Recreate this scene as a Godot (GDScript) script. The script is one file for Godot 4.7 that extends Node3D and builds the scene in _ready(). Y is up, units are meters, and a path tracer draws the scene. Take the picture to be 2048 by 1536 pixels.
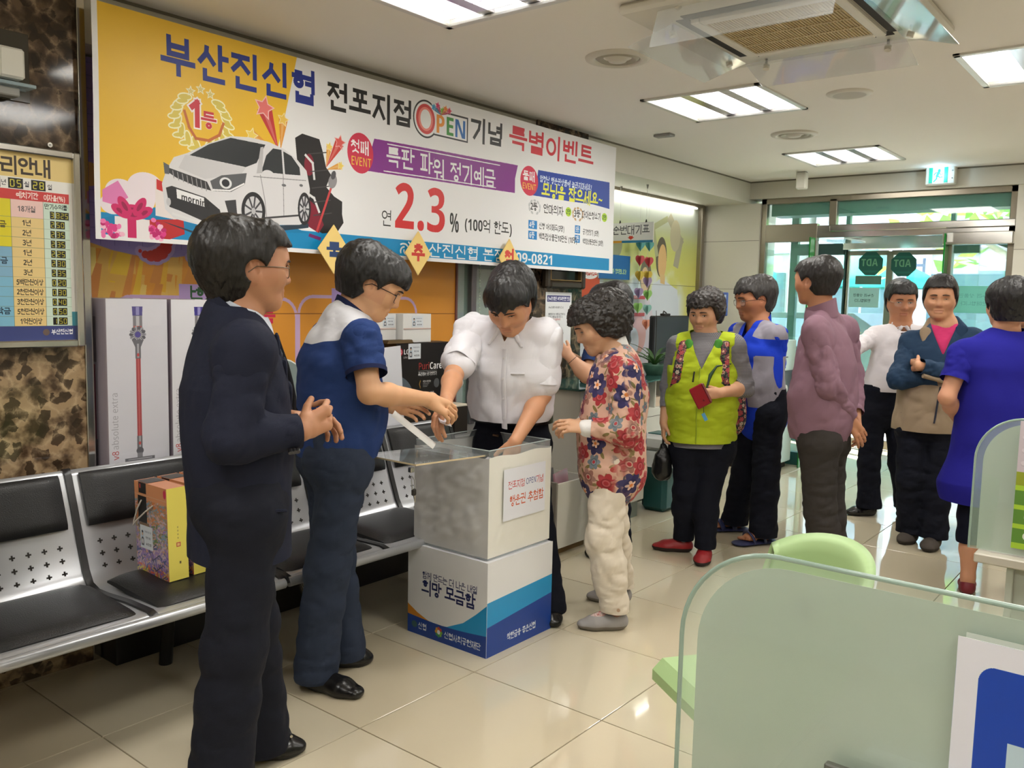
extends Node3D
const CEIL := 2.62
const WEST := -3.3
const EAST := 5.9
const SOUTH := 5.2
var used := {}
var mats := {}
var texs := {}
var hold: Node3D
func _ready():
	var cam := Camera3D.new()
	cam.name = "camera"
	cam.fov = 48.12
	cam.near = 0.05
	cam.far = 200.0
	cam.position = Vector3(-1.903, 1.487, 2.16)
	cam.rotation_degrees = Vector3(-5.682, -51.379, 1.263)
	add_child(cam)
	cam.current = true
	var env := Environment.new()
	var sky := Sky.new()
	var sm := ProceduralSkyMaterial.new()
	sm.sky_top_color = Color(0.62, 0.74, 0.9)
	sm.sky_horizon_color = Color(0.93, 0.95, 0.97)
	sm.ground_bottom_color = Color(0.45, 0.45, 0.44)
	sm.ground_horizon_color = Color(0.7, 0.71, 0.71)
	sm.sun_angle_max = 1.0
	sky.sky_material = sm
	env.background_mode = Environment.BG_SKY
	env.sky = sky
	env.background_energy_multiplier = 9.0
	env.tonemap_mode = Environment.TONE_MAPPER_LINEAR
	env.tonemap_exposure = 1.4
	env.sdfgi_enabled = true
	env.ssao_enabled = true
	env.ssil_enabled = true
	var we := WorldEnvironment.new()
	we.name = "world_environment"
	we.environment = env
	add_child(we)
	var sun := DirectionalLight3D.new()
	sun.name = "sun"
	sun.rotation_degrees = Vector3(-62, 150, 0)
	sun.light_energy = 14.0
	sun.light_angular_distance = 2.0
	sun.light_color = Color(1.0, 0.97, 0.92)
	sun.shadow_enabled = true
	add_child(sun)
	for cx in [-1.75, 0.5, 2.78, 4.88]:
		for cz in [-0.07, 1.54, 3.15]:
			lamp_panel(cx, cz)
	build_shell()
	build_facade()
	build_street()
	build_ceiling_things()
	build_wall_things()
	build_benches()
	build_prizes()
	build_ticket_box()
	build_counter()
	build_foreground()
	build_people()
func numbered(n: String) -> String:
	if not used.has(n):
		used[n] = 0
		return n
	used[n] += 1
	return "%s_%03d" % [n, used[n]]
func tag(o: Node3D, label := "", category := "", group := "", kind := ""):
	for k in [["label", label], ["category", category], ["group", group], ["kind", kind]]:
		if k[1] != "":
			o.set_meta(k[0], k[1])
	return o
func thing(n: String, label: String, category: String, at := Vector3.ZERO, turn := 0.0, group := "") -> Node3D:
	var o := Node3D.new()
	o.name = numbered(n)
	add_child(o)
	o.position = at
	o.rotation.y = turn
	tag(o, label, category, group)
	return o
func part(parent: Node3D, n: String, mesh: Mesh, m: Material = null, at := Transform3D.IDENTITY) -> MeshInstance3D:
	var o := MeshInstance3D.new()
	o.name = n if parent != self else numbered(n)
	o.mesh = mesh
	if m:
		o.material_override = m
	o.transform = at
	parent.add_child(o, true)
	return o
func single(n: String, label: String, category: String, mesh: Mesh, m: Material, at := Transform3D.IDENTITY, group := "") -> MeshInstance3D:
	var o := part(self, n, mesh, m, at)
	tag(o, label, category, group)
	return o
func struct(n: String, mesh: Mesh, m: Material, at := Transform3D.IDENTITY) -> MeshInstance3D:
	var o := part(self, n, mesh, m, at)
	o.set_meta("kind", "structure")
	return o
func T(x: float, y: float, z: float, turn := 0.0) -> Transform3D:
	return Transform3D(Basis(Vector3.UP, turn), Vector3(x, y, z))
func mat(key: String, c := Color.WHITE, rough := 0.6, metal := 0.0) -> StandardMaterial3D:
	if mats.has(key):
		return mats[key]
	var m := StandardMaterial3D.new()
	m.resource_name = key
	m.albedo_color = c
	m.roughness = rough
	m.metallic = metal
	mats[key] = m
	return m
func rgb(r: float, g: float, b: float) -> Color:
	return Color(r / 255.0, g / 255.0, b / 255.0)
func glow(key: String, c: Color, e: float) -> StandardMaterial3D:
	var m := mat(key, c, 0.5)
	m.emission_enabled = true
	m.emission = c
	m.emission_energy_multiplier = e
	return m
func pane(key: String, c: Color, alpha: float) -> StandardMaterial3D:
	var m := mat(key, Color(c, alpha), 0.02)
	m.transparency = BaseMaterial3D.TRANSPARENCY_ALPHA
	m.cull_mode = BaseMaterial3D.CULL_DISABLED
	return m
func noise_normal(key: String, freq: float, size := 256, strength := 6.0, kind := FastNoiseLite.TYPE_SIMPLEX_SMOOTH) -> Texture2D:
	if texs.has(key):
		return texs[key]
	var n := FastNoiseLite.new()
	n.seed = key.hash() % 1000
	n.noise_type = kind
	n.frequency = freq
	n.fractal_octaves = 3
	var im := n.get_seamless_image(size, size)
	im.convert(Image.FORMAT_RGBA8)
	im.bump_map_to_normal_map(strength)
	texs[key] = ImageTexture.create_from_image(im)
	return texs[key]
func cloth(key: String, c: Color, rough := 0.85, weave := 0.25) -> StandardMaterial3D:
	if mats.has(key):
		return mats[key]
	var m := mat(key, c, rough)
	m.normal_enabled = true
	m.normal_texture = noise_normal("weave", 0.22, 256, 5.0)
	m.normal_scale = weave
	m.uv1_triplanar = true
	m.uv1_scale = Vector3(9, 9, 9)
	m.metallic_specular = 0.25
	return m
func st_new() -> SurfaceTool:
	var s := SurfaceTool.new()
	s.begin(Mesh.PRIMITIVE_TRIANGLES)
	s.set_smooth_group(-1)
	return s
func done(s: SurfaceTool) -> ArrayMesh:
	s.generate_normals()
	s.index()
	return s.commit()
func tri(s: SurfaceTool, a: Vector3, b: Vector3, c: Vector3):
	s.add_vertex(a)
	s.add_vertex(c)
	s.add_vertex(b)
func quad(s: SurfaceTool, a: Vector3, b: Vector3, c: Vector3, d: Vector3):
	tri(s, a, b, c)
	tri(s, a, c, d)
func face_out(s: SurfaceTool, p: Array, mid: Vector3):
	var cen := Vector3.ZERO
	for q in p:
		cen += q
	cen /= p.size()
	var flip: bool = (p[1] - p[0]).cross(p[2] - p[0]).dot(cen - mid) < 0.0
	for i in range(1, p.size() - 1):
		if flip:
			tri(s, p[0], p[i + 1], p[i])
		else:
			tri(s, p[0], p[i], p[i + 1])
func bx(s: SurfaceTool, c: Vector3, size: Vector3, bev := 0.0, t := Transform3D.IDENTITY):
	var h := size * 0.5
	var mid := t * c
	s.set_smooth_group(-1)
	if bev <= 0.0:
		for ax in 3:
			for sg in [-1.0, 1.0]:
				var u := (ax + 1) % 3
				var v := (ax + 2) % 3
				var q := []
				for k in [[-1, -1], [1, -1], [1, 1], [-1, 1]]:
					var p := Vector3.ZERO
					p[ax] = sg * h[ax]
					p[u] = k[0] * h[u]
					p[v] = k[1] * h[v]
					q.append(t * (c + p))
				face_out(s, q, mid)
		return
	var i := h - Vector3.ONE * bev
	for ax in 3:
		var u := (ax + 1) % 3
		var v := (ax + 2) % 3
		for sg in [-1.0, 1.0]:
			var q := []
			for k in [[-1, -1], [1, -1], [1, 1], [-1, 1]]:
				var p := Vector3.ZERO
				p[ax] = sg * h[ax]
				p[u] = k[0] * i[u]
				p[v] = k[1] * i[v]
				q.append(t * (c + p))
			face_out(s, q, mid)
		for k in [[-1, -1], [1, -1], [1, 1], [-1, 1]]:
			var q := []
			for e in [[-1, 0], [1, 0], [1, 1], [-1, 1]]:
				var p := Vector3.ZERO
				p[ax] = e[0] * i[ax]
				p[u] = k[0] * (h[u] if e[1] == 0 else i[u])
				p[v] = k[1] * (i[v] if e[1] == 0 else h[v])
				q.append(t * (c + p))
			face_out(s, q, mid)
	for sx in [-1, 1]:
		for sy in [-1, 1]:
			for sz in [-1, 1]:
				var g := Vector3(sx, sy, sz)
				face_out(s, [t * (c + g * Vector3(h.x, i.y, i.z)), t * (c + g * Vector3(i.x, h.y, i.z)), t * (c + g * Vector3(i.x, i.y, h.z))], mid)
func box(size: Vector3, bev := 0.0, c := Vector3.ZERO) -> ArrayMesh:
	var s := st_new()
	bx(s, c, size, bev)
	return done(s)
func span(a: Vector3, b: Vector3, bev := 0.0) -> ArrayMesh:
	return box((b - a).abs(), bev, (a + b) * 0.5)
func tube(s: SurfaceTool, pts: Array, radii, sides := 10, capped := true, flat := Vector2(1, 1)):
	s.set_smooth_group(1)
	var n := pts.size()
	var rings := []
	var x := Vector3.ZERO
	for k in n:
		var d: Vector3 = (pts[min(k + 1, n - 1)] - pts[max(k - 1, 0)]).normalized()
		if k == 0:
			x = d.cross(Vector3.UP if absf(d.y) < 0.9 else Vector3.RIGHT).normalized()
		else:
			x = (x - d * x.dot(d)).normalized()
		var y := d.cross(x)
		var r: float = radii[k] if radii is Array else radii
		var ring := []
		for j in sides:
			var a := TAU * j / sides
			ring.append(pts[k] + (x * cos(a) * flat.x + y * sin(a) * flat.y) * r)
		rings.append(ring)
	for k in n - 1:
		for j in sides:
			var j2 := (j + 1) % sides
			quad(s, rings[k][j], rings[k][j2], rings[k + 1][j2], rings[k + 1][j])
	if capped:
		s.set_smooth_group(-1)
		for j in sides:
			var j2 := (j + 1) % sides
			tri(s, pts[0], rings[0][j2], rings[0][j])
			tri(s, pts[n - 1], rings[n - 1][j], rings[n - 1][j2])
func rod(pts: Array, radii, sides := 10, flat := Vector2(1, 1)) -> ArrayMesh:
	var s := st_new()
	tube(s, pts, radii, sides, true, flat)
	return done(s)
func lathe(s: SurfaceTool, prof: Array, sides := 24, t := Transform3D.IDENTITY):
	s.set_smooth_group(1)
	for k in prof.size() - 1:
		for j in sides:
			var a := TAU * j / sides
			var b := TAU * (j + 1) / sides
			var p: Vector2 = prof[k]
			var q: Vector2 = prof[k + 1]
			var v := [Vector3(cos(a) * p.x, p.y, -sin(a) * p.x), Vector3(cos(b) * p.x, p.y, -sin(b) * p.x), Vector3(cos(b) * q.x, q.y, -sin(b) * q.x), Vector3(cos(a) * q.x, q.y, -sin(a) * q.x)]
			for i in 4:
				v[i] = t * v[i]
			if p.x > 1e-6:
				tri(s, v[0], v[1], v[2])
			if q.x > 1e-6:
				tri(s, v[0], v[2], v[3])
func turned(prof: Array, sides := 24) -> ArrayMesh:
	var s := st_new()
	lathe(s, prof, sides)
	return done(s)
func prism(s: SurfaceTool, poly: PackedVector2Array, z0: float, z1: float, t := Transform3D.IDENTITY):
	s.set_smooth_group(-1)
	if not Geometry2D.is_polygon_clockwise(poly):
		pass
	var area := 0.0
	for i in poly.size():
		area += poly[i].cross(poly[(i + 1) % poly.size()])
	if area < 0.0:
		poly = poly.duplicate()
		poly.reverse()
	var idx := Geometry2D.triangulate_polygon(poly)
	for i in range(0, idx.size(), 3):
		var a := poly[idx[i]]
		var b := poly[idx[i + 1]]
		var c := poly[idx[i + 2]]
		if (b - a).cross(c - a) < 0.0:
			var w := b
			b = c
			c = w
		tri(s, t * Vector3(a.x, a.y, z1), t * Vector3(b.x, b.y, z1), t * Vector3(c.x, c.y, z1))
		tri(s, t * Vector3(a.x, a.y, z0), t * Vector3(c.x, c.y, z0), t * Vector3(b.x, b.y, z0))
	for i in poly.size():
		var a := poly[i]
		var b := poly[(i + 1) % poly.size()]
		quad(s, t * Vector3(a.x, a.y, z0), t * Vector3(b.x, b.y, z0), t * Vector3(b.x, b.y, z1), t * Vector3(a.x, a.y, z1))
func slab(poly: PackedVector2Array, z0: float, z1: float) -> ArrayMesh:
	var s := st_new()
	prism(s, poly, z0, z1)
	return done(s)
func printed(w: float, h: float, thick: float, front: Material, side: Material, cols := 1, bow := 0.0, twin: Material = null) -> ArrayMesh:
	var me := ArrayMesh.new()
	var halves := 2 if twin else 1
	for half in halves:
		var s := SurfaceTool.new()
		s.begin(Mesh.PRIMITIVE_TRIANGLES)
		var x0 := -w / 2 + w / halves * half
		var ww := w / halves
		for k in cols:
			for r in (1 if cols == 1 else 10):
				var rows := 1 if cols == 1 else 10
				var q := []
				for c in [[0, 0], [1, 0], [1, 1], [0, 1]]:
					var u := float(k + c[0]) / cols
					var v := float(r + c[1]) / rows
					var xx := x0 + ww * u
					var zz := thick / 2 + bow * (sin(xx * 3.1) * 0.5 + sin(xx * 7.7 + v * 3.0) * 0.3 + sin(xx * 1.3 + v * 5.0) * 0.4)
					q.append([Vector3(xx, -h / 2 + h * v, zz), Vector2(u, 1.0 - v)])
				for i in [0, 2, 1, 0, 3, 2]:
					s.set_uv(q[i][1])
					s.set_smooth_group(1)
					s.add_vertex(q[i][0])
		s.generate_normals()
		s.commit(me)
		me.surface_set_material(half, twin if half == 1 else front)
	var b := st_new()
	var A := Vector3(-w / 2, -h / 2, -thick / 2)
	var B := Vector3(w / 2, h / 2, thick / 2)
	var mid := Vector3.ZERO
	if bow == 0.0:
		for f in [[[0, 0, 0], [0, 0, 1], [0, 1, 1], [0, 1, 0]], [[1, 0, 0], [1, 0, 1], [1, 1, 1], [1, 1, 0]], [[0, 0, 0], [1, 0, 0], [1, 0, 1], [0, 0, 1]], [[0, 1, 0], [1, 1, 0], [1, 1, 1], [0, 1, 1]], [[0, 0, 0], [1, 0, 0], [1, 1, 0], [0, 1, 0]]]:
			var q := []
			for c in f:
				q.append(Vector3(B.x if c[0] else A.x, B.y if c[1] else A.y, B.z if c[2] else A.z))
			face_out(b, q, mid)
		b.generate_normals()
		b.commit(me)
		me.surface_set_material(halves, side)
	return me
class Canvas:
	var im: Image
	var k := 1.0
	var font_rid := {}
	static var ts: TextServer
	func _init(w: float, h: float, scale: float, bg: Color):
		k = scale
		im = Image.create_empty(int(w * scale), int(h * scale), false, Image.FORMAT_RGBA8)
		im.fill(bg)
	func tex(mip := false) -> ImageTexture:
		return ImageTexture.create_from_image(im)
	func rect(x: float, y: float, w: float, h: float, c: Color):
		im.fill_rect(Rect2i(roundi(x * k), roundi(y * k), maxi(1, roundi(w * k)), maxi(1, roundi(h * k))), c)
	func spans(loops: Array, c: Color):
		var edges := []
		var top := 1e9
		var bot := -1e9
		for p in loops:
			var n: int = p.size()
			for i in n:
				var a: Vector2 = p[i]
				var b: Vector2 = p[(i + 1) % n]
				if a.y == b.y:
					continue
				edges.append([a.y, b.y, a.x, (b.x - a.x) / (b.y - a.y), 1] if a.y < b.y else [b.y, a.y, b.x, (a.x - b.x) / (a.y - b.y), -1])
				top = minf(top, minf(a.y, b.y))
				bot = maxf(bot, maxf(a.y, b.y))
		var H := im.get_height()
		var W := im.get_width()
		for y in range(maxi(0, floori(top)), mini(H, ceili(bot) + 1)):
			var yc := y + 0.5
			var xs := []
			for e in edges:
				if e[0] <= yc and e[1] > yc:
					xs.append(Vector2(e[2] + (yc - e[0]) * e[3], e[4]))
			xs.sort_custom(func(a, b): return a.x < b.x)
			var wind := 0
			for i in xs.size():
				wind += int(xs[i].y)
				if i + 1 >= xs.size():
					break
				if wind != 0:
					var x0 := maxi(0, roundi(xs[i].x))
					var x1 := mini(W, roundi(xs[i + 1].x))
					if x1 > x0:
						im.fill_rect(Rect2i(x0, y, x1 - x0, 1), c)
	func poly(pts: Array, c: Color):
		var q := []
		for p in pts:
			q.append((p if p is Vector2 else Vector2(p[0], p[1])) * k)
		spans([q], c)
	func ell(x: float, y: float, rx: float, ry: float, c: Color, turn := 0.0):
		var q := []
		for i in 40:
			q.append(Vector2(x, y) + Vector2(cos(TAU * i / 40) * rx, sin(TAU * i / 40) * ry).rotated(turn))
		poly(q, c)
	func line(pts: Array, w: float, c: Color, t := Transform2D.IDENTITY, closed := false):
		var q := []
		for p in pts:
			q.append(p if p is Vector2 else Vector2(p[0], p[1]))
		if closed:
			q.append(q[0])
		for i in q.size() - 1:
			var a: Vector2 = q[i]
			var b: Vector2 = q[i + 1]
			var d := (b - a).normalized() * w * 0.5
			var n := d.orthogonal()
			poly([t * (a - d + n), t * (b + d + n), t * (b + d - n), t * (a - d - n)], c)
	func ring(x: float, y: float, r: float, w: float, c: Color, squash := 1.0):
		var q := []
		for i in 29:
			q.append(Vector2(x + cos(TAU * i / 28) * r, y + sin(TAU * i / 28) * r * squash))
		line(q, w, c)
	func star(x: float, y: float, r: float, c: Color, turn := 0.0, inner := 0.45):
		var q := []
		for i in 10:
			var rr := r if i % 2 == 0 else r * inner
			q.append(Vector2(x + sin(turn + TAU * i / 10) * rr, y - cos(turn + TAU * i / 10) * rr))
		poly(q, c)
	func latin(txt: String, x: float, y: float, size: float, c: Color, bold := true, squeeze := 1.0, t := Transform2D.IDENTITY, serif := false) -> float:
		var key := "%s%s" % [bold, serif]
		if not font_rid.has(key):
			var f := SystemFont.new()
			f.font_names = PackedStringArray(["Droid Serif" if serif else "Droid Sans"])
			f.font_weight = 700 if bold else 400
			font_rid[key] = f
		if ts == null:
			ts = TextServerManager.get_primary_interface()
		var rid: RID = font_rid[key].get_rids()[0]
		var px := 256
		var sc := size / px * 1.38
		for ch in txt:
			var gi := ts.font_get_glyph_index(rid, px, ch.unicode_at(0), 0)
			var d := ts.font_get_glyph_contours(rid, px, gi)
			var loops := []
			if d.has("points"):
				var start := 0
				for e in d.contours:
					var lp := []
					for i in range(start, e + 1):
						var p: Vector3 = d.points[i]
						lp.append((t * Vector2(x + p.x * sc * squeeze, y + p.y * sc)) * k)
					start = e + 1
					loops.append(lp)
			spans(loops, c)
			x += ts.font_get_glyph_advance(rid, px, gi).x * sc * squeeze
		return x
	const LEAD := "ㄱㄲㄴㄷㄸㄹㅁㅂㅃㅅㅆㅇㅈㅉㅊㅋㅌㅍㅎ"
	const TAIL := " ㄱㄲㄳㄴㄵㄶㄷㄹㄺㄻㄼㄽㄾㄿㅀㅁㅂㅄㅅㅆㅇㅈㅊㅋㅌㅍㅎ"
	func jamo(ch: String, b: Rect2, w: float, c: Color, t: Transform2D, slant: bool):
		var twin := {"ㄲ": "ㄱ", "ㄸ": "ㄷ", "ㅃ": "ㅂ", "ㅆ": "ㅅ", "ㅉ": "ㅈ"}
		if twin.has(ch):
			jamo(twin[ch], Rect2(b.position, Vector2(b.size.x * 0.46, b.size.y)), w * 0.85, c, t, slant)
			jamo(twin[ch], Rect2(b.position + Vector2(b.size.x * 0.54, 0), Vector2(b.size.x * 0.46, b.size.y)), w * 0.85, c, t, slant)
			return
		var two := {"ㄳ": "ㄱㅅ", "ㄵ": "ㄴㅈ", "ㄶ": "ㄴㅎ", "ㄺ": "ㄹㄱ", "ㄻ": "ㄹㅁ", "ㄼ": "ㄹㅂ", "ㅀ": "ㄹㅎ", "ㅄ": "ㅂㅅ"}
		if two.has(ch):
			jamo(two[ch][0], Rect2(b.position, Vector2(b.size.x * 0.46, b.size.y)), w * 0.85, c, t, false)
			jamo(two[ch][1], Rect2(b.position + Vector2(b.size.x * 0.54, 0), Vector2(b.size.x * 0.46, b.size.y)), w * 0.85, c, t, false)
			return
		var i := b.grow_individual(-w * 0.5, -w * 0.5, -w * 0.5, -w * 0.5)
		var L := func(pts: Array):
			var q := []
			for p in pts:
				q.append(i.position + Vector2(p[0], p[1]) * i.size)
			line(q, w, c, t)
		match ch:
			"ㄱ": L.call([[0, 0], [1, 0], [0.86, 0.45], [0.3, 1]] if slant else [[0, 0], [1, 0], [1, 1]])
			"ㄴ": L.call([[0, 0], [0, 1], [1, 1]])
			"ㄷ": L.call([[1, 0], [0, 0], [0, 1], [1, 1]])
			"ㄹ": L.call([[0, 0], [1, 0], [1, 0.5], [0, 0.5], [0, 1], [1, 1]])
			"ㅁ": L.call([[0, 0], [1, 0], [1, 1], [0, 1], [0, 0]])
			"ㅂ":
				L.call([[0, 0], [0, 1], [1, 1], [1, 0]])
				L.call([[0, 0.48], [1, 0.48]])
			"ㅅ":
				L.call([[0.5, 0], [0.46, 0.4], [0, 1]])
				L.call([[0.5, 0.36], [1, 1]])
			"ㅇ", "ㅎ":
				var cy := 0.5
				var ry := 0.5
				if ch == "ㅎ":
					L.call([[0.3, 0], [0.7, 0]])
					L.call([[0, 0.27], [1, 0.27]])
					cy = 0.74
					ry = 0.27
				var q := []
				var r := Vector2(minf(i.size.x * 0.5, i.size.y * ry * 1.25), minf(i.size.y * ry, i.size.x * 0.62))
				for n in 25:
					q.append(i.position + i.size * Vector2(0.5, cy) + Vector2(cos(TAU * n / 24), sin(TAU * n / 24)) * r)
				line(q, w, c, t)
			"ㅈ", "ㅊ":
				var y0 := 0.0
				if ch == "ㅊ":
					L.call([[0.34, 0], [0.66, 0]])
					y0 = 0.26
				L.call([[0, y0], [1, y0]])
				L.call([[0.5, y0], [0.45, y0 + (1 - y0) * 0.42], [0, 1]])
				L.call([[0.5, y0 + (1 - y0) * 0.4], [1, 1]])
			"ㅋ":
				L.call([[0, 0], [1, 0], [0.86, 0.45], [0.3, 1]] if slant else [[0, 0], [1, 0], [1, 1]])
				L.call([[0.05, 0.46], [0.95, 0.42]])
			"ㅌ":
				L.call([[1, 0], [0, 0], [0, 1], [1, 1]])
				L.call([[0, 0.5], [0.95, 0.5]])
			"ㅍ":
				L.call([[0, 0], [1, 0]])
				L.call([[0, 1], [1, 1]])
				L.call([[0.3, 0], [0.3, 1]])
				L.call([[0.7, 0], [0.7, 1]])
	func syllable(ch: String, t: Transform2D, w: float, c: Color):
		var s := ch.unicode_at(0) - 0xAC00
		var li := s / 588
		var v := (s % 588) / 28
		var ti := s % 28
		var lead: String = LEAD[li]
		var up := [0, 1, 2, 3, 4, 5, 6, 7, 20].has(v)
		var low := [8, 12, 13, 17, 18].has(v)
		var H := 0.58 if ti else 1.0
		var L := func(pts: Array): line(pts, w, c, t)
		if low:
			var by := 0.47 if ti else 0.76
			jamo(lead, Rect2(0.14, 0, 0.72, (0.3 if v in [8, 12] else 0.36) if ti else (0.5 if v in [8, 12] else 0.56)), w, c, t, false)
			if v in [13, 17]:
				by = 0.45 if ti else 0.66
			L.call([[0.02, by], [0.98, by]])
			var st := 0.12 if ti else 0.2
			if v == 8: L.call([[0.5, by - st], [0.5, by]])
			if v == 12:
				L.call([[0.36, by - st], [0.36, by]])
				L.call([[0.64, by - st], [0.64, by]])
			if v == 13: L.call([[0.5, by], [0.5, by + st + (0.0 if ti else 0.12)]])
			if v == 17:
				L.call([[0.36, by], [0.36, by + st]])
				L.call([[0.64, by], [0.64, by + st]])
			if ti:
				jamo(TAIL[ti], Rect2(0.14, 0.64, 0.72, 0.36), w, c, t, false)
			return
		var vx := 0.86
		if up:
			var wide: float = [0.58, 0.44, 0.58, 0.44, 0.56, 0.44, 0.56, 0.44, 0.66][mini(v, 8)]
			jamo(lead, Rect2(0.02, 0.05 if not ti else 0.02, wide, H - (0.12 if not ti else 0.06)), w, c, t, true)
			var my := H * 0.48
			match v:
				0:
					L.call([[0.76, 0], [0.76, H]])
					L.call([[0.76, my], [0.98, my]])
				1:
					L.call([[0.62, 0.03], [0.62, H - 0.03]])
					L.call([[0.9, 0], [0.9, H]])
					L.call([[0.62, my], [0.9, my]])
				2:
					L.call([[0.76, 0], [0.76, H]])
					L.call([[0.76, H * 0.33], [0.98, H * 0.33]])
					L.call([[0.76, H * 0.63], [0.98, H * 0.63]])
				4:
					L.call([[0.9, 0], [0.9, H]])
					L.call([[0.66, my], [0.9, my]])
				5:
					L.call([[0.68, 0.03], [0.68, H - 0.03]])
					L.call([[0.92, 0], [0.92, H]])
					L.call([[0.5, my], [0.68, my]])
				6:
					L.call([[0.9, 0], [0.9, H]])
					L.call([[0.64, H * 0.33], [0.9, H * 0.33]])
					L.call([[0.64, H * 0.63], [0.9, H * 0.63]])
				7:
					L.call([[0.68, 0.03], [0.68, H - 0.03]])
					L.call([[0.92, 0], [0.92, H]])
					L.call([[0.5, H * 0.33], [0.68, H * 0.33]])
					L.call([[0.5, H * 0.63], [0.68, H * 0.63]])
				20: L.call([[0.86, 0], [0.86, H]])
		else:
			jamo(lead, Rect2(0.04, 0.0, 0.58, H * 0.46), w, c, t, false)
			var by := H * 0.76
			if v in [14, 15, 16]: by = H * 0.66
			L.call([[0.0, by], [0.66, by]])
			if v in [9, 10, 11]: L.call([[0.33, by - H * 0.2], [0.33, by]])
			if v in [14, 15, 16]: L.call([[0.33, by], [0.33, by + H * 0.28]])
			L.call([[0.86, 0], [0.86, H]])
			if v == 9: L.call([[0.86, H * 0.46], [1.0, H * 0.46]])
			if v == 14: L.call([[0.68, H * 0.86], [0.86, H * 0.86]])
		if ti:
			jamo(TAIL[ti], Rect2(0.16, 0.65, 0.76, 0.35), w, c, t, false)
	func text(txt: String, x: float, y: float, size: float, wide: float, c: Color, w := 0.12, t := Transform2D.IDENTITY, gap := 0.1) -> float:
		for ch in txt:
			var u := ch.unicode_at(0)
			if u >= 0xAC00 and u < 0xD7A4:
				syllable(ch, t * Transform2D(Vector2(wide, 0), Vector2(0, size), Vector2(x, y)), w, c)
				x += wide * (1.0 + gap)
			elif ch == " ":
				x += wide * 0.4
			else:
				x = latin(ch, x, y + size * 0.93, size * 0.86, c, w > 0.09, wide / size, t)
		return x
	func grain(amount: float, seed_: int, box := Rect2i()):
		var r := RandomNumberGenerator.new()
		r.seed = seed_
		for n in 400:
			var x := r.randi_range(0, im.get_width() - 1)
			var y := r.randi_range(0, im.get_height() - 1)
			var c := im.get_pixel(x, y)
			im.fill_rect(Rect2i(x, y, r.randi_range(1, 3), r.randi_range(1, 3)), c.lerp(Color.BLACK if r.randf() < 0.5 else Color.WHITE, amount * r.randf()))
	func seven(d: String, x: float, y: float, w: float, h: float, c: Color):
		var on: String = {"0": "abcdef", "1": "bc", "2": "abdeg", "3": "abcdg", "4": "bcfg", "5": "acdfg", "6": "acdefg", "7": "abc", "8": "abcdefg", "9": "abcdfg"}.get(d, "")
		var th := w * 0.2
		for s in on:
			match s:
				"a": rect(x + th * 0.6, y, w - th * 1.2, th, c)
				"g": rect(x + th * 0.6, y + h / 2 - th / 2, w - th * 1.2, th, c)
				"d": rect(x + th * 0.6, y + h - th, w - th * 1.2, th, c)
				"f": rect(x, y + th * 0.5, th, h / 2 - th * 0.7, c)
				"e": rect(x, y + h / 2 + th * 0.2, th, h / 2 - th * 0.7, c)
				"b": rect(x + w - th, y + th * 0.5, th, h / 2 - th * 0.7, c)
				"c": rect(x + w - th, y + h / 2 + th * 0.2, th, h / 2 - th * 0.7, c)
func pmt(key: String, cv: Canvas, rough := 0.55) -> StandardMaterial3D:
	var m := mat(key, Color.WHITE, rough)
	m.albedo_texture = cv.tex()
	return m
func lamp_panel(cx: float, cz: float):
	var seen_near := cz < 2.0 and cx > 0.0
	var t := thing("ceiling_light", {
		"0.5,-0.07": "recessed louvre light at the top edge, above the yellow end of the banner",
		"2.78,-0.07": "recessed louvre light between the air conditioner and the banner",
		"4.88,-0.07": "farthest small-looking recessed louvre light, nearest the exit sign",
		"2.78,1.54": "recessed louvre light at the right edge beyond the air conditioner"}.get("%s,%s" % [cx, cz], "recessed louvre light in the ceiling behind the viewer"), "light", W3(cx, CEIL, cz), 0.0, "louvre lights set into the ceiling")
	var w := 0.69
	var s := st_new()
	for e in [-1, 1]:
		bx(s, W3(e * (w / 2 - 0.008), -0.004, 0), W3(0.03, 0.012, w + 0.014), 0.002)
		bx(s, W3(0, -0.004, e * (w / 2 - 0.008)), W3(w + 0.014, 0.012, 0.03), 0.002)
	part(t, "frame", done(s), mat("lamp_frame", rgb(214, 214, 208), 0.35, 0.3))
	s = st_new()
	var d := 0.1
	bx(s, W3(0, d, 0), W3(w, 0.006, w))
	for e in [-1, 1]:
		bx(s, W3(e * w / 2, d / 2, 0), W3(0.004, d, w))
		bx(s, W3(0, d / 2, e * w / 2), W3(w, d, 0.004))
	part(t, "housing", done(s), mat("lamp_housing", rgb(240, 240, 240), 0.4))
	for i in 3:
		var z := -0.23 + 0.23 * i
		part(t, "tube", rod([W3(-0.3, 0.065, z), W3(0.3, 0.065, z)], 0.014, 10), glow("lamp_tube", Color(1.0, 0.99, 0.97), 14.0))
	for i in 2:
		part(t, "reflector", slab(PackedVector2Array([W2(-0.03, 0.005), W2(0.03, 0.005), W2(0.012, 0.06), W2(-0.012, 0.06)]), -0.335, 0.335), mat("louvre", rgb(222, 224, 232), 0.18, 0.85), Transform3D(Basis(Vector3.UP, PI / 2), W3(0, 0, -0.115 + 0.23 * i)))
	for i in 7:
		part(t, "louvre", box(W3(0.004, 0.05, 0.66), 0.0, W3(-0.29 + 0.0967 * i, 0.03, 0)), mat("louvre"))
	var l := AreaLight3D.new()
	l.name = "area_light"
	l.area_size = W2(0.62, 0.62)
	l.light_energy = 1.0
	l.light_color = Color(1.0, 0.985, 0.95)
	l.area_range = 12.0
	l.shadow_enabled = true
	l.position = W3(0, -0.012, 0)
	l.rotation_degrees = W3(-90, 0, 0)
	t.add_child(l)
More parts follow.
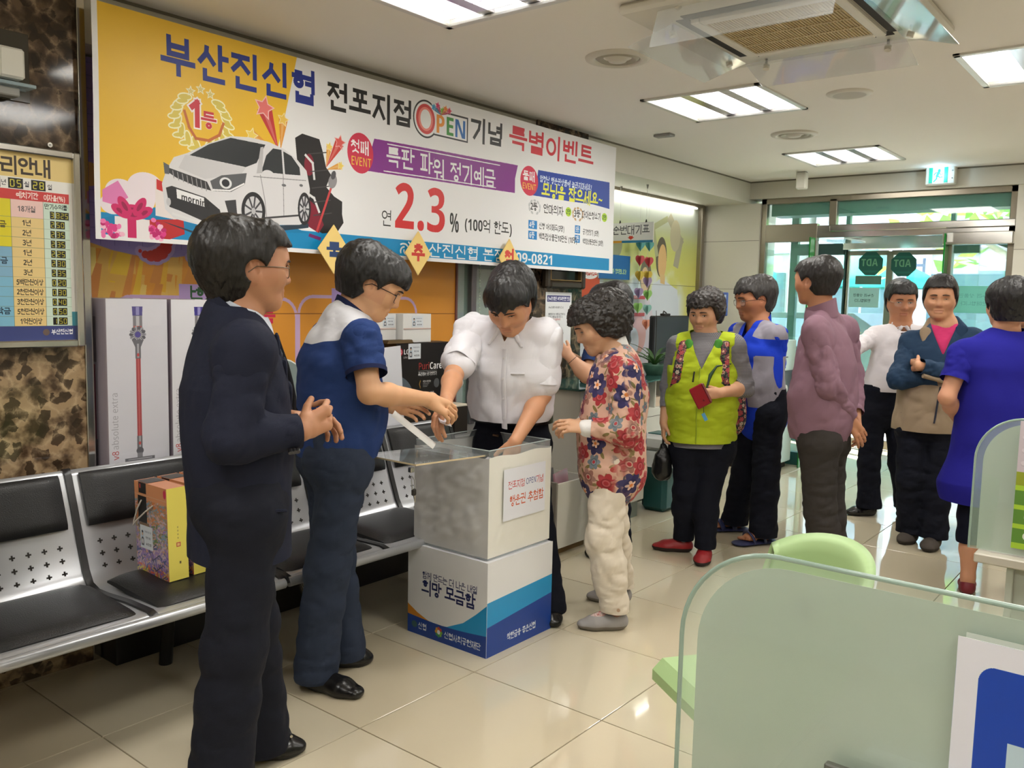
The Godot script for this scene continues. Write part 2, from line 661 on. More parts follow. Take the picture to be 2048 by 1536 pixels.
func wall_mat() -> StandardMaterial3D:
	var m := mat("wall_paint", rgb(206, 203, 190), 0.5)
	if not m.normal_enabled:
		m.normal_enabled = true
		m.normal_texture = noise_normal("plaster", 0.05, 256, 2.0)
		m.normal_scale = 0.12
		m.uv1_triplanar = true
		m.uv1_world_triplanar = true
	return m
func marble(key: String, dark: Color, mid: Color, vein: Color, seed_: int, bias: float) -> StandardMaterial3D:
	if mats.has(key):
		return mats[key]
	var size := 768
	var a := FastNoiseLite.new()
	a.seed = seed_
	a.noise_type = FastNoiseLite.TYPE_CELLULAR
	a.cellular_distance_function = FastNoiseLite.DISTANCE_EUCLIDEAN
	a.cellular_return_type = FastNoiseLite.RETURN_DISTANCE2_SUB
	a.frequency = 0.012
	a.domain_warp_enabled = true
	a.domain_warp_amplitude = 34.0
	a.domain_warp_frequency = 0.016
	a.domain_warp_fractal_octaves = 4
	a.fractal_type = FastNoiseLite.FRACTAL_NONE
	var b := FastNoiseLite.new()
	b.seed = seed_ + 5
	b.frequency = 0.009
	b.fractal_octaves = 5
	var c := FastNoiseLite.new()
	c.seed = seed_ + 9
	c.noise_type = FastNoiseLite.TYPE_CELLULAR
	c.cellular_return_type = FastNoiseLite.RETURN_CELL_VALUE
	c.frequency = 0.03
	c.domain_warp_enabled = true
	c.domain_warp_amplitude = 16.0
	c.domain_warp_frequency = 0.03
	c.fractal_type = FastNoiseLite.FRACTAL_NONE
	var ia := a.get_image(size, size).get_data()
	var ib := b.get_image(size, size).get_data()
	var ic := c.get_image(size, size).get_data()
	var out := PackedByteArray()
	out.resize(size * size * 3)
	for i in size * size:
		var cell := ia[i] / 255.0
		var tone := ib[i] / 255.0
		var f := clampf((tone - 0.32) * 2.4 + bias, 0.0, 1.0)
		var q := dark.lerp(mid, f)
		if ic[i] > 200 - int(tone * 40):
			q = q.lerp(dark * 0.7, 0.75)
		var v := clampf(1.0 - cell * 3.4, 0.0, 1.0)
		q = q.lerp(vein, v * v * 0.6 * clampf(tone * 2.0 - 0.25, 0.1, 1.0))
		out[i * 3] = int(q.r * 255)
		out[i * 3 + 1] = int(q.g * 255)
		out[i * 3 + 2] = int(q.b * 255)
	var m := mat(key, Color.WHITE, 0.08)
	m.albedo_texture = ImageTexture.create_from_image(Image.create_from_data(size, size, false, Image.FORMAT_RGB8, out))
	m.uv1_triplanar = true
	m.uv1_world_triplanar = true
	m.uv1_scale = Vector3.ONE * 1.35
	return m
func build_shell():
	var floor_root := Node3D.new()
	floor_root.name = "floor"
	floor_root.set_meta("kind", "structure")
	add_child(floor_root)
	part(floor_root, "screed", span(W3(WEST - 0.2, -0.2, -1.95), W3(7.5, -0.01, SOUTH + 0.2)), mat("grout", rgb(58, 46, 32), 0.95))
	var tones := []
	for i in 4:
		var m := mat("tile_%d" % i, [rgb(208, 197, 172), rgb(206, 194, 168), rgb(211, 199, 174), rgb(205, 195, 171)][i], 0.06)
		var n := FastNoiseLite.new()
		n.seed = 20 + i
		n.frequency = 0.006
		n.fractal_octaves = 4
		var im := n.get_seamless_image(256, 256)
		im.convert(Image.FORMAT_RGB8)
		im.adjust_bcs(1.0, 0.25, 1.0)
		im.adjust_bcs(1.75, 0.35, 1.0)
		m.clearcoat_enabled = true
		m.clearcoat = 0.4
		m.clearcoat_roughness = 0.03
		tones.append(m)
	var mesh := box(W3(0.5955, 0.012, 0.5955), 0.001, W3(0, -0.006, 0))
	var r := RandomNumberGenerator.new()
	r.seed = 4
	for a in range(-4, 12):
		for b in range(-3, 4):
			if b == -3 and (a < 4 or a > 9):
				continue
			part(floor_root, "tile", mesh, tones[r.randi_range(0, 3)], T(0.6 * a + 0.3, 0, 0.6 * b + 0.3))
	var s := st_new()
	for a in range(-6, 13):
		for b in range(-3, 9):
			if a >= -4 and a < 12 and b >= -3 and b < 4 and not (b == -3 and (a < 4 or a > 9)):
				continue
			if 0.6 * b + 0.6 > SOUTH + 0.1 or (a > 10 and b > 3):
				continue
			bx(s, W3(0.6 * a + 0.3, -0.006, 0.6 * b + 0.3), W3(0.597, 0.012, 0.597))
	var rest := part(floor_root, "tile_field", done(s), tones[0])
	rest.set_meta("kind", "stuff")
	var ceil := CSGBox3D.new()
	ceil.name = "ceiling"
	ceil.size = W3(EAST - WEST + 0.4, 0.26, SOUTH + 2.2)
	ceil.position = W3((EAST + WEST) / 2 + 0.05, CEIL + 0.13, (SOUTH - 1.95) / 2)
	var cm := mat("ceiling_paint", rgb(238, 234, 226), 0.75)
	ceil.material = cm
	ceil.set_meta("kind", "structure")
	for cx in [-1.75, 0.5, 2.78, 4.88]:
		for cz in [-0.07, 1.54, 3.15]:
			var hole := CSGBox3D.new()
			hole.name = "lamp_opening"
			hole.operation = CSGShape3D.OPERATION_SUBTRACTION
			hole.size = W3(0.675, 0.3, 0.675)
			hole.position = W3(cx, CEIL, cz) - ceil.position
			hole.material = cm
			ceil.add_child(hole, true)
	add_child(ceil)
	var wm := wall_mat()
	struct("wall_back", span(W3(WEST - 0.2, 0, -1.95), W3(WEST, CEIL, SOUTH)), wm)
	struct("wall_right", span(W3(WEST - 0.2, 0, SOUTH), W3(EAST + 0.2, CEIL, SOUTH + 0.2)), wm)
	struct("beam_left", span(W3(-0.31, 2.42, -1.95), W3(EAST + 0.2, CEIL, -1.25), 0.002), wm)
	struct("wall_left", span(W3(-0.31, 0, -1.95), W3(EAST + 0.2, 2.42, -1.76)), wm)
	var dark := marble("marble_dark", rgb(52, 40, 31), rgb(98, 80, 63), rgb(176, 152, 122), 3, 0.05)
	var pale := marble("marble_pale", rgb(70, 54, 40), rgb(168, 142, 110), rgb(206, 182, 146), 11, 0.28)
	var p := Node3D.new()
	p.name = "pillar_left"
	p.set_meta("kind", "structure")
	add_child(p)
	part(p, "core", span(W3(WEST, 0, -1.95), W3(-0.335, CEIL, -1.245)), wm)
	for q in [[-1.3, 0.0, 1.27, pale], [-1.3, 1.272, 2.62, dark], [-2.5, 0.0, 1.27, pale], [-2.5, 1.272, 2.62, dark]]:
		part(p, "marble_panel", span(W3(q[0] - (0.0 if q[0] > -2 else 0.8) + 0.002, q[1], -1.245), W3(-0.335 if q[0] > -2 else -1.3, q[2], -1.22), 0.001), q[3])
	part(p, "corner_trim", span(W3(-0.335, 0.0, -1.42), W3(-0.305, CEIL, -1.213), 0.002), mat("chrome", rgb(205, 203, 198), 0.12, 0.95))
	p = Node3D.new()
	p.name = "pillar_middle"
	p.set_meta("kind", "structure")
	add_child(p)
	part(p, "marble_panel", span(W3(2.57, 0, -1.28), W3(3.13, 2.42, -1.252), 0.001), dark)
	part(p, "core", span(W3(2.575, 0, -1.76), W3(3.125, 2.42, -1.28)), dark)
	part(p, "marble_panel", span(W3(2.55, 2.42, -1.248), W3(3.13, CEIL, -1.235)), dark)
	struct("wall_front", span(W3(EAST, 0, -1.95), W3(EAST + 0.2, 2.42, -1.15)), wm)
	struct("wall_front_right", span(W3(EAST, 0, 0.95), W3(EAST + 0.2, 2.46, SOUTH)), wm)
	struct("beam_front", span(W3(EAST - 0.02, 2.46, -1.25), W3(EAST + 0.2, CEIL, SOUTH)), wm)
	var seam := mat("seam", rgb(120, 117, 106), 0.8)
	struct("trim_1", span(W3(EAST - 0.0015, 2.075, -1.76), W3(EAST + 0.01, 2.079, -1.15)), seam)
	struct("trim_2", span(W3(EAST - 0.0015, 1.62, -1.76), W3(EAST + 0.01, 1.624, -1.15)), seam)
	struct("trim_3", span(W3(EAST - 0.0015, 1.955, 0.95), W3(EAST + 0.01, 1.959, 2.5)), seam)
	struct("trim_4", span(W3(-0.3, CEIL - 0.012, -1.252), W3(EAST, CEIL, -1.246)), mat("shadow_gap", rgb(120, 115, 100), 0.8))
	struct("trim_5", span(W3(EAST - 0.024, CEIL - 0.012, -1.25), W3(EAST - 0.018, CEIL, SOUTH)), mat("shadow_gap"))
	struct("baseboard_left", span(W3(3.2, 0, -1.76), W3(EAST, 0.12, -1.70), 0.003), mat("baseboard", rgb(74, 58, 46), 0.4))
func build_facade():
	var steel := mat("brushed_steel", rgb(150, 142, 128), 0.28, 0.85)
	var chrome := mat("chrome")
	var glass := pane("street_glass", Color(0.55, 0.85, 0.76), 0.16)
	var x0 := EAST + 0.03
	var x1 := EAST + 0.10
	var f := Node3D.new()
	f.name = "window_1"
	f.set_meta("kind", "structure")
	add_child(f)
	for q in [[-1.15, -1.10, 0.0, 2.46], [-0.52, -0.455, 2.2, 2.43], [0.9, 0.95, 0.0, 2.46], [-0.66, -0.62, 0.0, 2.06], [0.46, 0.5, 0.0, 2.06]]:
		part(f, "post", span(W3(x0, q[2], q[0]), W3(x1, q[3], q[1]), 0.003), steel)
	part(f, "rail", span(W3(x0, 2.41, -1.15), W3(x1, 2.46, 0.95), 0.003), steel)
	part(f, "rail", span(W3(x0, 2.06, -1.10), W3(x1, 2.22, -0.62), 0.003), steel)
	part(f, "rail", span(W3(x0, 2.09, -0.62), W3(x1, 2.20, 0.95), 0.003), chrome)
	part(f, "header", span(W3(x0 - 0.09, 2.0, 0.44), W3(x0, 2.10, 0.95), 0.006), chrome)
	part(f, "header", span(W3(x0 - 0.03, 2.14, -0.5), W3(x0, 2.2, 0.95), 0.006), chrome)
	for q in [[-1.1, -0.52, 2.22, 2.41], [-0.455, 0.9, 2.2, 2.41], [-1.1, -0.66, 0.12, 2.06], [0.5, 0.9, 0.12, 2.09]]:
		part(f, "pane", span(W3(x0 + 0.03, q[2], q[0]), W3(x0 + 0.04, q[3], q[1])), glass)
	for q in [[-1.1, -0.66], [0.5, 0.9]]:
		part(f, "sill", span(W3(x0, 0.0, q[0]), W3(x1, 0.12, q[1]), 0.003), mat("teal_sill", rgb(40, 92, 86), 0.4))
	for q in [-0.635, 0.468]:
		part(f, "glass_edge", span(W3(x0 - 0.12, 0.0, q - 0.006), W3(x0, 2.09, q + 0.006), 0.001), mat("green_glass_edge", rgb(30, 120, 48), 0.1))
	part(f, "shelf_pane", span(W3(x0 - 0.02, 2.07, -0.62), W3(x0 + 0.5, 2.085, -0.34), 0.001), pane("clear_glass", Color(0.8, 0.95, 0.9), 0.25))
	part(f, "intercom", span(W3(x0 - 0.1, 2.02, 0.475), W3(x0 - 0.09, 2.095, 0.525), 0.003), mat("pale_plastic", rgb(205, 203, 196), 0.5))
	part(f, "shutter", span(W3(x1 + 0.05, 2.31, -1.1), W3(x1 + 0.3, 2.5, 0.95)), mat("shutter_green", rgb(20, 66, 58), 0.35))
	var X := 7.4
	var d := Node3D.new()
	d.name = "door_1"
	d.set_meta("kind", "structure")
	add_child(d)
	for q in [[-1.42, -1.34], [-0.84, -0.80], [0.16, 0.20], [0.66, 0.72]]:
		part(d, "frame", span(W3(X, 0, q[0]), W3(X + 0.07, 2.5, q[1]), 0.003), mat("dark_frame", rgb(60, 82, 80), 0.35, 0.6))
	part(d, "header", span(W3(X - 0.06, 2.07, -0.84), W3(X + 0.07, 2.3, 0.2), 0.004), chrome)
	part(d, "header", span(W3(X, 2.02, -1.42), W3(X + 0.07, 2.14, -0.84), 0.004), mat("dark_frame"))
	part(d, "header", span(W3(X, 2.02, 0.2), W3(X + 0.07, 2.14, 0.72), 0.004), mat("dark_frame"))
	for leaf in [[-0.80, -0.395], [-0.365, 0.155]]:
		for e in leaf:
			part(d, "stile", span(W3(X, 0.02, e - 0.018), W3(X + 0.045, 2.05, e + 0.018), 0.003), steel)
		part(d, "door_rail", span(W3(X, 0.01, leaf[0]), W3(X + 0.045, 0.10, leaf[1]), 0.003), steel)
		part(d, "door_rail", span(W3(X, 2.01, leaf[0]), W3(X + 0.045, 2.06, leaf[1]), 0.003), steel)
		part(d, "pane", span(W3(X + 0.02, 0.1, leaf[0]), W3(X + 0.028, 2.02, leaf[1])), glass)
	part(d, "door_handle", rod([W3(X - 0.05, 0.75, -0.44), W3(X - 0.05, 1.2, -0.44)], 0.016, 8), chrome)
	part(d, "door_handle", rod([W3(X - 0.05, 0.75, -0.32), W3(X - 0.05, 1.2, -0.32)], 0.016, 8), chrome)
	for q in [[-1.34, -0.84], [0.2, 0.66]]:
		part(d, "pane", span(W3(X + 0.02, 0.12, q[0]), W3(X + 0.028, 2.04, q[1])), glass)
		part(d, "sill", span(W3(X, 0, q[0]), W3(X + 0.06, 0.12, q[1])), mat("teal_sill"))
	for q in [-1.43, 0.69]:
		part(d, "side_pane", span(W3(EAST + 0.14, 0.12, q - 0.005), W3(X, 2.05, q + 0.005)), glass)
	struct("porch_roof", span(W3(EAST + 0.15, 2.62, -1.5), W3(X + 0.4, 2.75, 1.2)), mat("porch_paint", rgb(190, 192, 188), 0.7))
	for q in [[-0.565, 1.925], [-0.245, 1.915]]:
		var cv := Canvas.new(0.26, 0.26, 900, rgb(24, 88, 78))
		cv.rect(0, 0.045, 0.26, 0.02, rgb(34, 104, 92))
		cv.rect(0, 0.2, 0.26, 0.02, rgb(34, 104, 92))
		cv.latin("ADT", 0.06, 0.155, 0.075, rgb(120, 168, 132), true, 0.85, Transform2D(W2(-1, 0), W2(0, 1), W2(0.26, 0)))
		var me := ArrayMesh.new()
		var s := SurfaceTool.new()
		s.begin(Mesh.PRIMITIVE_TRIANGLES)
		for i in 8:
			for v in [Vector2.ZERO, Vector2.from_angle(PI / 8 + TAU * (i + 1) / 8) * 0.13, Vector2.from_angle(PI / 8 + TAU * i / 8) * 0.13]:
				s.set_uv(W2(0.5 + v.x / 0.26, 0.5 - v.y / 0.26))
				s.add_vertex(W3(v.x, v.y, 0.001))
		s.generate_normals()
		s.commit(me)
		me.surface_set_material(0, pmt("octagon_%s" % q[0], cv, 0.4))
		single("security_sticker", "green octagonal security sticker on the %s leaf of the glass doors" % ["left", "right"][0 if q[0] < -0.4 else 1], "sticker", me, null, T(X - 0.003, q[1], q[0], -PI / 2))
	var cv2 := Canvas.new(0.3, 0.2, 1400, rgb(176, 214, 212))
	var mir := Transform2D(W2(-1, 0), W2(0, 1), W2(0.3, 0))
	cv2.text("온누리 상품권", 0.05, 0.06, 0.03, 0.03, rgb(70, 96, 100), 0.12, mir)
	cv2.text("판매합니다", 0.08, 0.115, 0.03, 0.03, rgb(70, 96, 100), 0.12, mir)
	single("door_notice", "pale blue notice with mirrored writing taped to the left glass door", "notice", printed(0.3, 0.2, 0.002, pmt("notice_blue", cv2), mat("paper", rgb(225, 225, 222), 0.8)), null, T(X - 0.004, 1.575, -0.615, -PI / 2))
	single("door_label", "small grey-green strip label above the blue notice on the door", "label", printed(0.26, 0.09, 0.002, mat("strip_green", rgb(92, 118, 102), 0.6), mat("paper")), null, T(X - 0.004, 1.757, -0.58, -PI / 2))
	var cv3 := Canvas.new(0.3, 0.21, 900, rgb(104, 186, 170))
	cv3.text("온누리 상품권", 0.05, 0.06, 0.03, 0.03, rgb(84, 156, 146), 0.12, mir)
	cv3.text("판매합니다", 0.08, 0.12, 0.03, 0.03, rgb(84, 156, 146), 0.12, mir)
	single("window_notice", "teal notice taped to the glass right of the doors", "notice", printed(0.36, 0.22, 0.002, pmt("notice_teal", cv3), mat("paper")), null, T(EAST + 0.055, 1.56, 0.7, -PI / 2))
	var gold := mat("gold_film", rgb(150, 128, 70), 0.35, 0.5)
	for q in [[-0.62, "left"], [-0.12, "right"]]:
		var s := st_new()
		for i in 5:
			var a := TAU * i / 5 + 0.3
			var pts := []
			for k in 9:
				var b := a + k * 0.14
				pts.append(W3(cos(b) * (0.085 - k * 0.006), sin(b) * (0.085 - k * 0.006), 0))
			tube(s, pts, 0.004, 5)
		single("door_emblem", "round gold line emblem on the %s glass door" % q[1], "emblem", done(s), gold, T(X - 0.006, 1.13, q[0], -PI / 2))
func house(label: String, x: float, z0: float, z1: float, h: float, wallc: Color, seed_: int):
	var t := thing("building", label, "building", W3(x, -0.1, (z0 + z1) / 2))
	var w := z1 - z0
	part(t, "wall", span(W3(0, 0, -w / 2), W3(6, h, w / 2)), mat("house_%d" % seed_, wallc, 0.8))
	var storeys := int(h / 3.0)
	var n := int(w / 2.2)
	for k in storeys:
		for i in n:
			var z := -w / 2 + (i + 0.5) * w / n
			if k == 0:
				part(t, "shopfront", span(W3(-0.06, 0.3, z - 0.95), W3(0.02, 2.4, z + 0.95), 0.02), mat("shop_glass", rgb(90, 118, 122), 0.15))
				continue
			part(t, "window", span(W3(-0.06, k * 3.0 + 0.9, z - 0.7), W3(0.02, k * 3.0 + 2.3, z + 0.7), 0.02), mat("far_glass", rgb(104, 134, 150), 0.15))
			part(t, "window_frame", span(W3(-0.09, k * 3.0 + 1.56, z - 0.7), W3(-0.05, k * 3.0 + 1.62, z + 0.7)), mat("far_frame", rgb(230, 230, 228), 0.5))
	for k in range(1, storeys + 1):
		part(t, "ledge", span(W3(-0.12, k * 3.0 - 0.12, -w / 2), W3(0.0, k * 3.0, w / 2), 0.02), mat("far_frame"))
func street_sign(n: String, label: String, txt: String, w: float, h: float, bg: Color, fg: Color, at: Vector3, size: float):
	var cv := Canvas.new(w, h, 160.0 / h, bg)
	cv.text(txt, w * 0.06, (h - size) / 2, size, size, fg, 0.14)
	single(n, label, "sign", printed(w, h, 0.08, pmt("sign_" + txt, cv), mat("far_frame")), null, Transform3D(Basis(Vector3.UP, -PI / 2), at))
func build_street():
	struct("street_pavement", span(W3(7.46, -0.2, -12), W3(9.6, -0.02, 12)), mat("pavement", rgb(170, 168, 162), 0.8))
	struct("street_roadway", span(W3(9.6, -0.3, -16), W3(60, -0.06, 26)), mat("asphalt", rgb(120, 120, 120), 0.85))
	struct("wall_outside_left", span(W3(EAST + 0.2, 0, -8), W3(7.4, 6, -1.6)), mat("porch_paint"))
	struct("wall_outside_right", span(W3(EAST + 0.2, 0, 0.95), W3(7.4, 6, 8)), mat("porch_paint"))
	struct("wall_outside_top", span(W3(EAST + 0.2, 2.76, -1.6), W3(7.6, 6, 0.95)), mat("porch_paint"))
	house("cream building with white window frames across the street, left end", 20, -15, -6.2, 8.5, rgb(226, 220, 200), 1)
	house("pale grey building across the street behind the market tents", 21, -6, 1.6, 11.5, rgb(214, 214, 210), 2)
	house("white building with blue glass across the street, right end", 19, 1.9, 12, 9.2, rgb(228, 230, 228), 3)
	street_sign("shop_sign", "pale yellow shop sign with red lettering behind the left side window", "과일농산", 3.4, 1.0, rgb(246, 226, 150), rgb(196, 92, 40), W3(19.85, 2.7, -9.6), 0.62)
	street_sign("shop_sign", "bright yellow shop sign seen through the transom window", "배추·무·산", 3.6, 1.1, rgb(240, 214, 40), rgb(70, 60, 30), W3(16.2, 4.75, -5.6), 0.7)
	street_sign("shop_sign", "white shop sign with grey lettering behind the left glass door", "농협산업", 2.4, 0.8, rgb(238, 238, 236), rgb(90, 90, 110), W3(20.9, 2.4, -4.3), 0.5)
	var t := thing("road_sign", "round blue and red no-parking sign seen through the transom window", "road sign", W3(15.0, -0.1, -2.2))
	part(t, "pole", rod([W3(0, 0, 0), W3(0, 4.6, 0)], 0.05, 8), mat("far_frame"))
	part(t, "disc", rod([W3(-0.06, 4.7, 0), W3(-0.1, 4.7, 0)], 0.55, 24), mat("sign_red", rgb(200, 60, 60), 0.5))
	part(t, "disc_face", rod([W3(-0.1, 4.7, 0), W3(-0.12, 4.7, 0)], 0.44, 24), mat("sign_blue", rgb(40, 110, 190), 0.5))
	part(t, "bar", box(W3(0.02, 0.9, 0.1), 0.0, Vector3.ZERO), mat("sign_red"), Transform3D(Basis(Vector3.RIGHT, 0.7), W3(-0.13, 4.7, 0)))
	for q in [["teal market umbrella above the truck, behind the left side window", W3(16, -0.1, -6.9), 1.9], ["teal market umbrella farther down, behind the left glass door", W3(18.5, -0.1, -4.0), 1.5]]:
		t = thing("market_umbrella", q[0], "umbrella", q[1])
		part(t, "pole", rod([Vector3.ZERO, W3(0, 2.9, 0)], 0.03, 6), mat("far_frame"))
		part(t, "canopy", turned([W2(q[2], 2.0), W2(q[2], 2.25), W2(0.05, 3.0), W2(0.0, 3.02)], 8), mat("teal_canvas", rgb(30, 168, 150), 0.8))
	t = thing("truck", "small blue cargo truck parked outside the left side window", "truck", W3(12.6, -0.06, -5.0), 0.15)
	var s := st_new()
	prism(s, PackedVector2Array([W2(-0.85, 0.45), W2(0.85, 0.45), W2(0.85, 1.2), W2(0.72, 1.9), W2(-0.72, 1.9), W2(-0.85, 1.2)]), -0.8, 0.7)
	part(t, "cab", done(s), mat("truck_blue", rgb(36, 96, 190), 0.3))
	part(t, "window", span(W3(-0.66, 1.2, 0.69), W3(0.66, 1.8, 0.72), 0.01), mat("far_glass"))
	part(t, "window", span(W3(-0.84, 1.22, -0.6), W3(-0.74, 1.78, 0.5), 0.01), mat("far_glass"))
	part(t, "cargo_bed", span(W3(-0.85, 0.6, 0.8), W3(0.85, 1.15, 3.4), 0.02), mat("truck_bed", rgb(190, 214, 226), 0.4))
	part(t, "guard_frame", rod([W3(-0.8, 1.1, 0.8), W3(-0.75, 1.95, 0.8), W3(0.75, 1.95, 0.8), W3(0.8, 1.1, 0.8)], 0.035, 8), mat("truck_blue"))
	for q in [[-0.8, -0.2], [0.8, -0.2], [-0.8, 2.6], [0.8, 2.6]]:
		part(t, "wheel", rod([W3(q[0] - 0.1, 0.36, q[1]), W3(q[0] + 0.1, 0.36, q[1])], 0.34, 18), mat("rubber", rgb(32, 32, 32), 0.8))
	t = thing("car", "dark car parked close outside, partly hidden by the man in mauve", "car", W3(10.6, -0.06, -2.55), 0.0)
	s = st_new()
	prism(s, PackedVector2Array([W2(-2.0, 0.35), W2(2.0, 0.35), W2(2.05, 0.85), W2(1.2, 0.95), W2(0.7, 1.42), W2(-1.1, 1.45), W2(-1.8, 0.98), W2(-2.05, 0.9)]), -0.8, 0.8, Transform3D(Basis(Vector3.UP, PI / 2), Vector3.ZERO))
	part(t, "body", done(s), mat("car_dark", rgb(28, 36, 44), 0.25))
	for q in [[-0.75, -1.3], [0.75, -1.3], [-0.75, 1.3], [0.75, 1.3]]:
		part(t, "wheel", rod([W3(q[0] - 0.09, 0.32, q[1]), W3(q[0] + 0.09, 0.32, q[1])], 0.31, 18), mat("rubber"))
	part(t, "window", span(W3(-0.82, 0.98, -0.6), W3(-0.78, 1.36, 1.0), 0.01), mat("far_glass"))
	t = thing("street_tree", "pale-barked street tree with bright green leaves behind the right door", "tree", W3(10.4, -0.06, 0.92))
	var bark := mat("bark", rgb(196, 188, 170), 0.85)
	part(t, "trunk", rod([W3(0, 0, 0), W3(0.02, 1.2, 0.03), W3(-0.02, 2.6, -0.02), W3(0.05, 4.2, 0.1)], [0.15, 0.12, 0.11, 0.08], 10), bark)
	part(t, "branch", rod([W3(0, 2.2, 0), W3(0.2, 2.8, -0.6), W3(0.3, 3.4, -1.1)], [0.05, 0.035, 0.02], 7), bark)
	part(t, "branch", rod([W3(0, 2.0, 0), W3(0.2, 2.5, 0.7), W3(0.3, 3.2, 1.2)], [0.05, 0.035, 0.02], 7), bark)
	var r := RandomNumberGenerator.new()
	r.seed = 8
	s = st_new()
	for i in 420:
		var c := W3(r.randfn(0, 0.5), 2.55 + absf(r.randfn(0, 0.75)), r.randfn(0, 0.75))
		if absf(c.z) < 0.25 and c.y < 2.4:
			continue
		if r.randf() < 0.25:
			c.y -= 0.6
			c.z += 0.55 * signf(c.z)
		var b := Basis.from_euler(W3(r.randf() * TAU, r.randf() * TAU, r.randf() * TAU))
		var q := []
		for p in [[0, -0.11], [0.1, -0.02], [0.05, 0.06], [0, 0.13], [-0.05, 0.06], [-0.1, -0.02]]:
			q.append(c + b * W3(p[0], p[1], 0.02 * absf(p[0]) * 8))
		face_out(s, q, c - b.z)
	var leaf := mat("leaf", rgb(110, 168, 60), 0.6)
	leaf.backlight_enabled = true
	leaf.backlight = rgb(90, 140, 30)
	leaf.cull_mode = BaseMaterial3D.CULL_DISABLED
	var lv := part(t, "foliage", done(s), leaf)
	lv.set_meta("kind", "stuff")
	for q in [["utility pole at the right end of the street", 15.0, 2.9], ["utility pole behind the left glass door", 17.0, -2.9]]:
		t = thing("utility_pole", q[0], "pole", W3(q[1], -0.1, q[2]))
		part(t, "pole", rod([Vector3.ZERO, W3(0, 7, 0)], [0.16, 0.11], 10), mat("pole_grey", rgb(170, 170, 166), 0.8))
		part(t, "crossarm", span(W3(-0.06, 5.6, -0.7), W3(0.06, 5.72, 0.7), 0.01), mat("pole_grey"))
	single("street_banner", "tall blue street banner at the right end of the street", "banner", box(W3(0.04, 2.2, 0.6), 0.005), mat("banner_blue", rgb(60, 110, 180), 0.6), T(14.6, 2.6, 3.3))
	t = thing("bollard", "short dark bollard outside the glass doors", "bollard", W3(9.3, -0.02, -0.5))
	part(t, "post", turned([W2(0.06, 0.0), W2(0.06, 0.85), W2(0.03, 0.9), W2(0.0, 0.91)], 12), mat("dark_frame"))
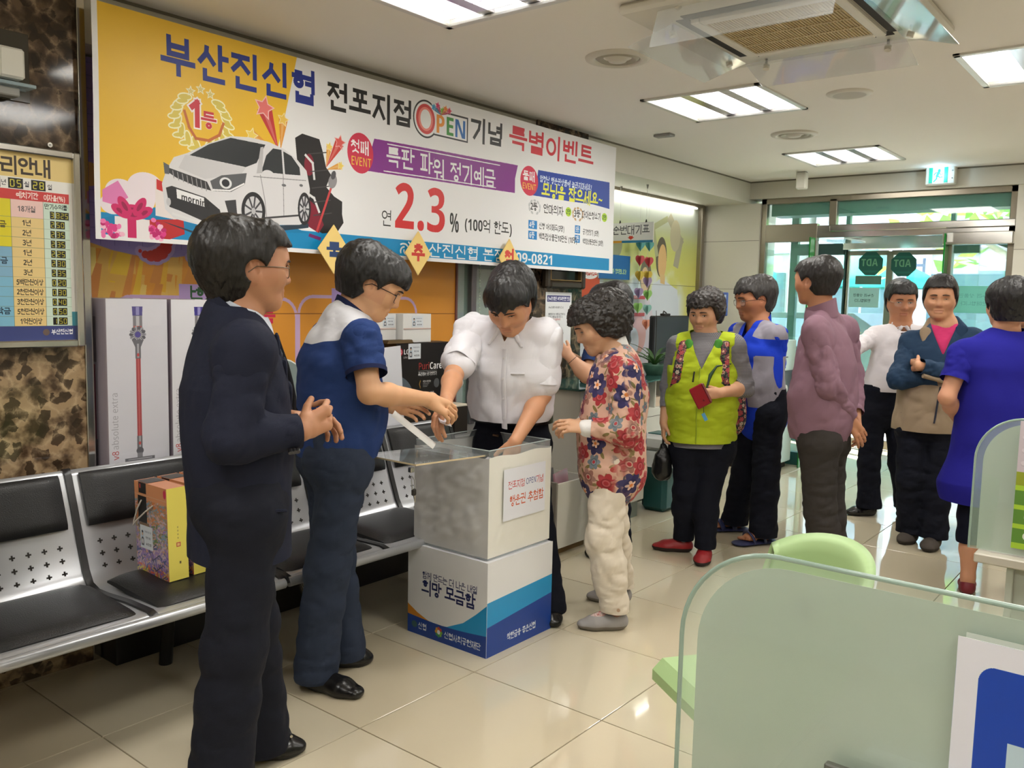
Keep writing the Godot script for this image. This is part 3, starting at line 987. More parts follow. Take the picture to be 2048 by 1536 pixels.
func build_ceiling_things():
	var white := mat("fixture_white", rgb(214, 210, 198), 0.5)
	var t := thing("air_conditioner", "large square ceiling cassette air conditioner with clear plastic wind deflectors", "air conditioner", W3(1.5, CEIL, 0.8))
	var s := st_new()
	bx(s, W3(0, -0.02, 0), W3(0.98, 0.04, 0.98), 0.012)
	part(t, "panel", done(s), white)
	s = st_new()
	for e in [[0, -0.315, 0.6, 0.05], [0, 0.315, 0.6, 0.05]]:
		bx(s, W3(e[0], -0.041, e[1]), W3(e[2], 0.004, e[3]))
		bx(s, W3(e[1], -0.041, e[0]), W3(e[3], 0.004, e[2]))
	part(t, "air_slot", done(s), mat("slot_black", rgb(36, 32, 28), 0.7))
	s = st_new()
	for e in [-1, 1]:
		bx(s, W3(0, -0.05, e * 0.265), W3(0.57, 0.02, 0.04), 0.004)
		bx(s, W3(e * 0.265, -0.05, 0), W3(0.04, 0.02, 0.49), 0.004)
	part(t, "grille_frame", done(s), white)
	s = st_new()
	bx(s, W3(0, -0.046, 0), W3(0.49, 0.01, 0.49))
	for i in 40:
		bx(s, W3(0, -0.053, -0.24 + i * 0.0123), W3(0.488, 0.005, 0.005))
	for i in 3:
		bx(s, W3(-0.12 + i * 0.12, -0.054, 0), W3(0.012, 0.006, 0.488))
	part(t, "intake_grille", done(s), mat("grille_tan", rgb(190, 172, 132), 0.6))
	var clear := pane("deflector_plastic", Color(0.85, 0.88, 0.9), 0.22)
	clear.roughness = 0.05
	for q in [[0.0, -0.43, 0.0, -0.33], [0.46, 0.0, PI / 2, -0.33], [0.0, 0.44, PI, -0.33], [-0.46, 0.0, -PI / 2, -0.1]]:
		var b := Basis(Vector3.UP, -q[2]) * Basis(Vector3.RIGHT, -0.28 if q[2] != -PI / 2 else -1.2)
		var d := part(t, "deflector", box(W3(0.68, 0.004, 0.21), 0.001), clear, Transform3D(b, W3(q[0], -0.09, q[1])))
		for e in [-0.26, 0.26]:
			part(d, "clip", rod([W3(e, 0.0, 0.06), W3(e, 0.055, 0.075)], 0.006, 6), mat("clip_grey", rgb(150, 150, 146), 0.5))
			part(d, "knob", rod([W3(e, -0.012, 0.06), W3(e, 0.008, 0.06)], 0.014, 10), white)
	var lines := {0: "round ceiling air diffuser nearest the air conditioner and the banner", 1: "round ceiling air diffuser farther away, above the far louvre light"}
	for q in [[0, 1.64, -0.08], [1, 3.85, -0.07]]:
		t = thing("air_diffuser", lines[q[0]], "air vent", W3(q[1], CEIL, q[2]), 0.0, "round air diffusers")
		part(t, "rim", turned([W2(0.105, -0.002), W2(0.11, -0.012), W2(0.125, -0.016), W2(0.15, -0.008), W2(0.153, 0.0)], 36), white)
		part(t, "cone", turned([W2(0.0, -0.02), W2(0.04, -0.018), W2(0.05, -0.006), W2(0.058, -0.001)], 28), white)
		part(t, "ring", turned([W2(0.066, -0.001), W2(0.085, -0.014), W2(0.09, -0.012), W2(0.104, -0.001)], 30), mat("diffuser_shade", rgb(170, 164, 148), 0.5))
	t = thing("ceiling_speaker", "flat round ceiling speaker between the air conditioner and the exit sign", "speaker", W3(2.91, CEIL, 0.585))
	part(t, "rim", turned([W2(0.085, -0.012), W2(0.1, -0.012), W2(0.118, -0.004), W2(0.12, 0.0)], 36), white)
	part(t, "mesh_cover", turned([W2(0.0, -0.013), W2(0.086, -0.0115)], 30), mat("speaker_mesh", rgb(196, 193, 184), 0.8))
	t = thing("heat_detector", "small grey box fixed to the ceiling near the end of the banner", "detector", W3(3.4, CEIL, -0.8))
	part(t, "body", box(W3(0.07, 0.018, 0.13), 0.004, W3(0, -0.009, 0)), mat("detector_grey", rgb(150, 150, 146), 0.5))
	t = thing("motion_sensor", "small white box hanging from the ceiling by the corner over the entrance", "sensor", W3(5.5, CEIL, -0.62))
	part(t, "body", box(W3(0.07, 0.14, 0.085), 0.008, W3(0, -0.075, 0)), mat("sensor_white", rgb(222, 220, 210), 0.5))
	part(t, "foot", box(W3(0.05, 0.012, 0.07), 0.002, W3(0, -0.006, 0)), mat("detector_grey"))
	t = thing("security_camera", "dark dome camera on the ceiling at the right edge", "camera", W3(3.66, CEIL, 1.49))
	part(t, "base", turned([W2(0.05, -0.03), W2(0.06, 0.0)], 24), white)
	part(t, "dome", turned([W2(0.0, -0.085), W2(0.03, -0.075), W2(0.046, -0.05), W2(0.05, -0.028)], 24), mat("smoked_dome", rgb(26, 26, 28), 0.1))
	t = thing("exit_sign", "lit green and white running-man exit sign above the entrance", "exit sign", W3(EAST - 0.06, 2.56, 0.4), -PI / 2)
	part(t, "housing", box(W3(0.225, 0.155, 0.075), 0.008), mat("sensor_white"))
	var cv := Canvas.new(0.14, 0.125, 1500, rgb(214, 222, 255))
	var g := rgb(20, 140, 120)
	cv.rect(0, 0, 0.028, 0.125, g)
	cv.rect(0.112, 0, 0.028, 0.125, g)
	cv.ell(0.075, 0.026, 0.011, 0.011, g)
	cv.line([[0.074, 0.038], [0.062, 0.068]], 0.02, g)
	cv.line([[0.07, 0.043], [0.048, 0.046], [0.038, 0.06]], 0.008, g)
	cv.line([[0.075, 0.046], [0.09, 0.062], [0.104, 0.054]], 0.008, g)
	cv.line([[0.062, 0.066], [0.082, 0.082], [0.1, 0.08]], 0.011, g)
	cv.line([[0.06, 0.068], [0.058, 0.092], [0.04, 0.112]], 0.011, g)
	var em := mat("exit_lit_sign", Color.WHITE, 0.4)
	em.albedo_texture = cv.tex()
	em.emission_enabled = true
	em.emission_texture = em.albedo_texture
	em.emission_energy_multiplier = 0.9
	part(t, "lit_sign_face", printed(0.14, 0.125, 0.004, em, mat("sensor_white")), null, T(-0.012, 0, 0.039))
	part(t, "button", rod([W3(0.092, 0.03, 0.036), W3(0.092, 0.03, 0.042)], 0.006, 8), mat("detector_grey"))
	part(t, "button", rod([W3(0.092, -0.03, 0.036), W3(0.092, -0.03, 0.042)], 0.004, 8), mat("slot_black"))
	var l := OmniLight3D.new()
	l.name = "exit_glow"
	l.light_color = Color(0.75, 0.9, 1.0)
	l.light_energy = 0.02
	l.omni_range = 8.0
	l.shadow_enabled = true
	l.position = W3(0, 0, 0.12)
	t.add_child(l)
func star_burst(cv: Canvas, x: float, y: float, r: float, tx: float, ty: float, c: Color, tail: Color):
	var d := (W2(tx, ty) - W2(x, y))
	var n := d.orthogonal().normalized() * r * 0.8
	cv.poly([W2(x, y) + n, W2(tx, ty), W2(x, y) - n], tail)
	cv.poly([W2(x, y) + n * 0.3, W2(tx, ty), W2(x, y) - n * 0.4], tail.lightened(0.25))
	cv.star(x, y, r * 1.12, c.lightened(0.55), 0.2, 0.5)
	cv.star(x, y, r * 0.9, c, 0.2, 0.5)
func banner_art(cv: Canvas, o: float):
	var O := Transform2D(0, W2(-o, 0))
	var P := func(pts: Array) -> Array:
		var q := []
		for p in pts:
			q.append(W2(p[0] - o, p[1]))
		return q
	var W := rgb(238, 238, 240)
	cv.poly(P.call([[0.02, 0.0], [0.935, 0.0], [0.80, 0.52], [0.7, 0.64], [0.4, 0.73], [0.02, 0.8]]), rgb(240, 192, 44))
	var blue := rgb(0, 138, 196)
	cv.rect(0.02 - o, 0.775, 3.6, 0.085, blue)
	cv.poly(P.call([[0.02, 0.8], [0.3, 0.72], [0.62, 0.7], [0.9, 0.76], [1.0, 0.785], [0.02, 0.83]]), blue.darkened(0.06))
	cv.rect(0.0 - o, 0.0, 0.022, 0.88, W)
	cv.rect(0.0 - o, 0.858, 3.7, 0.03, W)
	var navy := rgb(28, 48, 140)
	cv.text("부산진신협", 0.278 - o, 0.052, 0.148, 0.138, navy, 0.15, Transform2D.IDENTITY, 0.13)
	cv.text("전포지점", 1.112 - o, 0.066, 0.128, 0.126, rgb(26, 24, 24), 0.15, Transform2D.IDENTITY, 0.13)
	cv.text("기념", 2.131 - o, 0.058, 0.124, 0.13, rgb(26, 24, 24), 0.15, Transform2D.IDENTITY, 0.13)
	cv.text("특별이벤트", 2.478 - o, 0.042, 0.135, 0.163, rgb(214, 54, 70), 0.13, Transform2D.IDENTITY, 0.13)
	for q in [[0.019, rgb(40, 40, 44)], [0.01, rgb(244, 244, 246)]]:
		cv.ell(1.77 - o, 0.13, 0.075 + q[0], 0.08 + q[0], q[1])
		cv.rect(1.845 - q[0] - o, 0.085 - q[0], 0.245 + q[0] * 2, 0.1 + q[0] * 2, q[1])
	cv.ell(1.77 - o, 0.13, 0.072, 0.078, rgb(214, 70, 70))
	cv.ell(1.77 - o, 0.13, 0.055, 0.062, rgb(240, 140, 130))
	cv.ell(1.77 - o, 0.13, 0.04, 0.05, rgb(244, 244, 246))
	cv.latin("P", 1.842 - o, 0.186, 0.098, rgb(236, 150, 50), true, 1.0)
	cv.latin("E", 1.922 - o, 0.186, 0.098, rgb(60, 150, 60), true, 1.0)
	cv.latin("N", 1.992 - o, 0.186, 0.098, rgb(40, 110, 190), true, 1.0)
	for q in [[1.83, 0.062, rgb(60, 150, 200)], [1.862, 0.048, rgb(214, 60, 110)], [1.9, 0.068, rgb(130, 190, 60)], [1.955, 0.06, rgb(214, 60, 90)], [1.925, 0.055, rgb(230, 130, 50)]]:
		star_burst(cv, q[0] - o, q[1] - 0.005, 0.02, 1.89 - o, 0.09, q[2], q[2].darkened(0.2))
	for side in [-1, 1]:
		for i in 7:
			var a := 0.25 + i * 0.36
			var px: float = 0.45 + side * sin(a) * 0.115
			var py := 0.36 + cos(a) * 0.105
			for e in [[0.0, rgb(250, 244, 200)], [0.006, rgb(222, 200, 84)]]:
				cv.ell(px - o, py, 0.034 - e[0], 0.017 - e[0], e[1], side * (PI / 2 - a) * 0.9 + side * 0.9)
				cv.ell(px - o + side * 0.012, py + 0.018, 0.03 - e[0], 0.014 - e[0], e[1], side * 0.2)
	cv.line(P.call([[0.37, 0.34], [0.39, 0.4], [0.42, 0.44], [0.48, 0.44], [0.53, 0.41], [0.55, 0.36]]), 0.012, rgb(200, 110, 50))
	for q in [[0.4, 0.255], [0.445, 0.238], [0.49, 0.25]]:
		cv.star(q[0] - o, q[1], 0.024, rgb(250, 244, 210))
		cv.star(q[0] - o, q[1], 0.016, rgb(226, 206, 120))
	for q in [[0.014, rgb(250, 240, 236)], [0.0, rgb(206, 44, 60)]]:
		cv.line(P.call([[0.405, 0.315], [0.428, 0.295], [0.428, 0.385]]), 0.022 + q[0], q[1])
		cv.text("등", 0.448 - o, 0.322, 0.07, 0.066, q[1], 0.15 + q[0] * 8)
	star_burst(cv, 0.755 - o, 0.255, 0.05, 0.83 - o, 0.43, rgb(236, 120, 116), rgb(200, 56, 56))
	star_burst(cv, 0.855 - o, 0.29, 0.03, 0.84 - o, 0.43, rgb(240, 200, 90), rgb(226, 150, 50))
	star_burst(cv, 0.69 - o, 0.385, 0.032, 0.82 - o, 0.44, rgb(244, 214, 100), rgb(230, 160, 60))
	star_burst(cv, 1.185 - o, 0.34, 0.035, 1.1 - o, 0.47, rgb(226, 90, 84), rgb(206, 60, 50))
	star_burst(cv, 1.12 - o, 0.37, 0.022, 1.1 - o, 0.47, rgb(244, 214, 100), rgb(230, 160, 60))
	star_burst(cv, 1.19 - o, 0.45, 0.022, 1.1 - o, 0.48, rgb(244, 214, 100), rgb(230, 160, 60))
	var blk := rgb(34, 31, 33)
	cv.poly(P.call([[0.92, 0.36], [0.96, 0.335], [1.06, 0.345], [1.08, 0.4], [1.1, 0.47], [1.13, 0.5], [1.1, 0.56], [1.15, 0.6], [1.2, 0.62], [1.2, 0.68], [1.21, 0.72], [1.17, 0.77], [1.08, 0.78], [0.98, 0.74], [0.95, 0.6], [0.93, 0.45]]), blk)
	cv.poly(P.call([[0.985, 0.62], [1.05, 0.66], [1.09, 0.74], [1.06, 0.78], [0.99, 0.75]]), rgb(132, 22, 48))
	cv.ell(1.0 - o, 0.47, 0.028, 0.05, rgb(132, 22, 48))
	cv.line(P.call([[0.98, 0.43], [1.02, 0.46], [1.03, 0.53]]), 0.012, rgb(226, 226, 228))
	cv.line(P.call([[0.985, 0.6], [1.03, 0.62], [1.06, 0.68]]), 0.012, rgb(226, 226, 228))
	for y in [0.42, 0.5, 0.575, 0.64, 0.7]:
		cv.line(P.call([[0.96 + y * 0.1, y], [1.05 + y * 0.12, y - 0.02]]), 0.005, rgb(70, 66, 68))
	cv.line(P.call([[1.135, 0.55], [1.05, 0.77]]), 0.012, rgb(206, 66, 70))
	cv.ell(1.14 - o, 0.53, 0.025, 0.035, rgb(150, 148, 152), 0.4)
	cv.ell(1.145 - o, 0.5, 0.014, 0.022, rgb(80, 80, 86), 0.4)
	cv.poly(P.call([[1.005, 0.785], [1.075, 0.8], [1.07, 0.815], [1.0, 0.8]]), rgb(120, 40, 110))
	for q in [[0.1, 0.69, 0.06], [0.2, 0.665, 0.075], [0.16, 0.71, 0.08], [0.07, 0.74, 0.05]]:
		cv.ell(q[0] - o, q[1], q[2], q[2] * 0.8, rgb(240, 228, 236))
	cv.poly(P.call([[0.03, 0.69], [0.09, 0.65], [0.13, 0.71], [0.08, 0.745], [0.03, 0.735]]), rgb(230, 130, 190))
	cv.poly(P.call([[0.24, 0.63], [0.33, 0.66], [0.33, 0.78], [0.24, 0.77]]), rgb(236, 226, 224))
	cv.poly(P.call([[0.245, 0.625], [0.335, 0.655], [0.335, 0.69], [0.245, 0.665]]), rgb(206, 44, 44))
	cv.poly(P.call([[0.2, 0.79], [0.36, 0.775], [0.365, 0.835], [0.3, 0.86], [0.2, 0.86]]), rgb(190, 40, 44))
	cv.poly(P.call([[0.075, 0.785], [0.215, 0.79], [0.215, 0.868], [0.075, 0.862]]), rgb(240, 234, 236))
	cv.rect(0.125 - o, 0.785, 0.035, 0.08, rgb(206, 30, 100))
	for q in [[0.1, 0.765, 0.5], [0.145, 0.755, 0.0], [0.19, 0.765, -0.5], [0.145, 0.775, 0.1], [0.115, 0.745, 1.0], [0.175, 0.742, -1.0]]:
		cv.ell(q[0] - o, q[1], 0.042, 0.02, rgb(212, 36, 106), q[2])
		cv.ell(q[0] - o, q[1], 0.02, 0.008, rgb(160, 20, 80), q[2])
	var r := RandomNumberGenerator.new()
	r.seed = 5
	for i in 60:
		var f := i % 2
		var px := r.randfn(0.055 if f else 0.25, 0.022)
		var py := r.randfn(0.835, 0.018)
		cv.ell(clampf(px, 0.03, 0.4) - o, minf(py, 0.862), 0.011, 0.009, [rgb(226, 60, 140), rgb(240, 120, 180), rgb(196, 30, 110), rgb(248, 190, 214)][r.randi_range(0, 3)], r.randf() * 3.0)
	var body := rgb(222, 221, 224)
	cv.poly(P.call([[0.27, 0.79], [0.45, 0.83], [0.7, 0.78], [1.0, 0.74], [1.0, 0.76], [0.7, 0.81], [0.48, 0.85], [0.3, 0.8]]), rgb(40, 60, 76))
	cv.poly(P.call([[0.268, 0.64], [0.29, 0.58], [0.32, 0.53], [0.38, 0.505], [0.47, 0.455], [0.585, 0.405], [0.68, 0.395], [0.78, 0.4], [0.86, 0.42], [0.93, 0.455], [0.985, 0.5], [1.005, 0.58], [1.0, 0.66], [0.99, 0.735], [0.95, 0.75], [0.78, 0.765], [0.64, 0.775], [0.55, 0.8], [0.45, 0.795], [0.32, 0.775], [0.28, 0.74]]), body)
	cv.poly(P.call([[0.39, 0.512], [0.48, 0.455], [0.585, 0.412], [0.76, 0.415], [0.715, 0.5], [0.66, 0.525]]), rgb(38, 42, 46))
	cv.poly(P.call([[0.37, 0.515], [0.39, 0.512], [0.66, 0.527], [0.64, 0.555], [0.46, 0.6], [0.34, 0.57]]), body.darkened(0.06))
	cv.poly(P.call([[0.74, 0.535], [0.765, 0.46], [0.8, 0.425], [0.845, 0.425], [0.855, 0.53]]), rgb(46, 50, 54))
	cv.poly(P.call([[0.865, 0.53], [0.855, 0.43], [0.9, 0.445], [0.945, 0.49], [0.95, 0.525]]), rgb(46, 50, 54))
	cv.poly(P.call([[0.715, 0.545], [0.745, 0.54], [0.75, 0.425], [0.735, 0.43]]), body.darkened(0.15))
	cv.ell(0.775 - o, 0.545, 0.033, 0.022, body)
	cv.line(P.call([[0.7, 0.56], [0.98, 0.545]]), 0.004, rgb(150, 150, 154))
	cv.line(P.call([[0.855, 0.53], [0.862, 0.72]]), 0.003, rgb(130, 130, 134))
	cv.line(P.call([[0.735, 0.55], [0.76, 0.66], [0.77, 0.74]]), 0.003, rgb(130, 130, 134))
	cv.line(P.call([[0.76, 0.735], [0.96, 0.705]]), 0.008, rgb(60, 60, 64))
	cv.ell(0.86 - o, 0.58, 0.012, 0.006, rgb(110, 110, 114))
	cv.ell(0.955 - o, 0.57, 0.01, 0.006, rgb(110, 110, 114))
	cv.poly(P.call([[0.3, 0.575], [0.47, 0.61], [0.49, 0.645], [0.42, 0.635], [0.33, 0.61], [0.3, 0.595]]), rgb(52, 52, 56))
	for i in 8:
		cv.line(P.call([[0.315 + i * 0.021, 0.585 + i * 0.004], [0.32 + i * 0.021, 0.612 + i * 0.005]]), 0.004, rgb(150, 150, 152))
	cv.poly(P.call([[0.485, 0.605], [0.54, 0.575], [0.665, 0.55], [0.655, 0.6], [0.585, 0.64], [0.5, 0.645]]), rgb(92, 94, 98))
	cv.ell(0.56 - o, 0.605, 0.03, 0.024, rgb(226, 228, 230))
	cv.ell(0.56 - o, 0.605, 0.019, 0.016, rgb(40, 44, 50))
	cv.line(P.call([[0.5, 0.64], [0.58, 0.635], [0.65, 0.598]]), 0.007, rgb(240, 240, 242))
	cv.poly(P.call([[0.275, 0.555], [0.3, 0.565], [0.3, 0.6], [0.28, 0.6]]), rgb(92, 94, 98))
	cv.poly(P.call([[0.285, 0.655], [0.31, 0.645], [0.46, 0.675], [0.53, 0.72], [0.55, 0.78], [0.5, 0.79], [0.34, 0.74], [0.3, 0.73]]), rgb(44, 44, 48))
	cv.poly(P.call([[0.33, 0.655], [0.455, 0.678], [0.458, 0.715], [0.333, 0.692]]), rgb(240, 240, 242))
	cv.latin("morning", 0.35, 0.7, 0.026, rgb(30, 30, 32), true, 0.9, Transform2D(W2(1, 0.16), W2(0, 1), W2(-o, -0.06)))
	cv.poly(P.call([[0.31, 0.75], [0.5, 0.79], [0.49, 0.8], [0.31, 0.76]]), rgb(228, 228, 230))
	cv.ell(0.5 - o, 0.77, 0.015, 0.02, rgb(200, 200, 204))
	cv.ell(0.296 - o, 0.71, 0.01, 0.016, rgb(200, 200, 204))
	cv.poly(P.call([[0.555, 0.68], [0.61, 0.67], [0.62, 0.77], [0.59, 0.785]]), rgb(60, 60, 64))
	for q in [[0.7, 0.71, 0.054, 0.075], [0.975, 0.675, 0.032, 0.068]]:
		cv.ell(q[0] - o, q[1], q[2] * 1.15, q[3] * 1.1, rgb(40, 40, 44))
		cv.ell(q[0] - o, q[1], q[2] * 0.85, q[3] * 0.85, rgb(206, 206, 210))
		for i in 9:
			var a := TAU * i / 9
			cv.line([W2(q[0] - o, q[1]), W2(q[0] - o + cos(a) * q[2] * 0.8, q[1] + sin(a) * q[3] * 0.8)], 0.008, rgb(70, 70, 76))
		cv.ell(q[0] - o, q[1], q[2] * 0.2, q[3] * 0.2, rgb(190, 190, 194))
	var red := rgb(214, 38, 76)
	cv.poly(P.call([[1.41, 0.287], [2.56, 0.268], [2.535, 0.35], [2.535, 0.435], [1.335, 0.452], [1.38, 0.37]]), rgb(134, 26, 142))
	cv.ell(1.318 - o, 0.372, 0.085, 0.098, red)
	cv.text("첫째", 1.256 - o, 0.312, 0.062, 0.056, rgb(250, 244, 246), 0.14)
	cv.latin("EVENT", 1.256 - o, 0.433, 0.042, rgb(246, 214, 70), false, 0.8)
	cv.line(P.call([[1.5, 0.3], [2.39, 0.29]]), 0.006, W)
	cv.line(P.call([[1.475, 0.438], [2.355, 0.424]]), 0.006, W)
	cv.text("특판 파워 정기예금", 1.495 - o, 0.312, 0.1, 0.09, W, 0.12, Transform2D(W2(1, -0.012), W2(0, 1), W2(0, 0.018)), 0.1)
	var rd := rgb(216, 40, 44)
	cv.latin("2.3", 1.545 - o, 0.716, 0.235, rd, true, 0.86)
	cv.latin("%", 1.958 - o, 0.708, 0.105, rgb(30, 28, 28), true, 0.62)
	cv.text("연", 1.462 - o, 0.635, 0.078, 0.068, rgb(40, 38, 38), 0.08)
	cv.text("(100억 한도)", 2.083 - o, 0.618, 0.074, 0.068, rgb(34, 32, 32), 0.1, Transform2D.IDENTITY, 0.06)
	cv.poly(P.call([[2.77, 0.268], [3.6, 0.248], [3.61, 0.43], [3.4, 0.418], [3.1, 0.425], [2.7, 0.43], [2.75, 0.38]]), rgb(20, 62, 166))
	cv.ell(2.679 - o, 0.346, 0.092, 0.09, red)
	cv.text("둘째", 2.614 - o, 0.288, 0.058, 0.058, rgb(250, 244, 246), 0.14)
	cv.latin("EVENT", 2.607 - o, 0.398, 0.036, rgb(246, 214, 70), false, 1.0)
	cv.text("엄청난 행운권상품에 놀라지마세요!", 2.79 - o, 0.278, 0.042, 0.034, rgb(226, 238, 250), 0.13, Transform2D(W2(1, -0.012), W2(-0.1, 1), W2(0.03, 0.03)), 0.08)
	cv.text("모닝을 잡으세요~", 2.815 - o, 0.328, 0.088, 0.083, rgb(236, 236, 70), 0.15, Transform2D(W2(1, -0.008), W2(-0.08, 1), W2(0.03, 0.02)), 0.06)
	var grey := rgb(52, 50, 52)
	for q in [[2.737, "2등", rgb(196, 198, 202)], [3.226, "3등", rgb(196, 160, 120)]]:
		for i in 9:
			var a := 0.5 + i * 0.66
			cv.ell(q[0] - o - sin(a) * 0.058, 0.5 + cos(a) * 0.04, 0.014, 0.008, q[2], a)
		cv.text(q[1], q[0] - 0.045 - o, 0.472, 0.05, 0.044, grey, 0.14)
	cv.text("안마의자", 2.832 - o, 0.47, 0.056, 0.054, grey, 0.12, Transform2D.IDENTITY, 0.06)
	cv.text("다이슨청소기", 3.274 - o, 0.47, 0.05, 0.036, grey, 0.12, Transform2D.IDENTITY, 0.06)
	for q in [3.117, 3.549]:
		cv.ell(q - o, 0.494, 0.034, 0.03, rgb(178, 214, 40))
		cv.text("2명", q - 0.026 - o, 0.476, 0.036, 0.03, rgb(60, 110, 40), 0.13)
	for q in [[2.719, 0.609, "4등"], [2.719, 0.674, "6등"], [3.241, 0.6, "5등"], [3.241, 0.662, "7등"]]:
		cv.rect(q[0] - 0.045 - o, q[1] - 0.026, 0.09 if q[0] < 3 else 0.06, 0.052, rgb(24, 128, 200))
		cv.text(q[2], q[0] - 0.036 - o, q[1] - 0.02, 0.04, 0.034 if q[0] < 3 else 0.024, W, 0.13)
	cv.text("신형 아이패드(3명)", 2.785 - o, 0.59, 0.04, 0.03, grey, 0.12)
	cv.text("백화점상품권10만원 (10명)", 2.785 - o, 0.654, 0.042, 0.032, grey, 0.12)
	cv.text("공기청정기 (5명)", 3.29 - o, 0.592, 0.038, 0.024, grey, 0.12, Transform2D.IDENTITY, 0.03)
	cv.text("백화점상품권5만원 (20명)", 3.29 - o, 0.655, 0.038, 0.02, grey, 0.12, Transform2D.IDENTITY, 0.03)
	for i in 5:
		var pts := []
		for k in 8:
			var a := TAU * i / 5 + k * 0.18
			pts.append(W2(1.64 - o + cos(a) * (0.05 - k * 0.004), 0.82 + sin(a) * (0.036 - k * 0.003)))
		cv.line(pts, 0.009, W)
	cv.text("부산진신협 본점 809-0821", 1.7 - o, 0.782, 0.072, 0.092, W, 0.1, Transform2D.IDENTITY, 0.12)
func build_wall_things():
	var left := Canvas.new(1.835, 0.878, 1080, rgb(238, 238, 240))
	banner_art(left, 0.0)
	var right := Canvas.new(1.835, 0.878, 1080, rgb(238, 238, 240))
	banner_art(right, 1.835)
	single("event_banner", "long printed banner with a white car and Korean lettering hung along the wall", "banner", printed(3.67, 0.878, 0.003, pmt("banner_left", left, 0.45), mat("banner_back", rgb(230, 230, 230), 0.7), 60, 0.008, pmt("banner_right", right, 0.45)), null, T(1.52, 2.117, -1.15))
	var W := rgb(236, 200, 122)
	var names := {0: "yellow paper diamond with a dark blue letter, leftmost of the three", 1: "yellow paper diamond with a red letter, middle one of the three", 2: "yellow paper diamond with a red letter right above the white-shirted man's hair"}
	for q in [[0.806, 1.702, "품", rgb(36, 62, 110)], [1.374, 1.714, "추", rgb(206, 60, 50)], [2.14, 1.725, "첨", rgb(216, 72, 60)]]:
		var i := 0 if q[0] < 1.0 else (1 if q[0] < 2 else 2)
		var cv := Canvas.new(0.2, 0.24, 900, rgb(244, 212, 130))
		if i == 0:
			cv.text(q[2], 0.062, 0.085, 0.072, 0.08, q[3], 0.2)
		else:
			cv.text(q[2], 0.058, 0.07, 0.085, 0.085, q[3], 0.2)
		var me := ArrayMesh.new()
		var s := SurfaceTool.new()
		s.begin(Mesh.PRIMITIVE_TRIANGLES)
		var P := [W2(0, -0.117), W2(0.096, 0), W2(0, 0.117), W2(-0.096, 0)]
		for zz in [0.002, -0.002]:
			for k in ([0, 2, 1, 0, 3, 2] if zz > 0 else [0, 1, 2, 0, 2, 3]):
				s.set_uv(W2(0.5 + P[k].x / 0.2, 0.5 - P[k].y / 0.24))
				s.add_vertex(W3(P[k].x, P[k].y, zz))
		s.generate_normals()
		s.commit(me)
		me.surface_set_material(0, pmt("diamond_%d" % i, cv, 0.6))
		single("paper_diamond", names[i], "paper diamond", me, null, T(q[0], q[1], -1.115))
	var film := Canvas.new(2.285, 1.86, 640, rgb(222, 152, 58))
	var f := func(x: float, y: float) -> Vector2: return W2(x + 0.3, 2.41 - y)
	var r := RandomNumberGenerator.new()
	r.seed = 12
	for i in 260:
		var x := r.randf_range(-0.32, 0.75)
		var y := r.randf_range(0.55, 1.75)
		var c := rgb(222, 152, 58).lerp([rgb(232, 196, 60), rgb(226, 182, 90), rgb(206, 136, 70), rgb(232, 210, 120)][r.randi_range(0, 3)], clampf(1.0 - (x + 0.2) * 1.4, 0.0, 1.0))
		var p: Vector2 = f.call(x, y)
		var d := W2(r.randf_range(0.02, 0.06), r.randf_range(-0.22, -0.1))
		var n := W2(0.012 + r.randf() * 0.03, 0.004)
		film.poly([p - n, p + n, p + n * 0.4 + d, p - n * 0.4 + d], c)
	var lilac := rgb(178, 160, 214)
	film.ell(0.06 + 0.3, 2.41 - 2.06, 0.62, 0.43, rgb(152, 140, 206))
	for i in 14:
		film.rect(0.0, 0.05 * i + 0.02, 0.85, 0.003, rgb(128, 118, 186))
		film.rect(0.06 * i, 0.0, 0.003, 0.74, rgb(128, 118, 186))
	film.ell(-0.24 + 0.3, 2.41 - 1.95, 0.09, 0.05, rgb(210, 170, 110))
	for q in [[0.06, 1.69], [0.29, 1.675]]:
		for e in [[0.03, lilac], [0.0, rgb(200, 52, 50)]]:
			var pts := []
			for k in 9:
				var a := -0.4 + k * 0.33
				pts.append(f.call(q[0] - 0.02 + cos(a) * 0.08, q[1] + 0.03 - sin(a) * 0.085))
			for k in 9:
				film.ell(pts[k].x, pts[k].y, 0.008 + 0.022 * sin(PI * k / 8) + e[0] * 0.5, 0.008 + 0.022 * sin(PI * k / 8) + e[0] * 0.5, e[1])
	film.rect(-0.3 + 0.3, 0, 0.001, 1, W)
	var soft := rgb(206, 176, 214)
	for q in [[-0.14, 0.8, 1.46], [0.815, 1.645, 1.475]]:
		var pts := []
		for k in 7:
			pts.append(f.call(q[0] + 0.09 - sin(PI / 2 * (1 - k / 6.0)) * 0.09, q[2] - 0.09 + cos(PI / 2 * (1 - k / 6.0)) * 0.09))
		for k in 7:
			pts.append(f.call(q[1] - 0.09 + sin(PI / 2 * k / 6.0) * 0.09, q[2] - 0.09 + cos(PI / 2 * k / 6.0) * 0.09))
		pts.push_front(f.call(q[0], 0.6))
		pts.append(f.call(q[1], 0.6))
		film.line(pts, 0.016, soft)
	var back := Transform2D(W2(-1, 0), W2(0, 1), W2(2 * (0.3 + 0.285), 0))
	film.rect(0.166 + 0.3, 2.41 - 1.52, 0.24, 0.09, rgb(190, 164, 216))
	film.text("보험", 0.3 + 0.195, 2.41 - 1.508, 0.075, 0.075, rgb(60, 100, 70), 0.14, back)
	film.rect(1.025 + 0.3, 2.41 - 1.52, 0.22, 0.09, rgb(180, 158, 220))
	film.text("를", 0.9, 2.41 - 1.41, 0.07, 0.07, rgb(206, 50, 80), 0.2)
	film.rect(0, 2.41 - 1.389, 2.285, 0.004, rgb(150, 96, 40))
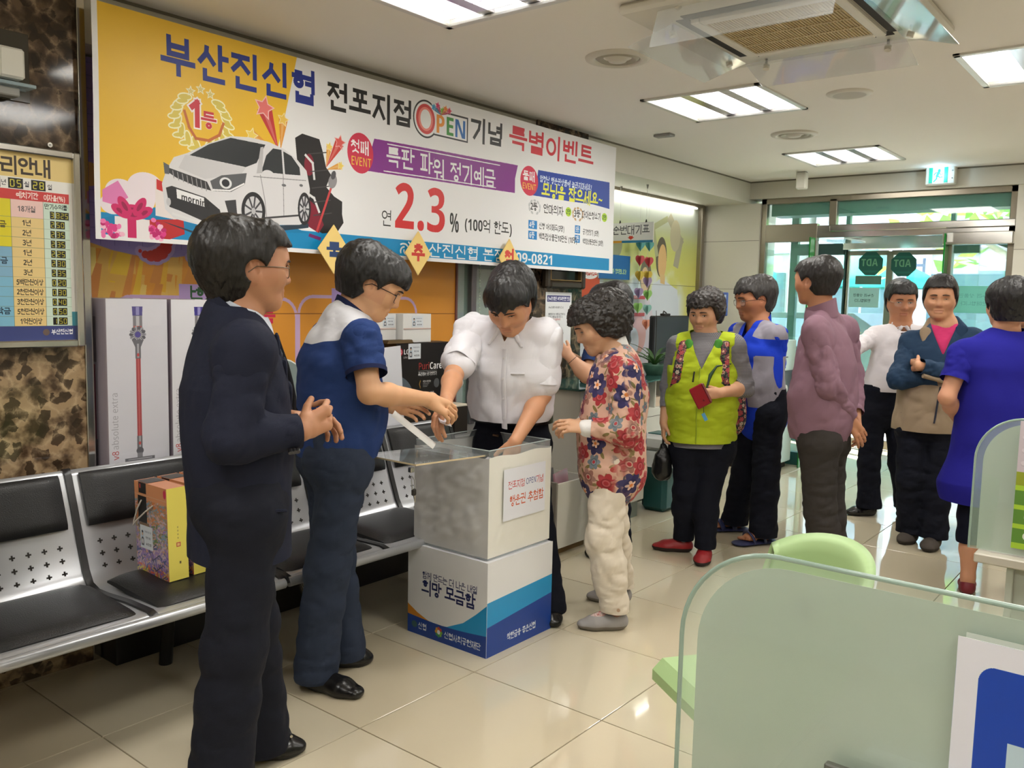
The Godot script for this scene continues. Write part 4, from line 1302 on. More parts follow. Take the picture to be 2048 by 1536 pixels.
	var wn := Node3D.new()
	wn.name = "window_2"
	wn.set_meta("kind", "structure")
	add_child(wn)
	part(wn, "printed_pane", printed(2.285, 1.86, 0.008, pmt("window_film", film, 0.25), mat("film_back", rgb(160, 120, 80), 0.6)), null, T(0.8425, 1.48, -1.40))
	part(wn, "pane", span(W3(1.99, 0.7, -1.405), W3(2.57, 2.42, -1.395)), pane("clear_glass", Color(0.8, 0.95, 0.9), 0.25))
	part(wn, "mullion", span(W3(2.09, 0.7, -1.43), W3(2.135, 2.42, -1.36), 0.004), mat("mullion_grey", rgb(120, 114, 118), 0.35, 0.7))
	part(wn, "mullion", span(W3(1.975, 0.7, -1.43), W3(1.99, 2.42, -1.385), 0.002), mat("brown_edge", rgb(120, 74, 70), 0.5))
	part(wn, "stone_reveal", span(W3(1.99, 0.0, -1.76), W3(2.57, 2.42, -1.62)), mat("pink_granite", rgb(196, 160, 186), 0.5))
	part(wn, "sill", span(W3(-0.3, 0.66, -1.45), W3(2.57, 0.70, -1.09), 0.004), mat("sill_grey", rgb(120, 118, 116), 0.4))
	struct("wall_plinth", span(W3(-0.3, 0, -1.45), W3(1.76, 0.66, -1.10)), mat("plinth_black", rgb(24, 22, 22), 0.35))
	struct("wall_plinth_white", span(W3(1.76, 0, -1.45), W3(2.57, 0.66, -1.10)), wall_mat())
	var s := st_new()
	for i in 90:
		lathe(s, [W2(0.0, -0.006), W2(0.006, 0.0), W2(0.0, 0.006)], 6, T(2.178, 0.72 + i * 0.019, -1.375))
	single("bead_chain", "white bead chain of a roller blind hanging beside the window post", "blind chain", done(s), mat("sensor_white"))
	var t := thing("rate_board", "framed interest-rate board with yellow digits on the marble pillar", "notice board", W3(-0.86, 1.63, -1.19))
	s = st_new()
	for e in [-1, 1]:
		bx(s, W3(e * 0.488, 0, 0.005), W3(0.026, 0.72, 0.05), 0.004)
		bx(s, W3(0, e * 0.348, 0.005), W3(0.95, 0.026, 0.05), 0.004)
	part(t, "frame", done(s), mat("chrome"))
	part(t, "backing", box(W3(0.96, 0.68, 0.03), 0.0, W3(0, 0, -0.012)), mat("slot_black"))
	var cv := Canvas.new(0.96, 0.665, 1500, rgb(238, 236, 232))
	cv.rect(0, 0, 0.96, 0.085, rgb(230, 204, 134))
	cv.text("금리안내", 0.658, 0.016, 0.058, 0.056, rgb(58, 44, 34), 0.15, Transform2D.IDENTITY, 0.02)
	cv.text("예금", 0.5, 0.016, 0.058, 0.056, rgb(58, 44, 34), 0.15, Transform2D.IDENTITY, 0.02)
	var K := rgb(26, 24, 22)
	var Yl := rgb(216, 206, 70)
	for q in [[0.665, "18", 0.046], [0.737, "05", 0.05], [0.815, "28", 0.05]]:
		cv.rect(q[0], 0.089, q[2], 0.036, K)
		for k in 2:
			cv.seven(q[1][k], q[0] + 0.006 + k * 0.023, 0.094, 0.015, 0.026, Yl)
	cv.text("년", 0.714, 0.098, 0.019, 0.017, rgb(50, 50, 60), 0.12)
	cv.text("월", 0.792, 0.098, 0.019, 0.017, rgb(50, 50, 60), 0.12)
	cv.text("일", 0.872, 0.1, 0.019, 0.017, rgb(50, 50, 60), 0.12)
	cv.rect(0, 0.128, 0.948, 0.035, rgb(206, 62, 62))
	cv.text("종 명", 0.62, 0.134, 0.022, 0.021, rgb(250, 236, 230), 0.14)
	cv.text("예치기간", 0.762, 0.135, 0.022, 0.019, rgb(250, 236, 230), 0.14, Transform2D.IDENTITY, 0.0)
	cv.text("이자율(%)", 0.857, 0.136, 0.022, 0.016, rgb(250, 236, 230), 0.14, Transform2D.IDENTITY, 0.0)
	var y0 := 0.163
	var rh := 0.0352
	var rows := [["18개월", "3.825"], ["1년", "2.50"], ["2년", "2.35"], ["3년", "2.35"], ["1년", "2.25"], ["2년", "2.30"], ["3년", "2.35"], ["5백만원이상", "0.20"], ["2천만원이상", "0.30"], ["3천만원이상", "0.40"], ["5천만원이상", "0.50"], ["1억원이상", "1.50"]]
	cv.rect(0.35, y0, 0.392, 0.168, rgb(224, 210, 40))
	cv.rect(0.35, y0 + 0.168, 0.392, 3 * rh, rgb(132, 178, 208))
	cv.rect(0.35, y0 + 0.168 + 3 * rh, 0.392, 5 * rh + 0.01, rgb(128, 186, 214))
	cv.text("예탁금", 0.655, y0 + 0.078, 0.024, 0.022, rgb(80, 70, 30), 0.15)
	cv.text("적금", 0.68, y0 + 0.205, 0.024, 0.022, rgb(30, 50, 70), 0.15)
	cv.text("자유", 0.62, y0 + 0.35, 0.024, 0.022, rgb(30, 50, 70), 0.15)
	cv.text("예탁금", 0.66, y0 + 0.383, 0.024, 0.022, rgb(30, 50, 70), 0.15)
	var y := y0
	for i in rows.size():
		var h := 0.0625 if i == 0 else rh
		cv.rect(0.742, y, 0.112, h, rgb(238, 202, 196) if i == 0 else rgb(232, 204, 140))
		cv.rect(0.854, y, 0.094, h, rgb(206, 226, 212))
		cv.rect(0.35, y + h - 0.001, 0.598, 0.0012, rgb(120, 130, 110))
		var txt: String = rows[i][0]
		var wide := 0.0165 if txt.length() > 4 else 0.019
		cv.text(txt, 0.798 - txt.length() * wide * 0.5 + (0.005 if txt.length() > 3 else 0.0), y + h / 2 - 0.011, 0.022, wide, rgb(100, 90, 90) if i == 0 else rgb(52, 44, 36), 0.12, Transform2D.IDENTITY, 0.0)
		if i == 0:
			cv.text("만기수익률", 0.859, y + 0.006, 0.019, 0.0165, rgb(50, 60, 60), 0.12, Transform2D.IDENTITY, 0.0)
		var num: String = rows[i][1]
		var yy := y + (0.032 if i == 0 else 0.004)
		cv.rect(0.878, yy, 0.016, 0.0275, K)
		cv.rect(0.8985, yy, 0.0155 * (num.length() - 2) + 0.001, 0.0275, K)
		cv.seven(num[0], 0.8805, yy + 0.004, 0.011, 0.0195, Yl)
		cv.rect(0.8955, yy + 0.024, 0.0025, 0.003, K)
		for k in range(2, num.length()):
			cv.seven(num[k], 0.8885 + 0.0155 * (k - 1) - 0.003, yy + 0.004, 0.011, 0.0195, Yl)
		y += h
	cv.rect(0.742, y0, 0.001, y - y0, rgb(110, 120, 100))
	cv.rect(0.854, y0, 0.001, y - y0, rgb(110, 120, 100))
	cv.rect(0.948, 0.56, 0.012, 0.06, rgb(70, 150, 170))
	cv.rect(0, y, 0.96, 0.06, rgb(62, 72, 130))
	cv.ell(0.852, y + 0.023, 0.012, 0.012, rgb(110, 92, 84))
	cv.text("부산진신협", 0.871, y + 0.012, 0.019, 0.0155, rgb(240, 240, 248), 0.15, Transform2D.IDENTITY, 0.02)
	part(t, "board_face", printed(0.95, 0.67, 0.004, pmt("rate_print", cv, 0.4), mat("paper")), null, T(0, 0, 0.006))
	t = thing("mounting_screw", "small round chrome screw above the rate board on the marble", "screw", W3(-0.449, 2.012, -1.214))
	part(t, "cap", rod([W3(0, 0, -0.006), W3(0, 0, 0.012)], 0.009, 14), mat("chrome"))
	part(t, "slot", rod([W3(0, 0, 0.012), W3(0, 0, 0.0135)], 0.004, 8), mat("detector_grey"))
	t = thing("emergency_lamp", "white emergency lamp box with a clear shelf on a dark glass plate, top left", "lamp", W3(-0.58, 2.25, -1.214))
	part(t, "plate", box(W3(0.16, 0.24, 0.006), 0.001, W3(-0.01, 0.02, 0.0)), mat("dark_glass_plate", rgb(66, 62, 54), 0.08))
	part(t, "lamp_box", box(W3(0.085, 0.105, 0.05), 0.008, W3(-0.012, 0.017, 0.045)), mat("sensor_white"))
	part(t, "shelf", box(W3(0.13, 0.012, 0.09), 0.002, W3(-0.01, -0.058, 0.05)), pane("shelf_glass", Color(0.8, 0.9, 0.95), 0.4))
	part(t, "battery_box", box(W3(0.08, 0.03, 0.06), 0.004, W3(-0.03, -0.082, 0.04)), mat("detector_grey"))
	t = thing("picture_frame", "dark bronze framed black panel at the top of the middle marble pillar", "picture frame", W3(2.868, 1.79, -1.235))
	s = st_new()
	for e in [-1, 1]:
		bx(s, W3(e * 0.205, 0, 0.015), W3(0.05, 0.46, 0.05), 0.012)
		bx(s, W3(0, e * 0.205, 0.015), W3(0.36, 0.05, 0.05), 0.012)
	part(t, "frame", done(s), mat("bronze_frame", rgb(56, 46, 34), 0.35, 0.3))
	s = st_new()
	for e in [-1, 1]:
		bx(s, W3(e * 0.175, 0, 0.02), W3(0.008, 0.36, 0.03), 0.002)
		bx(s, W3(0, e * 0.175, 0.02), W3(0.36, 0.008, 0.03), 0.002)
	part(t, "gold_bead", done(s), mat("gold_bead", rgb(150, 122, 76), 0.35, 0.6))
	part(t, "panel", box(W3(0.35, 0.35, 0.008), 0.0, W3(0, 0, 0.004)), mat("black_gloss", rgb(16, 20, 20), 0.06))
	cv = Canvas.new(0.3, 0.4, 1500, rgb(232, 233, 236))
	cv.rect(0.016, 0.022, 0.268, 0.042, rgb(44, 46, 112))
	cv.text("온누리상품권 부정유통관련 안내", 0.022, 0.03, 0.026, 0.0175, rgb(240, 240, 250), 0.15, Transform2D.IDENTITY, 0.0)
	for q in [[0.095, "온누리상품권 부정유통 신고 시", 0], [0.14, "물품판매 없이 상품권을 환전하거나", 0], [0.158, "타인의 상품권을 대리 환전 시", 0], [0.176, "가맹 취소 등 과태료 부과", 1], [0.212, "할인구매 한도 초과 금지", 0], [0.232, "온누리상품권", 0], [0.272, "구매한도 개인 월 이내 할인 시행", 0], [0.318, "온누리상품권 월 구입 한도", 1], [0.35, "신분증 지참하여 주시기 바랍니다", 0], [0.368, "부정유통 신고센터", 0]]:
		cv.text(q[1], 0.035, q[0], 0.014, 0.0115, rgb(190, 60, 60) if q[2] else rgb(70, 70, 80), 0.12, Transform2D.IDENTITY, 0.05)
	single("pillar_notice", "tall white notice with a dark blue heading on the middle marble pillar", "notice", printed(0.3, 0.4, 0.002, pmt("notice_white", cv), mat("paper")), null, T(2.85, 1.335, -1.249))
	cv = Canvas.new(2.65, 1.9, 360, rgb(214, 222, 206))
	var n := FastNoiseLite.new()
	n.seed = 31
	n.frequency = 0.006
	var im := cv.im
	for yy in im.get_height():
		for xx in im.get_width():
			var u := float(xx) / im.get_width()
			var v := float(yy) / im.get_height()
			var c := rgb(198, 206, 196).lerp(rgb(206, 214, 130), smoothstep(0.08, 0.28, v))
			c = c.lerp(rgb(226, 220, 110), smoothstep(0.45, 0.95, u) * smoothstep(0.15, 0.4, v) * 0.7)
			c = c.lerp(rgb(226, 234, 242), smoothstep(0.38, 0.5, v + 0.1 * n.get_noise_2d(xx, yy)) * (1.0 - smoothstep(0.86, 0.95, u)))
			im.set_pixel(xx, yy, c)
	cv.ell(1.95, 0.58, 0.1, 0.2, rgb(96, 92, 78))
	cv.ell(1.97, 0.62, 0.078, 0.17, rgb(226, 186, 128))
	cv.poly([[1.8, 0.87], [1.93, 0.8], [2.05, 0.82], [2.28, 0.9], [2.34, 1.25], [2.3, 1.7], [1.75, 1.7]], rgb(218, 226, 236))
	cv.poly([[1.93, 0.74], [2.03, 0.76], [2.03, 0.85], [1.95, 0.84]], rgb(222, 190, 134))
	cv.ell(1.68, 0.78, 0.1, 0.17, rgb(120, 112, 92))
	cv.ell(1.67, 0.82, 0.07, 0.13, rgb(230, 196, 150))
	cv.poly([[1.5, 1.03], [1.64, 0.96], [1.75, 0.98], [1.85, 1.2], [1.8, 1.7], [1.45, 1.7]], rgb(224, 216, 228))
	cv.line([[2.02, 0.2], [1.78, 0.3], [1.86, 0.55]], 0.06, rgb(176, 180, 140))
	cv.line([[2.1, 0.2], [2.3, 0.4], [2.24, 0.62]], 0.1, rgb(180, 176, 150))
	cv.ell(2.2, 0.35, 0.1, 0.16, rgb(196, 190, 160))
	cv.ell(1.18, 0.5, 0.09, 0.12, rgb(166, 170, 140))
	cv.ell(1.56, 1.35, 0.16, 0.2, rgb(226, 176, 172))
	cv.ell(1.5, 1.42, 0.1, 0.14, rgb(224, 228, 240))
	var w2 := Node3D.new()
	w2.name = "window_3"
	w2.set_meta("kind", "structure")
	add_child(w2)
	part(w2, "poster_pane", printed(2.65, 1.72, 0.006, pmt("couple_poster", cv, 0.12), mat("paper")), null, T(4.48, 1.555, -1.735))
	part(w2, "frame", span(W3(3.13, 2.395, -1.75), W3(5.85, 2.42, -1.69), 0.003), mat("brushed_steel"))
	part(w2, "frame", span(W3(5.80, 0.7, -1.75), W3(5.86, 2.40, -1.69), 0.003), mat("brushed_steel"))
	part(w2, "seam", span(W3(3.13, 1.64, -1.733), W3(5.8, 1.643, -1.7305)), mat("seam"))
	var lt := part(w2, "strip_light", span(W3(3.3, 2.372, -1.72), W3(5.7, 2.388, -1.69), 0.003), glow("strip_light", Color(1, 0.98, 0.94), 2.5))
	var l := AreaLight3D.new()
	l.name = "strip_glow"
	l.area_size = W2(2.4, 0.03)
	l.light_energy = 0.25
	l.light_color = Color(1, 0.98, 0.94)
	l.area_range = 6.0
	l.shadow_enabled = true
	l.position = W3(4.5, 2.368, -1.70)
	l.rotation_degrees = W3(-75, 0, 0)
	w2.add_child(l)
	cv = Canvas.new(0.48, 0.2, 1400, rgb(20, 110, 178))
	cv.text("예금자", 0.02, 0.07, 0.03, 0.026, rgb(230, 240, 250), 0.13)
	cv.text("보호제도가 강화됩니다!", 0.06, 0.115, 0.04, 0.034, rgb(190, 226, 150), 0.14, Transform2D.IDENTITY, 0.0)
	single("blue_sign", "bright blue sign with pale green lettering behind the right end of the banner", "sign", printed(0.48, 0.2, 0.01, pmt("blue_sign", cv), mat("paper")), null, T(4.245, 1.765, -1.69))
	cv = Canvas.new(0.3, 0.45, 900, rgb(214, 84, 40))
	cv.ell(0.15, 0.2, 0.13, 0.05, rgb(244, 240, 236))
	cv.text("상상체험이벤트", 0.03, 0.175, 0.046, 0.032, rgb(206, 60, 40), 0.18, Transform2D.IDENTITY, 0.0)
	cv.ell(0.22, 0.36, 0.05, 0.04, rgb(244, 206, 170))
	single("orange_poster", "orange poster with a white cloud of letters beside the marble pillar", "poster", printed(0.3, 0.45, 0.004, pmt("orange_poster", cv), mat("paper")), null, T(3.89, 1.68, -1.70))
	cv = Canvas.new(0.29, 0.18, 1300, rgb(196, 200, 200))
	cv.rect(0, 0, 0.29, 0.03, rgb(206, 84, 92))
	cv.rect(0, 0.15, 0.29, 0.03, rgb(206, 96, 100))
	cv.text("판매중지", 0.08, 0.004, 0.022, 0.022, rgb(244, 220, 220), 0.14)
	single("red_edged_notice", "grey notice with red bands under the paper hearts", "notice", printed(0.29, 0.18, 0.003, pmt("red_notice", cv), mat("paper")), null, T(4.68, 1.445, -1.725))
	var cols := {"teal": rgb(90, 160, 160), "red": rgb(196, 78, 84), "yellow": rgb(206, 180, 74), "violet": rgb(160, 140, 176), "green": rgb(150, 198, 112), "mint": rgb(150, 200, 190), "peach": rgb(232, 160, 130)}
	var hearts := [[4.536, 1.962, "teal", "left teal paper heart just under the hanging sign"], [4.688, 1.968, "teal", "right teal paper heart just under the hanging sign"], [4.536, 1.836, "red", "left red paper heart on a thread over the poster"], [4.689, 1.83, "red", "right red paper heart on a thread over the poster"], [4.537, 1.705, "yellow", "left yellow paper heart on a thread over the poster"], [4.678, 1.71, "yellow", "right yellow paper heart above the single violet one"], [4.676, 1.655, "violet", "violet paper heart right below the right yellow heart"], [4.535, 1.561, "violet", "violet paper heart over the red band of the notice"], [4.687, 1.545, "green", "green paper heart beside the upper violet one, right thread"], [4.531, 1.435, "green", "green paper heart at the lower left of the notice"], [4.679, 1.421, "mint", "mint paper heart at the lower right of the notice"], [4.684, 1.291, "peach", "peach paper heart at the bottom, above the plant"]]
	var outline := PackedVector2Array()
	for i in 24:
		var a := TAU * i / 24
		outline.append(W2(16 * pow(sin(a), 3), 13 * cos(a) - 5 * cos(2 * a) - 2 * cos(3 * a) - cos(4 * a)) * 0.0033)
	var half := PackedVector2Array()
	for p in outline:
		if p.x >= -0.001:
			half.append(p)
	for h in hearts:
		t = thing("paper_heart", h[3], "paper heart", W3(h[0], h[1], -1.62 if h[2] != "mint" else -1.615), 0.2, "folded paper hearts on threads")
		var hm := slab(half, -0.0006, 0.0006)
		for a in [0.5, -0.5, PI - 0.5, PI + 0.5]:
			part(t, "fold", hm, mat("heart_" + h[2], cols[h[2]], 0.7), T(0, 0, 0, a))
	for q in [4.536, 4.683]:
		single("heart_thread", "thin thread that carries the %s column of paper hearts" % ("left" if q < 4.6 else "right"), "thread", rod([W3(q, 2.40, -1.632), W3(q, 1.3 if q > 4.6 else 1.44, -1.632)], 0.0012, 5), mat("thread", rgb(210, 210, 206), 0.6))
	t = thing("hanging_sign", "white hanging sign with dark lettering and a red arrow over a blue strip", "sign", W3(4.23, 2.04, -1.53), -PI / 2)
	cv = Canvas.new(0.41, 0.162, 1800, rgb(214, 216, 216))
	cv.text("순번대기표", 0.03, 0.022, 0.072, 0.066, rgb(44, 48, 60), 0.1, Transform2D.IDENTITY, 0.06)
	cv.rect(0.0, 0.143, 0.12, 0.02, rgb(206, 150, 50))
	cv.rect(0.12, 0.143, 0.29, 0.02, rgb(32, 118, 160))
	cv.rect(0.187, 0.107, 0.036, 0.012, rgb(190, 60, 40))
	cv.poly([[0.172, 0.117], [0.238, 0.117], [0.205, 0.138]], rgb(190, 60, 40))
	part(t, "board", printed(0.41, 0.162, 0.012, pmt("queue_sign", cv), mat("pale_plastic", rgb(205, 203, 196), 0.5)))
	for e in [-0.11, 0.135]:
		part(t, "wire", rod([W3(e, 0.08, 0), W3(e, 0.378, 0)], 0.0012, 5), mat("thread"))
		part(t, "hook", rod([W3(e, 0.345, 0), W3(e, 0.378, 0)], [0.004, 0.011], 8), mat("detector_grey"))
		part(t, "clamp", rod([W3(e, 0.078, 0), W3(e, 0.102, 0)], [0.009, 0.004], 8), mat("slot_black"))
func ribbon(prof: Array, x0: float, x1: float, thick: float) -> ArrayMesh:
	var s := st_new()
	s.set_smooth_group(2)
	var n := prof.size()
	var up := []
	var dn := []
	for k in n:
		var d: Vector2 = (prof[min(k + 1, n - 1)] - prof[max(k - 1, 0)]).normalized()
		var nn := W2(-d.y, d.x) * thick * 0.5
		if nn.y < 0 or (absf(nn.y) < 0.3 and nn.x < 0):
			nn = -nn
		up.append(prof[k] + nn)
		dn.append(prof[k] - nn)
	var V := func(p: Vector2, x: float) -> Vector3: return W3(x, p.y, p.x)
	var mid := W3((x0 + x1) / 2, 0, 0)
	for k in n - 1:
		var c: Vector2 = (prof[k] + prof[k + 1]) / 2
		face_out(s, [V.call(up[k], x0), V.call(up[k], x1), V.call(up[k + 1], x1), V.call(up[k + 1], x0)], V.call(c, mid.x))
		face_out(s, [V.call(dn[k], x0), V.call(dn[k], x1), V.call(dn[k + 1], x1), V.call(dn[k + 1], x0)], V.call(c, mid.x))
	s.set_smooth_group(-1)
	for k in n - 1:
		for x in [x0, x1]:
			face_out(s, [V.call(up[k], x), V.call(dn[k], x), V.call(dn[k + 1], x), V.call(up[k + 1], x)], mid)
	for k in [0, n - 1]:
		face_out(s, [V.call(up[k], x0), V.call(up[k], x1), V.call(dn[k], x1), V.call(dn[k], x0)], V.call(prof[1], mid.x))
	return done(s)
func cushion(w: float, l: float, h: float) -> ArrayMesh:
	var s := st_new()
	s.set_smooth_group(3)
	var n := 14
	var P := func(i: int, j: int, top: bool) -> Vector3:
		var u := i / float(n) * 2 - 1
		var v := j / float(n) * 2 - 1
		var e := maxf(absf(u), absf(v))
		var edge := 1.0 - pow(maxf(absf(u), 0.0), 10.0) * 0.55
		var edge2 := 1.0 - pow(maxf(absf(v), 0.0), 10.0) * 0.55
		return W3(u * w / 2, h * edge * edge2 if top else 0.0, v * l / 2)
	for i in n:
		for j in n:
			quad(s, P.call(i, j, true), P.call(i, j + 1, true), P.call(i + 1, j + 1, true), P.call(i + 1, j, true))
	s.set_smooth_group(-1)
	for i in n:
		for e in [0, n]:
			face_out(s, [P.call(i, e, true), P.call(i + 1, e, true), P.call(i + 1, e, false), P.call(i, e, false)], Vector3.ZERO)
			face_out(s, [P.call(e, i, true), P.call(e, i + 1, true), P.call(e, i + 1, false), P.call(e, i, false)], Vector3.ZERO)
	return done(s)
func build_benches():
	var steel := mat("seat_steel", rgb(178, 180, 184), 0.3, 0.55)
	var chrome := mat("chrome")
	var black := mat("bench_black", rgb(22, 22, 24), 0.35)
	var leather := mat("black_leather", rgb(24, 24, 26), 0.42)
	leather.normal_enabled = true
	leather.normal_texture = noise_normal("leather", 0.12, 256, 4.0)
	leather.normal_scale = 0.3
	leather.uv1_triplanar = true
	leather.uv1_scale = W3(6, 6, 6)
	var prof := [W2(-0.44, 0.405), W2(-0.447, 0.42), W2(-0.48, 0.428), W2(-0.62, 0.425), W2(-0.78, 0.412), W2(-0.85, 0.41), W2(-0.90, 0.425), W2(-0.93, 0.47), W2(-0.965, 0.56), W2(-1.01, 0.69), W2(-1.05, 0.80), W2(-1.062, 0.82), W2(-1.075, 0.815)]
	var shell := ribbon(prof, -0.245, 0.245, 0.004)
	var strip := ribbon(prof, -0.012, 0.012, 0.018)
	var pad := cushion(0.44, 0.36, 0.036)
	var bpad := cushion(0.44, 0.2, 0.03)
	var holes := st_new()
	for r in 4:
		for c in 8:
			var y := 0.475 + r * 0.043
			var z := -0.932 - (y - 0.47) * 0.39 + 0.004
			var b := Transform3D(Basis(Vector3.RIGHT, -0.36), W3(-0.185 + c * 0.053, y, z))
			bx(holes, Vector3.ZERO, W3(0.019, 0.006, 0.002), 0.0, b)
			bx(holes, Vector3.ZERO, W3(0.006, 0.019, 0.002), 0.0, b)
	var hole_mesh := done(holes)
	var label := {0: "three-seat black padded metal bench nearest the marble pillar, gift bags on it", 1: "three-seat black padded metal bench behind the two men, running to the ticket box"}
	for k in 2:
		var x0 := -1.52 + k * 1.545
		var t := thing("waiting_bench", label[k], "bench", W3(x0, 0, 0), 0.0, "three-seat waiting benches")
		for i in 3:
			var xc := 0.2575 + i * 0.515
			var o := part(t, "seat_shell", shell, steel, T(xc, 0, 0))
			part(o, "seat_pad", pad, leather, Transform3D(Basis(Vector3.RIGHT, 0.05), W3(0, 0.427, -0.665)))
			part(o, "back_pad", bpad, leather, Transform3D(Basis(Vector3.RIGHT, PI / 2 - 0.36), W3(0, 0.715, -1.012)))
			var h := part(o, "perforations", hole_mesh, mat("slot_black", rgb(36, 32, 28), 0.7))
			h.set_meta("kind", "stuff")
		part(t, "front_rail", rod([W3(0.01, 0.41, -0.44), W3(1.535, 0.41, -0.44)], 0.019, 12), steel)
		for i in 4:
			part(t, "divider", strip, black, T(clampf(i * 0.515, 0.012, 1.533), 0.001, 0.002))
		part(t, "beam", span(W3(0.03, 0.34, -0.8), W3(1.515, 0.39, -0.7), 0.006), black)
		for lx in [0.2, 1.36]:
			part(t, "leg", rod([W3(lx, 0.36, -0.7), W3(lx, 0.33, -0.6), W3(lx, 0.25, -0.535), W3(lx, 0.12, -0.51), W3(lx, 0.0, -0.505)], 0.026, 14), chrome)
			part(t, "leg", rod([W3(lx, 0.36, -0.78), W3(lx, 0.32, -0.88), W3(lx, 0.22, -0.95), W3(lx, 0.0, -0.98)], 0.026, 14), black if k == 0 else chrome)
func build_prizes():
	var cv := Canvas.new(0.25, 0.76, 1100, rgb(226, 226, 232))
	var cx := 0.125
	cv.poly([[cx - 0.022, 0.03], [cx + 0.022, 0.03], [cx + 0.02, 0.066], [cx - 0.02, 0.066]], rgb(66, 58, 140))
	cv.rect(cx - 0.006, 0.032, 0.014, 0.033, rgb(150, 146, 200))
	cv.rect(cx - 0.019, 0.066, 0.038, 0.052, rgb(128, 126, 130))
	cv.rect(cx - 0.006, 0.068, 0.014, 0.04, rgb(196, 196, 200))
	cv.rect(cx - 0.016, 0.108, 0.032, 0.008, rgb(206, 80, 70))
	for i in 14:
		var a := TAU * i / 14
		cv.ell(cx + cos(a) * 0.026, 0.143 + sin(a) * 0.026, 0.009, 0.007, rgb(96, 96, 102) if i % 2 else rgb(170, 170, 176), a)
	cv.ell(cx, 0.143, 0.02, 0.02, rgb(190, 190, 196))
	for i in 16:
		var a := TAU * i / 16
		cv.line([[cx + cos(a) * 0.012, 0.143 + sin(a) * 0.012], [cx + cos(a) * 0.03, 0.143 + sin(a) * 0.03]], 0.002, rgb(70, 70, 76))
	cv.ell(cx, 0.143, 0.012, 0.012, rgb(82, 74, 160))
	cv.poly([[cx - 0.024, 0.165], [cx + 0.024, 0.165], [cx + 0.011, 0.195], [cx + 0.011, 0.24], [cx - 0.011, 0.24], [cx - 0.011, 0.195]], rgb(110, 110, 114))
	cv.rect(cx - 0.004, 0.18, 0.008, 0.056, rgb(180, 180, 184))
	cv.ell(cx, 0.225, 0.005, 0.007, rgb(206, 80, 70))
	cv.rect(cx - 0.0095, 0.24, 0.019, 0.315, rgb(178, 62, 60))
	cv.rect(cx - 0.003, 0.24, 0.006, 0.315, rgb(206, 98, 92))
	cv.rect(cx - 0.011, 0.555, 0.022, 0.05, rgb(110, 110, 114))
	cv.rect(cx - 0.003, 0.556, 0.007, 0.05, rgb(176, 176, 180))
	cv.ell(cx, 0.586, 0.005, 0.007, rgb(206, 80, 70))
	cv.ell(cx, 0.617, 0.015, 0.015, rgb(86, 86, 92))
	cv.rect(cx - 0.011, 0.625, 0.022, 0.03, rgb(130, 130, 134))
	cv.rect(cx - 0.062, 0.644, 0.124, 0.017, rgb(110, 110, 114))
	cv.rect(cx - 0.05, 0.648, 0.1, 0.004, rgb(190, 190, 194))
	var up := Transform2D(W2(0, -1), W2(1, 0), W2(0, 0))
	var xw := cv.latin("dyson ", -0.75, 0.038, 0.026, rgb(40, 40, 44), false, 1.0, up)
	xw = cv.latin("v8", xw, 0.038, 0.026, rgb(190, 60, 60), false, 1.0, up)
	cv.latin("absolute extra", xw + 0.004, 0.038, 0.026, rgb(176, 176, 182), false, 1.0, up)
	var front := pmt("vacuum_print", cv, 0.3)
	var side := mat("carton_lilac", rgb(176, 166, 178), 0.4)
	var lab := ["white upright carton printed with a stick vacuum, next to the marble pillar", "white upright carton printed with a stick vacuum, second from the marble pillar"]
	for i in 2:
		var t := thing("vacuum_carton", lab[i], "carton", W3(-0.155 + i * 0.27, 0.70, -1.255), 0.0, "stick vacuum cartons on the sill")
		part(t, "carton", printed(0.252, 0.752, 0.2, front, side), null, T(0, 0.376, 0))
		part(t, "tape_seal", box(W3(0.03, 0.002, 0.19), 0.0, W3(0.0, 0.753, 0)), mat("clear_tape", rgb(206, 206, 210), 0.15))
		if i == 0:
			var sd := Canvas.new(0.2, 0.75, 500, rgb(176, 166, 178))
			sd.rect(0.09, 0.26, 0.014, 0.3, rgb(150, 70, 90))
			sd.rect(0.08, 0.07, 0.035, 0.18, rgb(120, 112, 124))
			sd.rect(0.085, 0.56, 0.025, 0.14, rgb(110, 104, 114))
			part(t, "side_print", printed(0.2, 0.75, 0.001, pmt("vacuum_side", sd, 0.25), side), null, T(-0.1268, 0.376, 0, -PI / 2))
			part(t, "plastic_wrap", box(W3(0.256, 0.758, 0.204), 0.004, W3(0, 0.378, 0)), pane("wrap", Color(0.9, 0.88, 0.95), 0.07))
	var pts := PackedVector2Array([W2(-0.22, 0)])
	for k in 13:
		var a := PI - PI * k / 12
		pts.append(W2(cos(a) * 0.22, 0.33 + sin(a) * 0.16))
	pts.append(W2(0.22, 0))
	var t2 := thing("rounded_board", "rounded grey-green board with a pale edge, between the suited man and the man in the polo shirt", "board", W3(0.48, 0.70, -1.17))
	part(t2, "panel", slab(pts, -0.012, 0.012), mat("grey_green_board", rgb(128, 142, 140), 0.6))
	var rim := []
	for p in pts:
		rim.append(W3(p.x, p.y, 0))
	part(t2, "edge", rod(rim, 0.009, 6), mat("pale_edge", rgb(206, 212, 208), 0.6))
	cv = Canvas.new(0.445, 0.36, 1700, rgb(26, 24, 25))
	cv.ell(0.028, 0.046, 0.0195, 0.0215, rgb(190, 40, 62))
	cv.ring(0.028, 0.046, 0.012, 0.0025, rgb(236, 210, 214))
	cv.line([[0.026, 0.038], [0.026, 0.053], [0.034, 0.053]], 0.003, rgb(236, 210, 214))
	cv.latin("LG", 0.054, 0.058, 0.0265, rgb(240, 240, 240), true, 0.9)
	cv.latin("Life's Good", 0.054, 0.08, 0.011, rgb(220, 220, 220), false, 1.0)
	var xx := cv.latin("Puri", 0.165, 0.146, 0.038, rgb(176, 52, 48), false, 0.92)
